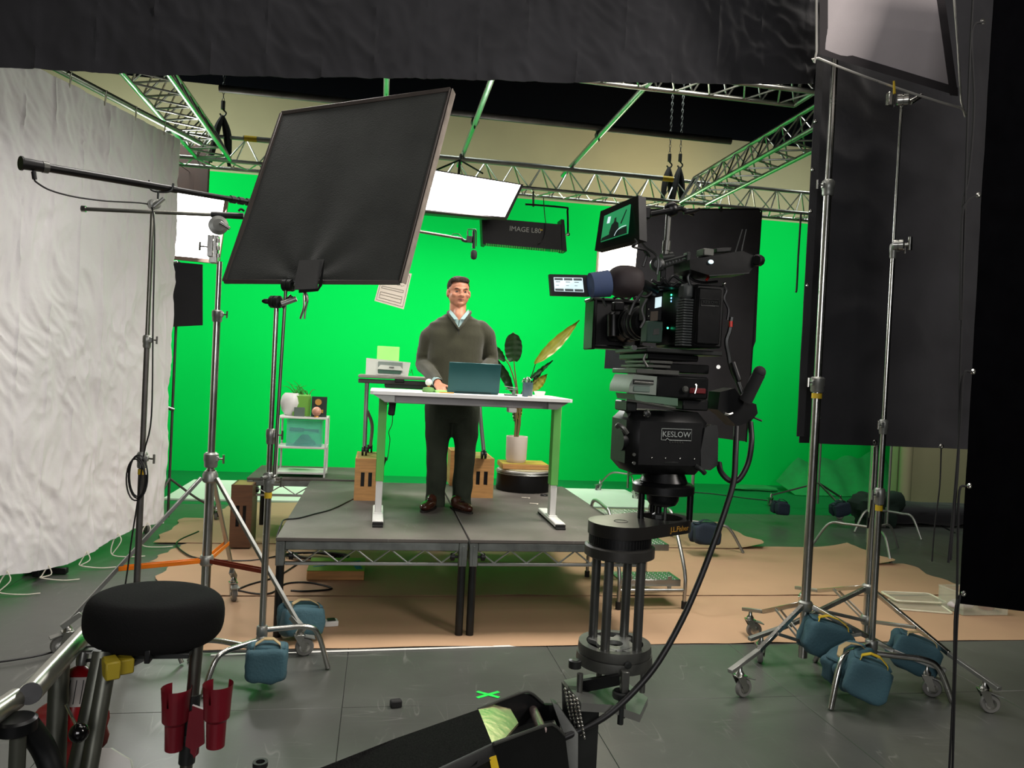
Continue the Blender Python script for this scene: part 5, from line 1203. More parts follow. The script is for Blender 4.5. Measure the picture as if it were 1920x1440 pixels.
sk.ell((0, -.075, -.056), (.024, .012, .006)).ell((0, -.074, -.065), (.020, .012, .006)).ell((0, -.070, -.088), (.022, .016, .014))
for s_ in (-1, 1): sk.ell((s_ * .077, .008, -.008), (.008, .018, .032), (0, 0, s_ * .35))
sk.X = None
nb = Wm(858, 600, .01)
capsule(sk, [(hc + V((0, .012, -.06)), .064), (nb + V((0, .018, .01)), .066), (nb + V((0, .02, -.06)), .075)])
capsule(sk, [(Wm(861, 582, -.015), .045), (Wm(861, 594, -.055), .044), (Wm(861, 600, -.062), .04)])
# core and legs under the clothes keep the body one piece
loft(sk, [(Wm(852, 770), .15, .09), (Wm(852, 720), .165, .10), (Wm(852, 660), .165, .10), (Wm(856, 625), .14, .085), (Wm(857, 602), .08, .06)])
sh = [Wm(808, 620, .01), Wm(910, 618, .01)]            # shoulders
el = [Wm(792, 682, .05), Wm(921, 680, .05)]            # elbows
wr = [Wm(820, 713, -.36), Wm(905, 700, -.30)]          # wrists
for k in (0, 1): capsule(sk, [(sh[k] + V(((.05, -.05)[k], 0, -.05)), .045), (el[k], .036), (wr[k], .026)])
an = [Wm(817, 938, -.02), Wm(865, 940, -.02)]; kn = [Wm(820, 850, -.03), Wm(872, 850, -.03)]; hp = [Wm(823, 765, 0), Wm(873, 765, 0)]
for k in (0, 1): capsule(sk, [(hp[k], .075), (kn[k], .052), (an[k], .04)])
# right hand of the man (left in the picture) resting on the desk; the other behind the laptop lid
def hand(mb, w_, tip_dir, side, curl=.6, s=1.0):
    f = V(tip_dir).normalized(); sd = V(side); sd = (sd - f * sd.dot(f)).normalized(); n_ = f.cross(sd).normalized()
    if n_.z < 0: n_ = -n_
    M3 = Matrix((sd, f, n_)).transposed()
    mb.ell(w_ + f * .045 * s, (.041 * s, .052 * s, .016 * s), M3, nu=20, nv=12, pw=.8)
    capsule(mb, [(w_ - f * .03, .026), (w_ + f * .02, .027)])
    for k, (o, L) in enumerate(((-.031, .062), (-.010, .074), (.011, .070), (.030, .055))):
        p0 = w_ + f * .078 * s + sd * o * s; r_ = .0088
        d1 = (f - n_ * .25).normalized(); d2 = (f - n_ * curl * 1.3).normalized(); d3 = (f - n_ * curl * 2.2).normalized()
        p1 = p0 + d1 * L * .45; p2 = p1 + d2 * L * .32; p3 = p2 + d3 * L * .25
        capsule(mb, [(p0 - f * .02, .0095), (p1, r_), (p2, .0080), (p3, .0068)], n=8)
    t0 = w_ + f * .03 - sd * .034 * s; t1 = t0 + (f * .6 - sd * .75).normalized() * .036; t2 = t1 + (f * .95 - sd * .2 - n_ * .2).normalized() * .028
    capsule(mb, [(t0, .013), (t1, .0105), (t2, .008)], n=8)
hw = Wm(822, 711, -.42); hw.z = ZD + .058
hand(sk, hw, (.22, -.95, -.42), (-1, -.2, 0), .55)
hw2 = Wm(898, 702, -.40); hw2.z = ZD + .055
hand(sk, hw2, (-.3, -.9, -.35), (1, -.2, 0), .45)
MAN.p('body', remesh(sk, .0052, 3), M_['skin'])
# hair, brows, eyes, mouth
hr = MB(); hr.X = HM @ Matrix.Diagonal((1.10, 1.03, 1.0, 1))
hr.ell((0, .022, .048), (.079, .090, .083), nu=24, nv=16).ell((0, .03, .0), (.0785, .083, .07), nu=24, nv=14).ell((.012, -.030, .092), (.055, .048, .030)).ell((-.025, -.026, .088), (.048, .048, .028))
hr.X = None
hrm = remesh(hr, .005, 1, lambda v: .0022 * noise.noise(v * 95) + .0015)
# cut the hair away from the face
inv = HM.inverted(); keep = []
def is_hair(p):
    q = inv @ p
    if q.z > .075: return True
    if q.y < -.045: return False
    if q.z > .035: return q.y > -.052 + (.0 if abs(q.x) > .05 else .09) * (q.z < .07)
    if q.z > -.01: return q.y > -.012 if abs(q.x) > .05 else q.y > 0
    if q.z > -.055: return q.y > .028
    return False
hrm.f = [f for f in hrm.f if all(is_hair(hrm.v[i]) for i in f)]; hrm.s = [True] * len(hrm.f)
used = sorted({i for f in hrm.f for i in f}); mp_ = {o: i for i, o in enumerate(used)}; hrm.v = [hrm.v[i] for i in used]; hrm.f = [[mp_[i] for i in f] for f in hrm.f]
MAN.p('hair', hrm, M_['hair'])
HX = HM @ Matrix.Diagonal((1.08, 1.04, 1.0, 1))
for s_ in (-1, 1):
    e = MB(); e.X = HX; e.ell((s_ * .030, -.0715, .002), (.0135, .008, .0058)); eo = MAN.p('eye', e, M_['eyew'])
    e = MB(); e.X = HX; e.ell((s_ * .030, -.0785, .002), (.0056, .0025, .0052)); MAN.p('iris', e, M_['iris'], eo)
    e = MB(); e.X = HX; e.tube([(s_ * .046, -.074, .002), (s_ * .030, -.0815, .0095), (s_ * .015, -.077, .003)], .0022, n=6); MAN.p('eyelid', e, M_['skin'], eo)
    e = MB(); e.X = HX; e.tube([(s_ * .050, -.071, .020), (s_ * .036, -.0845, .0255), (s_ * .015, -.0865, .021)], .0042, n=7, rr=lambda t: .0012 + .0022 * math.sin(PI * t)); MAN.p('eyebrow', e, M_['hair'])
e = MB(); e.X = HX; e.ell((0, -.0865, -.057), (.0235, .004, .0036)).ell((0, -.0855, -.0635), (.019, .004, .004)); MAN.p('lips', e, M_['lips'])
e = MB(); e.X = HX; e.tube([(-.023, -.0835, -.0600), (0, -.0905, -.0605), (.023, -.0835, -.0600)], .0010, n=5); MAN.p('mouth_line', e, mat('mouth_shadow_line', '6b3a34', .9, spec=.1))
# sweater
sw = MB()
loft(sw, [(Wm(850, 760, .0), .178, .125), (Wm(850, 735, .0), .196, .138), (Wm(851, 700, .0), .208, .150), (Wm(853, 660, .0), .215, .148), (Wm(856, 630, .0), .226, .135), (Wm(857, 610, .01), .215, .115), (Wm(858, 600, .012), .165, .098), (Wm(858, 593, .015), .115, .085), (Wm(858, 588, .02), .078, .072)])
for k in (0, 1):
    sg = (-1, 1)[k]
    capsule(sw, [(sh[k] + V((-sg * .045, 0, -.01)), .080), (sh[k] + V((sg * .006, 0, -.05)), .078), (sh[k].lerp(el[k], .6), .068), (el[k], .060), (el[k].lerp(wr[k], .5), .053), (wr[k].lerp(hw if k == 0 else hw2, .15), .040)])
def swr(v):
    d = min((v - el[0]).length, (v - el[1]).length); w2 = max(0, 1 - d / .25)
    return .005 * noise.noise(V((v.x * 6, v.y * 6, v.z * 9))) + .006 * w2 * noise.noise(V((v.x * 12, v.y * 8, v.z * 34)))
MAN.p('sweater', remesh(sw, .0085, 3, swr), M_['sweat'])
mb = MB()
for k in (0, 1):
    a = wr[k].lerp(hw if k == 0 else hw2, .1); b = (hw if k == 0 else hw2); dd = (b - el[k]).normalized()
    mb_ = MB().cyl(b - dd * .055, b - dd * .012, .037, .036, n=20, cap=False); MAN.p('shirt_cuff', mb_, M_['shirt'])
# shirt front seen in the open zip, collar wings, zip
fy = -.115
z_nb = nb.z
def fp(px, py, dy): return Wm(px, py, dy)
MAN.p('shirt', MB().prism([fp(845, 590, -.085), fp(855, 597, -.112), fp(861, 600.5, -.120), fp(867, 597, -.112), fp(876, 590, -.085), fp(871, 602, -.118), fp(862, 615, -.143), fp(858, 615, -.143), fp(849, 602, -.118)], (0, .03, 0)), M_['shirt'])
pass
for s_ in (-1, 1):
    c = 861
    MAN.p('shirt_collar', MB().prism([fp(c + s_ * 17, 580, -.03), fp(c + s_ * 10, 588, -.085), fp(c + s_ * 2, 598, -.128), fp(c + s_ * 9, 599, -.132), fp(c + s_ * 15, 592, -.10), fp(c + s_ * 19, 586, -.05)], (0, -.006, -.001)), M_['shirt'])
    MAN.p('sweater_collar', MB().tube([fp(c + s_ * 20, 585, .02), fp(c + s_ * 20, 588, -.045), fp(c + s_ * 15, 596, -.100), fp(c + s_ * 7, 608, -.143), fp(c - 1, 617, -.160)], .0085, n=8, rr=lambda t: .014 - .007 * t), M_['sweat'])
MAN.p('shirt_placket', MB().box(fp(860.5, 606, -.147), (.006, .004, .06), (.6, 0, 0)), M_['slate'])
MAN.p('zip', MB().tube([fp(860, 616, -.158), fp(860, 622, -.160)], .0035, n=6).box(fp(860, 625, -.163), (.006, .005, .022)), M_['dgrey'])
# trousers
tr = MB()
loft(tr, [(Wm(849, 792, 0), .10, .10), (Wm(848, 782, 0), .200, .128), (Wm(848, 765, 0), .212, .132), (Wm(849, 745, 0), .205, .13), (Wm(850, 725, 0), .19, .122)])
for k in (0, 1):
    sg = (-1, 1)[k]
    capsule(tr, [(hp[k], .113), (hp[k].lerp(kn[k], .55), .099), (kn[k], .083), (kn[k].lerp(an[k], .5), .078), (an[k] + V((0, .01, .02)), .079), (an[k] + V((0, 0, -.022)), .080)], 1.02)
def twr(v):
    k = max(0, 1 - abs(v.z - kn[0].z) / .16) + max(0, 1 - abs(v.z - .70) / .16) * 1.3 + .35
    return .009 * k * noise.noise(V((v.x * 9, v.y * 7, v.z * 9))) + .003 * noise.noise(V((v.x * 14, v.y * 14, v.z * 14)))
MAN.p('trousers', remesh(tr, .009, 2, twr), M_['trous'])
for k, (px, a) in enumerate(((806, -.35), (864, .42))):
    c = G(px, 958 + k * 2, ZS); sm = MB(); M4 = Matrix.Translation((c.x, c.y + .08, ZS)) @ Matrix.Rotation(a, 4, 'Z'); sm.X = M4
    sm.ell((0, -.03, .034), (.046, .135, .034), nu=24, nv=14, pw=.8).ell((0, .05, .055), (.040, .065, .05)).ell((0, -.085, .034), (.044, .07, .030), pw=.8)
    so = MAN.p('shoe', remesh(sm, .007, 2), M_['shoe'])
    s2 = MB(); s2.X = M4; s2.prism([(x * .050, y * .155 - .025, .0) for x, y in [(math.cos(t) * (1 if math.sin(t) > -.3 else .9), math.sin(t)) for t in [2 * PI * i / 20 for i in range(20)]]], (0, 0, .013)); MAN.p('shoe_sole', s2, M_['sole'], so)
    s3 = MB(); s3.X = M4
    for i in range(3): s3.tube([(-.022, -.03 + .022 * i, .070 + .006 * i), (0, -.032 + .022 * i, .076 + .006 * i), (.022, -.03 + .022 * i, .070 + .006 * i)], .0025, n=5)
    MAN.p('laces', s3, M_['sole'], so)
# ------------------------------------------------------------ film camera on its fluid head
YC = 2.12
fo = D(1245, 900, YC)
fc = Frm(fo, R(3))
def Q(px, py, f=0.0): return fc.wp(px, py, f)
T = cam_t = Thing('film_camera', 'large black film camera with lens, eyepiece and boxes, seen from behind', 'camera', Q(1262, 690))
mb = MB(); bp_ = fc.pb(mb, 1303, 534, 1357, 652, 0, .07, .006); bat = T.p('battery_plate', mb, M_['black'])
mb = MB(); fc.pb(mb, 1308, 540, 1352, 646, -.012, .02, .004); T.p('battery', mb, M_['blackm'], bat)
c = Q(1332, 567, -.0135); lt = text_mb('KESLOW', .0118, face_frame(c, fc.M @ V((1, 0, 0)), (0, 0, 1)), .0004); T.p('lettering', lt, M_['dgrey'], label='dim grey lettering in a frame')
a_, b_, c_, d_ = [Q(x, y, -.0135) for x, y in ((1315, 560.5), (1348, 562), (1348, 574), (1315, 573))]
T.p('label_frame', MB().tube([a_, b_, c_, d_, a_], .0007, n=4, sub=1), M_['dgrey'])
mb = MB()
fc.pb(mb, 1284, 531, 1302, 560, .015, .05, .008)
for k in range(18): fc.pb(mb, 1283 - k * .25, 560 + k * 5, 1302 - k * .12, 563.6 + k * 5, .015, .05, .001)
T.p('ribbed_grip', mb, M_['mgreyd'] if 'mgreyd' in M_ else mat('soft_grey_ribbed_rubber', '3b3f3e', .6))
mb = MB(); fc.pb(mb, 1283, 536, 1352, 652, .07, .21, .008); body = T.p('camera_body', mb, M_['blackm'])
mb = MB(); fc.pb(mb, 1232, 530, 1330, 540, .10, .17, .004); T.p('top_plate', mb, M_['dgrey'], body)
for (x, y, m, nm) in ((1259, 553, 'led', 'green'), (1259, 559, 'ledb', 'blue'), (1259, 565, 'ledb', 'pale blue'), (1252, 615, 'led', 'green'), (1269, 616, 'led', 'green')):
    f = .17; T.p('indicator_light', MB().ell(Q(x, y, f), (.0032, .004, .0032), nu=8, nv=6), M_[m], label=nm + ' indicator light')
mb = MB(); fc.pb(mb, 1213, 602, 1243, 642, .165, .05, .003); T.p('side_module', mb, mat('grey_green_module', '33483e', .45, .2), label='grey green module box')
mb = MB(); fc.pb(mb, 1212, 545, 1243, 602, .18, .06, .004); T.p('side_module', mb, M_['black'])
T.p('bright_label', MB().prism([Q(1229, 558, .178), Q(1241, 556, .178), Q(1240, 575, .178), Q(1228, 578, .178)], (0, .002, 0)), M_['lcd'], label='lit pale label screen')
T.p('brown_label', MB().prism([Q(1220, 584, .176), Q(1234, 583, .176), Q(1233, 601, .176), Q(1219, 602, .176)], (0, .002, 0)), mat('dull_brown_label', '50463a', .6)); T.p('logo_patch', MB().prism([Q(1226, 617, .162), Q(1236, 616, .162), Q(1236, 627, .162), Q(1224, 628, .162)], (0, .002, 0)), M_['mgrey'])
mb = MB()
for k in range(5): mb.ell(Q(1216.5, 580 + k * 13, .17), (.0022, .003, .003), nu=6, nv=5)
T.p('port_dots', mb, M_['steel'], kind='stuff')
# lens and matte box
lc = Q(1185, 608, .38); la = fc.M @ V((0, 1, 0))
T.p('lens', MB().lathe(lc - la * .13, [(.040, 0), (.052, .01), (.052, .05), (.047, .052), (.047, .07), (.055, .072), (.055, .12), (.05, .125), (.06, .16), (.06, .19)], la, 30), M_['blackm'])
for k in range(3): T.p('lens_ring', MB().lathe(lc - la * (.10 - k * .04), [(.053, 0), (.057, .003), (.057, .012), (.053, .015)], la, 30, cap=False), M_['dgrey'])
mb = MB(); fc.pb(mb, 1114, 562, 1205, 653, .47, .02, .006); mt = T.p('matte_box', mb, M_['black'])
mb = MB()
for x0, y0, x1, y1 in ((1112, 560, 1207, 567), (1112, 648, 1207, 655), (1112, 560, 1119, 655), (1200, 560, 1207, 655)): fc.pb(mb, x0, y0, x1, y1, .455, .10, .004)
T.p('matte_box_frame', mb, M_['blackm'], mt)
mb = MB(); fc.pb(mb, 1142, 585, 1180, 640, .44, .03, .01); T.p('filter_stage', mb, M_['blackm'], mt)
T.p('rod', MB().cyl(Q(1190, 652, .05), Q(1170, 648, .46), .0075, n=10), M_['dgrey']); T.p('rod', MB().cyl(Q(1222, 655, .05), Q(1200, 650, .46), .0075, n=10), M_['dgrey'])
T.p('focus_motor', MB().cyl(Q(1150, 590, .38), Q(1150, 630, .38), .02, n=14).box(Q(1158, 575, .38), (.035, .04, .03)), M_['blackm']); T.p('focus_motor', MB().cyl(Q(1186, 572, .30), Q(1186, 600, .30), .016, n=14), M_['dgrey'])
# top handle rail with slots
T.p('handle_rail', MB().tube([Q(1238, 503, .10), Q(1290, 486, .10)], .0045, n=6).tube([Q(1238, 493, .10), Q(1290, 479, .10)], .0045, n=6).box(Q(1288, 483, .10), (.012, .03, .03)).box(Q(1239, 498, .10), (.010, .03, .03)), M_['dgrey'])
for k in range(8): T.p('rail_rib', MB().cyl(Q(1243 + k * 6, 493.5 - k * 1.7, .10), Q(1245 + k * 6, 500.5 - k * 1.9, .10), .0028, n=5), M_['dgrey'])
T.p('handle_post', MB().box(Q(1240, 522, .14), (.018, .03, .07)).box(Q(1282, 515, .14), (.018, .03, .09)), M_['black'])
T.p('handle_wheel', MB().lathe(Q(1231, 497, .08), [(.012, 0), (.021, .004), (.021, .02), (.012, .024)], (-.2, -1, 0), 18), M_['dgrey'])
# monitor mast
mast = MB().cyl(Q(1247, 482, .12), Q(1250, 461, .12), .010, n=12).cyl(Q(1250, 461, .12), Q(1254, 402, .12), .0085, n=12).cyl(Q(1249, 470, .12), Q(1250.5, 452, .12), .0125, n=12)
T.p('mast', mast, M_['mgrey']); T.p('mast_base', MB().cyl(Q(1240, 484, .12), Q(1261, 481, .12), .014, n=14), M_['dgrey'])
T.p('mast_arm', MB().cyl(Q(1213, 403, .10), Q(1276, 391, .10), .0085, n=12).ell(Q(1259, 392, .11), (.024, .02, .022)).cyl(Q(1276, 391, .10), Q(1300, 402, .12), .008, .006, n=10).tube([Q(1282, 400, .1), Q(1302, 396, .1), Q(1312, 392, .1)], .005), M_['blackm'])
# small wireless box at the back right with two antennas
T.p('receiver_box', MB().prism([Q(1293, 487, -.02), Q(1392, 470, -.02), Q(1424, 484, -.02), Q(1405, 512, -.02), Q(1330, 516, -.02), Q(1294, 505, -.02)], fc.M @ V((0, .11, 0))), M_['blackm'])
T.p('receiver_lid', MB().prism([Q(1330, 516, -.025), Q(1405, 511, -.025), Q(1392, 508, .04), Q(1345, 510, .04)], (0, 0, -.003)), M_['dgrey']); T.p('small_box', MB().box(Q(1322, 475, .02), (.034, .05, .022), fc.M), M_['mgrey']); T.p('display_light', MB().ell(Q(1333, 491, -.024), (.0085, .003, .0062), nu=14, nv=8), M_['lcd'], label='lit oval display')
for x0, y0, x1, y1 in ((1377, 478, 1392, 430), (1389, 478, 1399, 430)): T.p('antenna', MB().cyl(Q(x0, y0, .0), Q(x1, y1, .0), .0024, .0018, n=8), M_['dgrey'])
T.p('knob', MB().lathe(Q(1418, 487, -.03), [(.013, 0), (.017, .004), (.017, .022), (.012, .026)], (.8, .6, 0), 10), M_['black']); T.p('bracket', MB().box(Q(1352, 470, .03), (.05, .04, .012), (0, -.15, .05)), M_['black'])
# eyepiece
e0 = Q(1133, 531, -.06); e1 = Q(1107, 535, -.06)
T.p('eyecup', MB().cyl(e0 + V((.012, 0, 0)), e1, .037, .034, n=24), M_['foam'], label='blue grey rubber eyecup')
T.p('eyepiece', MB().ell(Q(1172, 528, -.02), (.052, .055, .045), (0, .03, 0), nu=28, nv=18, pw=.8), mat('brown_black_leather', '241a1b', .7)); T.p('eyepiece_arm', MB().cyl(Q(1200, 530, 0), Q(1226, 545, .12), .016, n=12), M_['black'])
mb = MB()
fm = [Q(1031, 514, -.03), Q(1101, 515.5, -.03), Q(1106, 556, -.03), Q(1034, 554, -.03)]
T.p('flip_monitor', MB().prism(fm, fc.M @ V((0, .018, 0))), M_['black'])
fs = [Q(1038, 520, -.031), Q(1092, 521, -.031), Q(1095, 548, -.031), Q(1040, 546, -.031)]
T.p('flip_screen', MB().prism(fs, (0, -.0008, 0)), M_['lcd'], label='lit white menu screen')
def q4(c4, u, v, o=0): return (c4[0] * (1 - u) + c4[1] * u) * (1 - v) + (c4[3] * (1 - u) + c4[2] * u) * v + V((0, -.0012 - o, 0))
mb = MB()
for u in (.02, .35, .68):
    for v0, v1 in ((.04, .2), (.8, .97)): mb.prism([q4(fs, u, v0), q4(fs, u + .29, v0), q4(fs, u + .29, v1), q4(fs, u, v1)], (0, -.0003, 0))
for u in (.06, .4, .7): mb.prism([q4(fs, u, .3), q4(fs, u + .15, .3), q4(fs, u + .15, .34), q4(fs, u, .34)], (0, -.0003, 0)).prism([q4(fs, u, .55), q4(fs, u + .1, .55), q4(fs, u + .1, .58), q4(fs, u, .58)], (0, -.0003, 0))
T.p('menu_buttons', mb, mat('lit_menu_grey', '50585a', .5, emit=.3, bump=0), kind='stuff')
T.p('hinge', MB().cyl(Q(1103, 536, -.02), Q(1112, 536, -.03), .010, n=10), M_['black'])
# cables around the body
rg = random.Random(21)
cabs = [[(1199, 446), (1210, 462), (1228, 475), (1235, 490), (1232, 515)], [(1206, 500), (1212, 478), (1208, 470)], [(1195, 535), (1188, 555), (1196, 565)], [(1240, 520), (1250, 530), (1262, 518), (1275, 525), (1285, 532)], [(1205, 545), (1196, 560), (1188, 570), (1180, 590)],
        [(1150, 560), (1160, 556), (1175, 562), (1190, 552), (1210, 556), (1222, 548)], [(1130, 558), (1134, 570), (1137, 575)], [(1290, 515), (1300, 525), (1320, 530), (1345, 528)], [(1355, 535), (1362, 545), (1358, 560), (1366, 580), (1364, 600)], [(1372, 595), (1368, 620), (1362, 640), (1366, 665), (1371, 690), (1386, 722)],
        [(1213, 560), (1204, 580), (1208, 600), (1201, 615)], [(1222, 525), (1236, 532), (1246, 524), (1258, 536), (1270, 530)], [(1300, 505), (1290, 520), (1296, 540)]]
for k, cb in enumerate(cabs): T.p('cable', MB().tube([Q(x, y, .02 + .015 * (k % 4)) for x, y in cb], .0042 if k != 9 else .007, n=6), M_['cable'] if k % 3 else M_['dgrey'])
T.p('red_connector', MB().cyl(Q(1370, 602, .03), Q(1370, 613, .03), .0055, n=10), mat('red_connector', 'b3251c', .4), label='red connector'); T.p('red_connector', MB().cyl(Q(1324, 526, .03), Q(1329, 519, .03), .004, n=8), MATS['red_connector'], label='red connector')
T.p('steel_fitting', MB().ell(Q(1358, 532, .0), (.005, .005, .005)).ell(Q(1222, 546, .1), (.004, .004, .004)), M_['steel']) if False else T.p('steel_fitting', MB().ell(Q(1358, 532, .0), (.005, .005, .005)), M_['steel'])
# base plates under the camera
mb = MB(); fc.pb(mb, 1212, 655, 1356, 664, .02, .26, .003); T.p('base_plate', mb, M_['dgrey'])
mb = MB(); fc.pb(mb, 1215, 664, 1310, 676, .04, .24, .003); T.p('base_plate', mb, M_['blackm'])
mb = MB(); fc.pb(mb, 1218, 676, 1262, 682, .03, .2, .002); fc.pb(mb, 1210, 684, 1258, 690, .03, .2, .002); T.p('dovetail_clamp', mb, M_['mgrey'], kind='stuff')
mb = MB(); fc.pb(mb, 1225, 682, 1330, 699, .05, .22, .003); T.p('bridge_plate', mb, M_['blackm'])
T.p('lever', MB().tube([Q(1211, 664, .03), Q(1207, 675, .03), Q(1214, 688, .03)], .004), M_['mgrey']); T.p('plate_screw', MB().cyl(Q(1347, 688, .02), Q(1347, 688, .06), .006), M_['steel'])

# monitor on the mast
T = Thing('camera_monitor', 'tilted black monitor on the film camera showing the man before the green wall', 'monitor', Q(1163, 470, 0))
mo = [D(1126, 396, 2.20), D(1197, 366, 2.05), D(1199, 449, 2.05), D(1115, 470, 2.20)]
mn_ = (mo[1] - mo[0]).cross(mo[3] - mo[0]).normalized()
if mn_.dot(CO - mo[0]) < 0: mn_ = -mn_
T.p('case', MB().prism(mo, -mn_ * .028), M_['black'])
def onp(px, py): r_ = ray(px, py); return CO + r_ * ((mo[0] - CO).dot(mn_) / r_.dot(mn_)) + mn_ * .001
ms = [onp(1133.6, 405), onp(1182, 383), onp(1177, 438), onp(1126.5, 454)]
def m4(u, v, o=0): return (ms[0] * (1 - u) + ms[1] * u) * (1 - v) + (ms[3] * (1 - u) + ms[2] * u) * v + mn_ * o
T.p('screen', MB().prism(ms, -mn_ * .003), M_['lcdg'], label='lit screen with a green picture')
def pic(nm, pts, m, lb=None): T.p(nm, MB().prism([m4(u, v, .0006) for u, v in pts], mn_ * .0003), m, label=lb)
pic('picture_figure', [(.34, .95), (.30, .75), (.36, .48), (.44, .42), (.45, .28), (.52, .26), (.53, .42), (.62, .5), (.68, .85), (.66, .95)], M_['lcdd'], 'small dark figure in the picture')
pic('picture_paper', [(.18, .12), (.29, .14), (.27, .38), (.16, .36)], M_['lcd']); pic('picture_head', [(.455, .30), (.52, .28), (.52, .40), (.46, .41)], mat('lit_skin_tone', '8f9c80', .5, emit=.3, bump=0))
pic('picture_desk', [(.0, .98), (.05, .86), (.5, .78), (.95, .72), (.98, .98)], M_['lcdd']); pic('picture_leaf', [(.70, .55), (.88, .12), (.90, .16), (.74, .58)], M_['lcdd'])
T.p('picture_curve', MB().tube([m4(.52, .93, .001), m4(.6, .78, .001), m4(.75, .70, .001), m4(.93, .70, .001)], .001, n=4), M_['lcd'])
T.p('side_hood', MB().prism([D(1197, 366, 2.05), D(1210, 371, 2.09), D(1211, 446, 2.09), D(1199, 449, 2.05)], V((.004, .03, 0))), M_['blackm']); T.p('side_plate', MB().prism([D(1205, 418, 2.06), D(1210, 418, 2.06), D(1207, 440, 2.06), D(1202, 438, 2.06)], (0, .01, 0)), M_['mgrey'])
T.p('mount', MB().cyl(D(1205, 396, 2.12), Q(1216, 402, .10), .011, n=12).box(D(1208, 400, 2.12), (.03, .03, .035)), M_['black'])
T.p('cable', MB().tube([D(1190, 449, 2.06), D(1194, 456, 2.05), D(1186, 462, 2.06), D(1198, 466, 2.07), D(1210, 470, 2.1), Q(1218, 480, .05)], .004, n=6), M_['cable'])

# fluid head
T = Thing('fluid_head', 'black fluid head with white camera rental lettering under the film camera', 'tripod head', Q(1245, 905))
hb = MB(); hf = .03
T.p('top_plate', MB().prism([Q(1190, 702, -.01), Q(1232, 706, -.01), Q(1230, 741, -.01), Q(1179, 736, -.01), Q(1180, 722, -.01)], fc.M @ V((0, .16, 0))), M_['lgreyp'] if 'lgreyp' in M_ else mat('pale_grey_cast_plate', '7b847b', .45, .5), label='pale grey cast plate')
mb = MB(); fc.pb(mb, 1187, 712, 1226, 721, -.0125, .004, .001); T.p('plate_recess', mb, M_['black'])
mb = MB(); mb.cyl(Q(1189, 716, -.015), Q(1224, 719, -.015), .004, n=10); T.p('level_bar', mb, M_['steel'])
mb = MB(); fc.pb(mb, 1188, 724, 1219, 735, -.0125, .004, .002); T.p('name_plate', mb, M_['slate'])
mb = MB(); fc.pb(mb, 1193, 693, 1274, 702, .0, .2, .002); T.p('slide_plate', mb, M_['mgrey'])
mb = MB(); fc.pb(mb, 1230, 705, 1329, 748, .0, .17, .006); T.p('balance_block', mb, M_['blackm'])
T.p('release_button', MB().lathe(Q(1284, 730, -.001), [(.009, 0), (.010, .005), (.006, .009)], (0, -1, 0), 14), M_['mgrey']); mb = MB(); fc.pb(mb, 1294, 728, 1324, 738, -.004, .006, .002); T.p('red_lever', mb, mat('dark_red_lever', '5a1015', .4), label='dark red lever')
T.p('lock_lever', MB().tube([Q(1304, 720, -.01), Q(1306, 726, -.012), Q(1303, 738, -.012)], .003), M_['steel'])
mb = MB(); mb.prism([Q(1189, 739, -.005), Q(1271, 747, -.005), Q(1271, 761, -.005), Q(1192, 751, -.005)], fc.M @ V((0, .15, 0))); T.p('lower_plate', mb, M_['slateg'] if 'slateg' in M_ else mat('grey_green_plate', '5f7a66', .4, .5))
T.p('plate_edge', MB().tube([Q(1174, 750, -.003), Q(1195, 753, -.006), Q(1225, 759, -.006), Q(1266, 766, -.003)], .004, n=6), M_['steel'])
mb = MB(); fc.pb(mb, 1175, 752, 1195, 772, .02, .1, .004); T.p('side_block', mb, M_['dgrey'])
mb = MB(); fc.pb(mb, 1280, 750, 1329, 770, .02, .14, .004); T.p('rear_block', mb, M_['black'])
# rounded drum body
r1 = Q(1179, 830, .09); r2 = Q(1332, 836, .09); ax = (r2 - r1).normalized(); L = (r2 - r1).length
mb = MB(); fc.pb(mb, 1180, 772, 1332, 892, .0, .18, .03); T.p('body', mb, M_['black'])
T.p('left_drum', MB().lathe(Q(1185, 826, .09), [(.0, -.02), (.055, -.018), (.072, -.004), (.076, .0), (.076, .03)], ax, 28, cap=False), M_['blackm'])
T.p('drag_dial', MB().lathe(Q(1176, 832, .06), [(.0, -.006), (.030, -.004), (.034, .012), (.034, .02)], ax, 20, cap=False), M_['mgrey']); T.p('drag_knob', MB().cyl(Q(1163, 826, .05), Q(1175, 826, .05), .030, .028, n=18), M_['black'])
T.p('side_lever', MB().tube([Q(1157, 800, .04), Q(1160, 797, .03), Q(1168, 802, .02), Q(1176, 813, .02)], .007, n=8), M_['mgrey']); T.p('side_disc', MB().lathe(Q(1172, 787, .06), [(.0, 0), (.022, 0), (.024, .006), (.024, .02)], ax, 18, cap=False), M_['mgrey'])
mb = MB(); mb.prism([Q(1322, 802, .0), Q(1333, 797, .0), Q(1345, 798, .0), Q(1347, 812, .0), Q(1346, 872, .0), Q(1332, 882, .0), Q(1314, 880, .0), Q(1314, 845, .0)], fc.M @ V((0, .14, 0))); T.p('right_arm', mb, mat('dark_grey_arm', '2b2c2c', .5, .3))
mb = MB(); mb.ell(Q(1213, 776, -.004), (.012, .006, .012)); T.p('clutch_dial', mb, M_['dgrey'])
for k in range(5): a = k * 1.25; T.p('dial_dot', MB().ell(Q(1213 + 6 * math.cos(a), 776 + 6 * math.sin(a), -.012), (.0018, .0014, .0018), nu=6, nv=5), M_['steel'])
c = Q(1268.5, 815, -.0015)
rr_ = fc.M @ V((1, 0, 0)); W_ = (Q(1300, 816, 0) - Q(1237, 814, 0)).length
M4 = face_frame(c, rr_, (0, 0, 1))
T.p('lettering', text_mb('KESLOW', .0225, M4, .0005), M_['paleink'] if 'paleink' in M_ else mat('pale_grey_print', '8e9490', .5), label='grey KESLOW lettering')
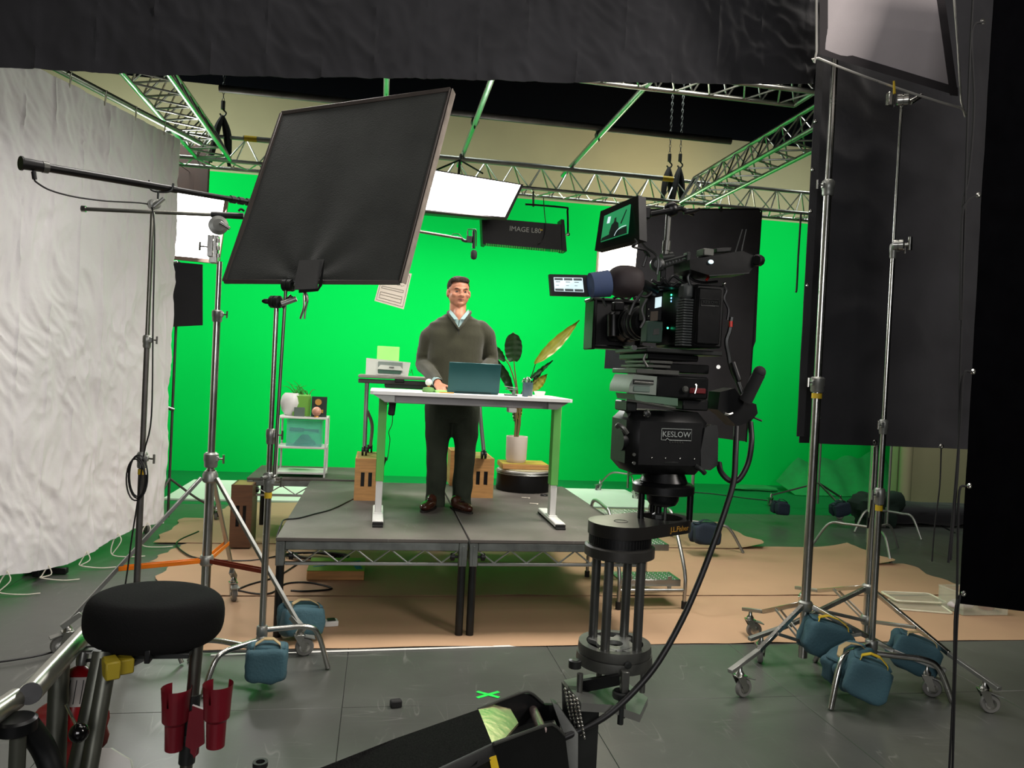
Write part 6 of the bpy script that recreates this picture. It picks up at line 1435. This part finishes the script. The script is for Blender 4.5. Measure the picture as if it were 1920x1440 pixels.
T.p('lettering', text_mb('C A M E R A', .0085, face_frame(Q(1268, 829.5, -.0015), rr_, (0, 0, 1)), .0005), M_['mgrey'])
fr_ = [V((x, y, 0)) for x, y in ((-.047, .0165), (.047, .0165), (.047, -.0165), (-.022, -.0165), (-.029, -.011), (-.033, -.0165), (-.047, -.0165), (-.047, .0165))]
T.p('label_frame', MB().tube([M4 @ p for p in fr_], .0012, n=4, sub=1), MATS['pale_grey_print'])
for px in (1222, 1248, 1275, 1302): T.p('screw', MB().ell(Q(px, 858.5 + (px - 1222) * .03, -.001), (.003, .002, .003), nu=8, nv=6), M_['steel'])
mb = MB(); fc.pb(mb, 1246, 866, 1272, 869, -.001, .004, .0005); T.p('small_plate', mb, M_['dgrey'])
T.p('lower_screw', MB().lathe(Q(1188, 852, -.002), [(.005, 0), (.005, .006)], (0, -1, 0), 8), M_['mgrey']); T.p('lower_screw', MB().lathe(Q(1188, 868, -.002), [(.005, 0), (.005, .006)], (0, -1, 0), 8), M_['mgrey'])
hc_ = Q(1244, 905, .09); zt2 = Q(1244, 880, .09).z; zb2 = Q(1244, 925, .0).z
T.p('bowl', MB().lathe((hc_.x, hc_.y, Q(1244, 905, .09).z), [(.066, 0), (.072, .006), (.066, .02), (.06, .035), (.068, .05)], n=30), M_['blackm'])
T.p('lock_handle', MB().tube([Q(1304, 874, .0), Q(1314, 880, -.01), Q(1322, 888, -.01)], .007), M_['dgrey'])
# pan handle with its bracket
T.p('handle_bracket', MB().prism([Q(1350, 735, .0), Q(1378, 728, .0), Q(1392, 748, .0), Q(1418, 758, .0), Q(1421, 775, .0), Q(1408, 790, .0), Q(1382, 800, .0), Q(1362, 780, .0), Q(1346, 768, .0)], fc.M @ V((0, .07, 0))), M_['black'])
T.p('pan_handle', MB().cyl(Q(1398, 752, -.02), Q(1423, 701, -.05), .019, .0185, n=20).ell(Q(1424, 698, -.05), (.0185, .0185, .0185)), M_['blackr']); T.p('handle_rod', MB().cyl(Q(1374, 690, .02), Q(1392, 738, .0), .0075, n=10), M_['dgrey'])
T.p('handle_rod', MB().cyl(Q(1374, 680, .02), Q(1386, 715, .0), .009, n=10), M_['black']); T.p('chrome_edge', MB().tube([Q(1359, 775, -.01), Q(1366, 777, -.012), Q(1373, 775, -.01)], .004), M_['steel']); T.p('key', MB().cyl(Q(1414, 783, -.01), Q(1428, 789, -.01), .003), M_['dgrey'])

# thick black cable down to the dolly arm
ca = [(1348, 868, .02), (1352, 885, .0), (1368, 901, -.02), (1385, 899, -.03), (1402, 870, -.03), (1409, 830, -.03), (1407, 792, .0)]
single('power_cable', MB().tube([Q(*p) for p in ca], .0085, n=10), M_['cable'], 'short thick black cable looping from the fluid head to the pan handle bracket', 'cable')
cb = [(1381, 800, .0), (1379, 850, -.03), (1376, 900, -.05), (1362, 950, -.07), (1345, 1000, -.08), (1315, 1080, -.1), (1280, 1160, -.12), (1235, 1240, -.14), (1190, 1295, -.15), (1140, 1340, -.16), (1090, 1368, -.17), (1040, 1390, -.17), (1010, 1394, -.16)]
single('camera_cable', MB().tube([Q(*p) for p in cb], .0085, n=10), M_['cable'], 'long thick black cable hanging from the head down to the dolly arm', 'cable')

# ------------------------------------------------------------ riser column and offset plate
cc_ = D(1163, 1000, 2.13); cx, cy = cc_.x, cc_.y
hx2, hy2 = hc_.x, hc_.y
def zc(py, px=1160, Y=None): return D(px, py, cy if Y is None else Y).z
T = Thing('column_riser', 'steel riser column of four rods with a black offset plate under the fluid head', 'camera mount', (cx, cy, zc(1255)))
# flange under the bowl, three posts
zf = D(1244, 912, hy2).z
T.p('top_flange', MB().lathe((hx2, hy2, zf - .018), [(.088, 0), (.093, .003), (.093, .024), (.086, .03), (.066, .034)], n=40), M_['blackm'])
T.p('flange_boss', MB().lathe((hx2, hy2, zf - .06), [(.022, 0), (.040, .006), (.048, .02), (.05, .04)], n=24), M_['black'])
zp = D(1200, 978, cy).z                                  # top of offset plate
for a in (200, 330, 90): T.p('post', MB().cyl((hx2 + .082 * math.cos(R(a)), hy2 + .082 * math.sin(R(a)), zp - .005), (hx2 + .082 * math.cos(R(a)), hy2 + .082 * math.sin(R(a)), zf - .015), .0095, n=16), M_['blackm'])
T.p('tie_rod', MB().cyl((hx2 - .012, hy2, zp - .01), (hx2 - .012, hy2, zf - .05), .010, n=14), M_['blackm']); T.p('tie_rod', MB().cyl((hx2 + .010, hy2, zp - .01), (hx2 + .010, hy2, zf - .05), .005, n=12), M_['mgrey']); T.p('nut', MB().lathe((hx2 - .012, hy2, zp - .005), [(.018, 0), (.018, .012), (.01, .018)], n=6), M_['dgrey'])
# offset plate: two round ends joined, with an oval hole
dv = V((hx2 - cx, hy2 - cy, 0)); Ld = dv.length; dv.normalize(); nv_ = V((-dv.y, dv.x, 0))
out, inn = [], []
for k in range(40):
    a = 2 * PI * k / 40; c0_ = V((cx, cy, 0)) if math.cos(a) < 0 else V((hx2, hy2, 0)); r_ = .094 if math.cos(a) < 0 else .088
    out.append(c0_ + dv * math.cos(a) * r_ + nv_ * math.sin(a) * r_)
    inn.append(V((hx2, hy2, 0)) + dv * (math.cos(a) * .060) + nv_ * math.sin(a) * .066)
mb = MB(); vs_ = []; n = 40
for z in (zp, zp - .036): vs_ += [V((p.x, p.y, z)) for p in out] + [V((p.x, p.y, z)) for p in inn]
f = []
for k in range(n):
    k2 = (k + 1) % n
    f += [[k, k2, n + k2, n + k], [2 * n + k2, 2 * n + k, 3 * n + k, 3 * n + k2], [k2, k, 2 * n + k, 2 * n + k2], [n + k, n + k2, 3 * n + k2, 3 * n + k]]
mb.add(vs_, f); T.p('offset_plate', mb, mat('satin_black_plate', '232220', .3, .3, bump=.02))
sd = -nv_ if (-nv_).y < 0 else nv_
tp = V((cx, cy, zp - .018)).lerp(V((hx2, hy2, zp - .018)), .86) + sd * .0915
T.p('lettering', text_mb('J.L.Fisher', .022, face_frame(tp, dv, (0, 0, 1)), .0008), M_['gold'], label='gold lettering on the plate edge')
T.p('engraving', MB().tube([V((cx, cy, zp + .0005)) + dv * .02 * math.cos(t) + nv_ * .02 * math.sin(t) for t in [2 * PI * i / 16 for i in range(17)]], .0008, n=4, sub=1), M_['dgrey'])
T.p('knurled_ring', MB().lathe((cx, cy, zp - .066), [(.088, 0), (.0885, .03), (.086, .031)], n=72), M_['black'])
mb = MB()
for k in range(60): a = 2 * PI * k / 60; mb.box((cx + .0885 * math.cos(a), cy + .0885 * math.sin(a), zp - .050), (.003, .004, .024), a, bev=0)
T.p('knurling', mb, M_['black'], kind='stuff')
z3_ = zp - .066
T.p('upper_ring', MB().lathe((cx, cy, z3_ - .034), [(.093, 0), (.101, .004), (.101, .030), (.094, .034)], n=44), mat('satin_grey_ring', '3e3d3a', .4, .6))
zl2 = zc(1203)                                            # top of the base ring
for a in (232, 305, 52, 128): T.p('rod', MB().cyl((cx + .078 * math.cos(R(a)), cy + .078 * math.sin(R(a)), zl2 - .02), (cx + .078 * math.cos(R(a)), cy + .078 * math.sin(R(a)), z3_ - .03), .0135, n=20), mat('satin_steel_rod', '6b6c69', .32, .85))
def ring_plate(z, ro, ri, th, m, nm):
    mb = MB().lathe((cx, cy, z - th), [(ri, th), (ri, 0), (ro, 0), (ro + .002, th * .3), (ro, th), (ri, th)], n=44, cap=False); return T.p(nm, mb, m)
ring_plate(zl2, .104, .082, .028, M_['mgrey'], 'base_ring'); ring_plate(zl2 - .029, .108, .03, .03, M_['mgrey'], 'base_ring')
ring_plate(zl2 - .004, .052, .024, .012, M_['lgrey'], 'centre_disc')
for a in (232, 305, 52, 128): T.p('spoke', bar(MB(), (cx + .04 * math.cos(R(a)), cy + .04 * math.sin(R(a)), zl2 - .012), (cx + .09 * math.cos(R(a)), cy + .09 * math.sin(R(a)), zl2 - .012), .05, .014), M_['lgrey'])
T.p('ring_screw', MB().lathe(D(1177, 1247, cy - .108), [(.006, .002), (.0105, 0), (.0105, .004), (.005, .005)], (0, -1, 0), 16), M_['dgrey'])
T.p('clamp_nut', MB().lathe(D(1078, 1246, cy - .06), [(.012, -.01), (.018, -.008), (.018, .012), (.01, .014)], n=12), M_['dgrey'])

# ------------------------------------------------------------ dolly: head plate, arm, chassis, seat
zpl = zc(1300)
T = dol = Thing('camera_dolly', 'camera dolly with a black arm, padded cover and bare steel push bars', 'dolly', (.1, 1.5, 0))
T.p('head_plate', MB().prism([D(x, y, Y) for x, y, Y in ((1057, 1275, 2.16), (1105, 1264, 2.32), (1160, 1268, 2.34), (1215, 1308, 2.2), (1200, 1340, 2.05), (1150, 1322, 1.98), (1090, 1318, 1.92))], (0, 0, -.022)), M_['lgrey'])
for px, py, Y in ((1086, 1300, 2.04), (1122, 1292, 2.2), (1205, 1275, 2.18), (1168, 1318, 2.02)):
    p = D(px, py, Y); T.p('levelling_post', MB().cyl((p.x, p.y, zpl - .02), (p.x, p.y, zl2 - .055), .0085, n=12), M_['mgrey'])
p = D(1166, 1296, 2.0); T.p('levelling_knob', MB().lathe((p.x, p.y, p.z - .02), [(.0, 0), (.024, .002), (.026, .006), (.026, .018), (.022, .022), (.02, .012), (0, .012)], n=24), M_['dgrey']); T.p('levelling_screw', MB().cyl((p.x, p.y, p.z - .09), (p.x, p.y, p.z - .01), .0085, n=12), M_['dgrey'])
T.p('cross_link', MB().prism([D(1086, 1278, 2.08), D(1162, 1266, 2.0), D(1162, 1285, 2.0), D(1088, 1300, 2.08)], (0, .015, 0)), M_['black']); T.p('slotted_lug', MB().box(D(1171, 1278, 2.0), (.022, .02, .06)), M_['mgrey'])
T.p('head_post', MB().prism([D(1086, 1320, 1.96), D(1124, 1322, 1.98), D(1118, 1440, 1.98), D(1100, 1560, 1.98), D(1066, 1560, 1.96), D(1074, 1400, 1.96)], (0, .12, 0)), M_['dgrey'])
T.p('side_cheek', MB().prism([D(1036, 1318, 1.98), D(1046, 1322, 1.98), D(1084, 1376, 1.92), D(1083, 1520, 1.92), D(1060, 1520, 1.92), D(1060, 1384, 1.94)], (.0, .03, 0)), M_['lgrey'])
mb = MB()
for i in range(11):
    for j in range(4):
        x = 1060 + j * 7.5 + i * 1.3; y = 1293 + i * 7 + j * 6.5
        mb.ell(D(x, y, 1.97 - j * .015), (.0045, .006, .0055), nu=7, nv=5)
T.p('chain_links', mb, M_['steel'], kind='stuff'); T.p('chain_guard', MB().prism([D(1056, 1284, 1.99), D(1086, 1320, 1.94), D(1086, 1378, 1.94), D(1058, 1350, 1.99)], (0, .02, 0)), M_['black'])
# arm cheeks and carpeted cover
def strip(nm, pts, th, m, lb=None): T.p(nm, MB().prism([D(x, y, Y) for x, y, Y in pts], th), m, label=lb)
strip('arm_side', ((925, 1396, 1.62), (1020, 1362, 1.76), (1042, 1362, 1.79), (1060, 1382, 1.82), (1072, 1480, 1.82), (900, 1560, 1.6), (760, 1560, 1.4)), (.0, .012, 0), M_['black'])
strip('arm_side', ((896, 1331, 1.86), (975, 1300, 1.98), (1000, 1302, 2.0), (1022, 1322, 2.02), (1040, 1322, 2.04), (1060, 1400, 2.04), (1000, 1420, 1.96), (930, 1420, 1.86)), (.0, .012, 0), M_['black'])
T.p('arm_rim', MB().tube([D(897, 1330, 1.855), D(975, 1300, 1.975), D(996, 1300, 1.995), D(1018, 1318, 2.015)], .0035, n=6).tube([D(925, 1395, 1.615), D(1020, 1361, 1.755), D(1040, 1361, 1.785), D(1058, 1378, 1.815)], .004, n=6), M_['mgrey'], kind='stuff')
T.p('cross_shaft', MB().cyl(D(1000, 1332, 1.98), D(1016, 1368, 1.76), .012, n=16), mat('pinkish_steel', 'b5a09a', .25, .9)); T.p('arm_floor', MB().prism([D(960, 1360, 1.95), D(1040, 1350, 2.0), D(1060, 1400, 1.82), D(930, 1400, 1.66)], (0, 0, -.01)), M_['dgrey'])
strip('end_plate', ((897, 1330, 1.85), (925, 1321, 1.9), (957, 1329, 1.9), (972, 1355, 1.82), (943, 1388, 1.68), (922, 1396, 1.62)), (0, 0, -.006), mat('polished_pale_plate', 'd5cfa2', .15, .7), 'shiny pale metal plate')
cvr = [(897, 1330, 1.85), (924, 1397, 1.615), (730, 1490, 1.42), (540, 1560, 1.30), (420, 1560, 1.38), (600, 1440, 1.56), (740, 1385, 1.70)]
T.p('padded_cover', MB().prism([D(x, y, Y) for x, y, Y in cvr], (0, 0, -.012)), M_['carpet'], label='rough black padded cover')
strip('cover_skirt', ((924, 1398, 1.613), (930, 1420, 1.61), (780, 1500, 1.43), (640, 1570, 1.3), (540, 1560, 1.30), (730, 1490, 1.418)), (0, .012, 0), M_['black'])
strip('yellow_tag', ((917, 1420, 1.60), (930, 1416, 1.605), (937, 1445, 1.605), (922, 1445, 1.60)), (0, -.003, 0), M_['yel'])
# chassis below the frame
T.p('chassis', MB().box((-.05, 1.35, .28), (.62, 1.05, .2), bev=.02), M_['dgrey']); T.p('pivot_post', MB().box((.35, 1.7, .42), (.16, .2, .35), bev=.01), M_['dgrey'])
for x, y in ((-.32, .95), (.22, .95), (-.32, 1.8), (.22, 1.8)): T.p('wheel', MB().lathe((x - .025, y, .1), [(.05, 0), (.1, .004), (.1, .046), (.05, .05)], (1, 0, 0), 24), M_['blackr'])
# push bars at the lower left
st = mat('brushed_steel_tube', 'a7a79c', .3, .9, bump=.03)
T.p('push_bar', MB().cyl(D(57, 1300, 1.62), D(160, 1188, 2.05), .0215, n=22), st, label='thick bare steel tube'); T.p('push_bar', MB().cyl(D(-60, 1372, 1.45), D(29, 1311, 1.62), .0205, n=22), st, label='thick bare steel tube')
T.p('bar_end', MB().cyl(D(56, 1301, 1.615), D(57, 1300, 1.621), .0205, n=22), M_['black'])
tube = mat('grey_green_steel_tube', '4a4c44', .4, .6)
for a, b, r_ in (((112, 1236, 1.86), (102, 1480, 1.80), .021), ((193, 1222, 1.86), (137, 1480, 1.76), .021), ((204, 1235, 1.84), (160, 1480, 1.74), .018)):
    T.p('upright', MB().cyl(D(*a), D(*b), r_, n=20), tube)
T.p('upright_foot', MB().cyl(D(102, 1478, 1.80), V((D(102, 1478, 1.80).x, 1.75, .3)), .021, n=16), tube)
T.p('control_knob', MB().ell(D(148, 1374, 1.66), (.019, .019, .019), nu=20, nv=14), M_['blackg'] if 'blackg' in M_ else mat('glossy_black_knob', '090909', .12)); T.p('control_rod', MB().cyl(D(124, 1322, 1.74), D(146, 1366, 1.67), .0032, n=8), M_['steel'])
T.p('yellow_block', MB().box(D(208, 1252, 1.81), (.03, .05, .04), .5, bev=.003).box(D(232, 1246, 1.84), (.036, .04, .034), .5, bev=.003), mat('worn_yellow_paint', '8a7a18', .5), label='yellow painted block')
T.p('seat_bracket', MB().prism([D(148, 1223, 1.95), D(218, 1222, 1.95), D(300, 1225, 2.0), D(250, 1250, 1.95), D(178, 1228, 1.95)], (0, .03, 0)), M_['mgrey'])
T.p('corner_cover', MB().prism([D(172, 1402, 1.9), D(206, 1402, 1.9), D(243, 1425, 1.85), D(252, 1470, 1.8), D(150, 1470, 1.8)], (0, .02, -.01)), M_['whitem'], label='pale angled metal cover')
p = D(30, 1345, 1.55)
T.p('round_pad', MB().lathe((p.x, p.y, p.z - .028), [(.03, 0), (.036, .004), (.036, .024), (.030, .028)], n=26), M_['blackm']); T.p('pad_post', MB().cyl((p.x + .005, p.y, p.z - .3), (p.x + .005, p.y, p.z - .028), .014, n=14), tube)
T.p('arm_link', MB().tube([D(52, 1362, 1.58), D(80, 1400, 1.6), D(100, 1450, 1.6), D(110, 1500, 1.6)], .022, n=12), M_['black'])
p = D(488, 1432, 1.75); T.p('tube_socket', MB().lathe((p.x, p.y, p.z - .12), [(.014, 0), (.014, .115), (.0165, .115), (.0165, .125), (.010, .125), (.010, .02)], n=20, cap=False), M_['dgrey'])

# seat on its post
sp = D(287, 1165, 1.95)
zs1 = D(365, 1225, 1.95).z
T = Thing('dolly_seat', 'round black cushioned dolly seat on a steel post', 'seat', (D(352, 1438, 1.95).x, 1.95, .35))
def seat_fn(mb):
    c = V((sp.x, 1.97, D(287, 1160, 1.95).z)); nu, nv = 44, 20; vs_ = []
    for j in range(1, nv):
        ph = -PI / 2 + PI * j / nv
        for i in range(nu):
            a = 2 * PI * i / nu; cx_ = math.copysign(abs(math.cos(ph)) ** .34, 1); zz = math.copysign(abs(math.sin(ph)) ** .7, math.sin(ph))
            rx, ry = .158, .15
            vs_.append(c + Matrix.Rotation(R(2.0), 3, 'Y') @ V((cx_ * math.cos(a) * rx, cx_ * math.sin(a) * ry, zz * .055 + .004 * math.sin(ph * 2))))
    vs_ += [c - V((0, 0, .060)), c + V((0, 0, .060))]; b = len(vs_) - 2
    fs = [[j * nu + i, j * nu + (i + 1) % nu, (j + 1) * nu + (i + 1) % nu, (j + 1) * nu + i] for j in range(nv - 2) for i in range(nu)]
    fs += [[b, (i + 1) % nu, i] for i in range(nu)] + [[b + 1, (nv - 2) * nu + i, (nv - 2) * nu + (i + 1) % nu] for i in range(nu)]
    return mb.add(vs_, fs, True)
T.p('cushion', seat_fn(MB()), M_['seatf'])
T.p('cushion_strap', MB().box(D(279, 1228, 1.84), (.012, .03, .03)), M_['black']); T.p('seat_plate', MB().box((sp.x, 1.97, D(287, 1160, 1.95).z - .066), (.2, .18, .012)), M_['dgrey'])
pA = V((D(368, 1225, 1.93).x, 1.93, D(368, 1200, 1.93).z)); pB = V((D(350, 1440, 1.93).x, 1.93, .3)); 
px_ = D(368, 1225, 1.93); qx_ = D(349, 1440, 1.93); kx = (qx_ - px_)
T.p('post', MB().cyl(px_ - kx * .08, px_ + kx * 2.0, .0145, n=20), M_['steeld']); T.p('post_sleeve', MB().cyl(px_ + kx * .35, px_ + kx * .95, .019, n=20), M_['dgrey'])
T.p('sleeve_collar', MB().cyl(px_ + kx * .68, px_ + kx * .74, .024, n=20), M_['dgrey'])
# red cup holders
def cup(px, py, Y, lab, flip=1):
    T = Thing('cup_holder', lab, 'cup holder', D(px, py + 120, Y), 'red cup holders on the seat post')
    c = D(px, py, Y); s = 1442 / Y / 1.0; m = MB()
    R1, R2 = .031, .0225; top = c.z; n = 40; g0, g1 = 250, 302      # slot towards the viewer's upper side
    def wall(r0, r1, z0, z1, slot):
        vs_ = []; fs = []
        for k in range(n + 1):
            a = R(-70 + 360 * k / n)
            for (r_, z_) in ((r0, z0), (r1, z1)): vs_.append(V((c.x + r_ * math.cos(a), c.y + r_ * math.sin(a), z_)))
        for k in range(n):
            ang = (-70 + 360 * (k + .5) / n) % 360
            if slot and (60 < ang < 118 or 242 < ang < 250): continue
            fs.append([2 * k, 2 * k + 2, 2 * k + 3, 2 * k + 1])
        m.add(vs_, fs, True)
    wall(R1 + .003, R1, top, top - .038, True); wall(R1, R1 - .002, top - .038, top - .078, False); wall(R1 - .002, R2, top - .078, top - .086, False); wall(R2, R2 - .002, top - .086, top - .146, False)
    m.lathe((c.x, c.y, top - .147), [(0, 0), (R2 - .003, 0), (R2 - .003, .002), (0, .002)], n=24, cap=False)
    T.p('cup', m, M_['red'])
    T.p('bracket', MB().prism([c + V((-flip * .03, 0, -.06)), c + V((-flip * .055, .0, -.05)), c + V((-flip * .055, 0, -.16)), c + V((-flip * .045, 0, -.17)), c + V((-flip * .04, 0, -.15)), c + V((-flip * .025, 0, -.14))], (0, .008, 0)), M_['red'])
    return T
cup(331, 1289, 1.90, 'left red cup holder with a notched rim, on the seat post', -1); cup(409, 1282, 1.86, 'right red cup holder with a notched rim, on the seat post', 1)
# fire extinguisher and red bag behind the posts
e0, e1 = D(152, 1248, 1.95), D(128, 1390, 1.90); ax = (e0 - e1); Lx = ax.length
T = Thing('fire_extinguisher', 'small red fire extinguisher with a printed label strapped to the dolly', 'fire extinguisher', e1)
T.p('bottle', MB().lathe(e1, [(.0, -.0), (.030, .003), (.033, .012), (.033, Lx * .84), (.026, Lx * .95), (.012, Lx)], ax, 26), M_['redp']); T.p('valve', MB().lathe(e0, [(.011, 0), (.013, .01), (.013, .03), (.02, .035)], ax, 14), M_['lgrey'])
T.p('hose', MB().tube([e0 + V((0, 0, .01)), e0 + V((.025, 0, .012)), e0 + V((.03, 0, .0)), e0 + V((.015, 0, -.015))], .004), M_['black'])
u_ = ax.normalized(); cl = e0 - u_ * Lx * .34
vs_ = []; side = V((1, 0, 0)); fwd = u_.cross(side).normalized()
if fwd.y > 0: fwd = -fwd
side = fwd.cross(u_) if fwd.cross(u_).x > 0 else -fwd.cross(u_)
lb_ = MB(); g = []
for j in (0, 1):
    for k in range(9):
        a = R(-58 + 116 * k / 8); g.append(cl + u_ * (.032 if j else -.032) + (side * math.sin(a) + fwd * math.cos(a)) * .0336)
lb_.add(g, [[k, k + 1, 9 + k + 1, 9 + k] for k in range(8)], True); lab = T.p('label', lb_, mat('grey_white_label', 'b9b2ac', .6), label='printed pale label')
mb = MB()
for k in range(4):
    a = R(-36 + 24 * k); p = cl + (side * math.sin(a) + fwd * math.cos(a)) * .0340; mb.cyl(p - u_ * .026, p + u_ * .026, .0011, n=4)
T.p('print_lines', mb, M_['dgrey'], lab, kind='stuff')
def bagm(c, rx, ry, rz, seed): return MB().ell(c, (rx, ry, rz), nu=26, nv=16, pw=.75, nz=.22, seed=seed)
single('red_bag', bagm(D(128, 1372, 1.98), .082, .05, .072, 5), mat('red_nylon', '7a1512', .6, bump=.2), 'red cloth bag hanging behind the dolly posts at lower left', 'bag')
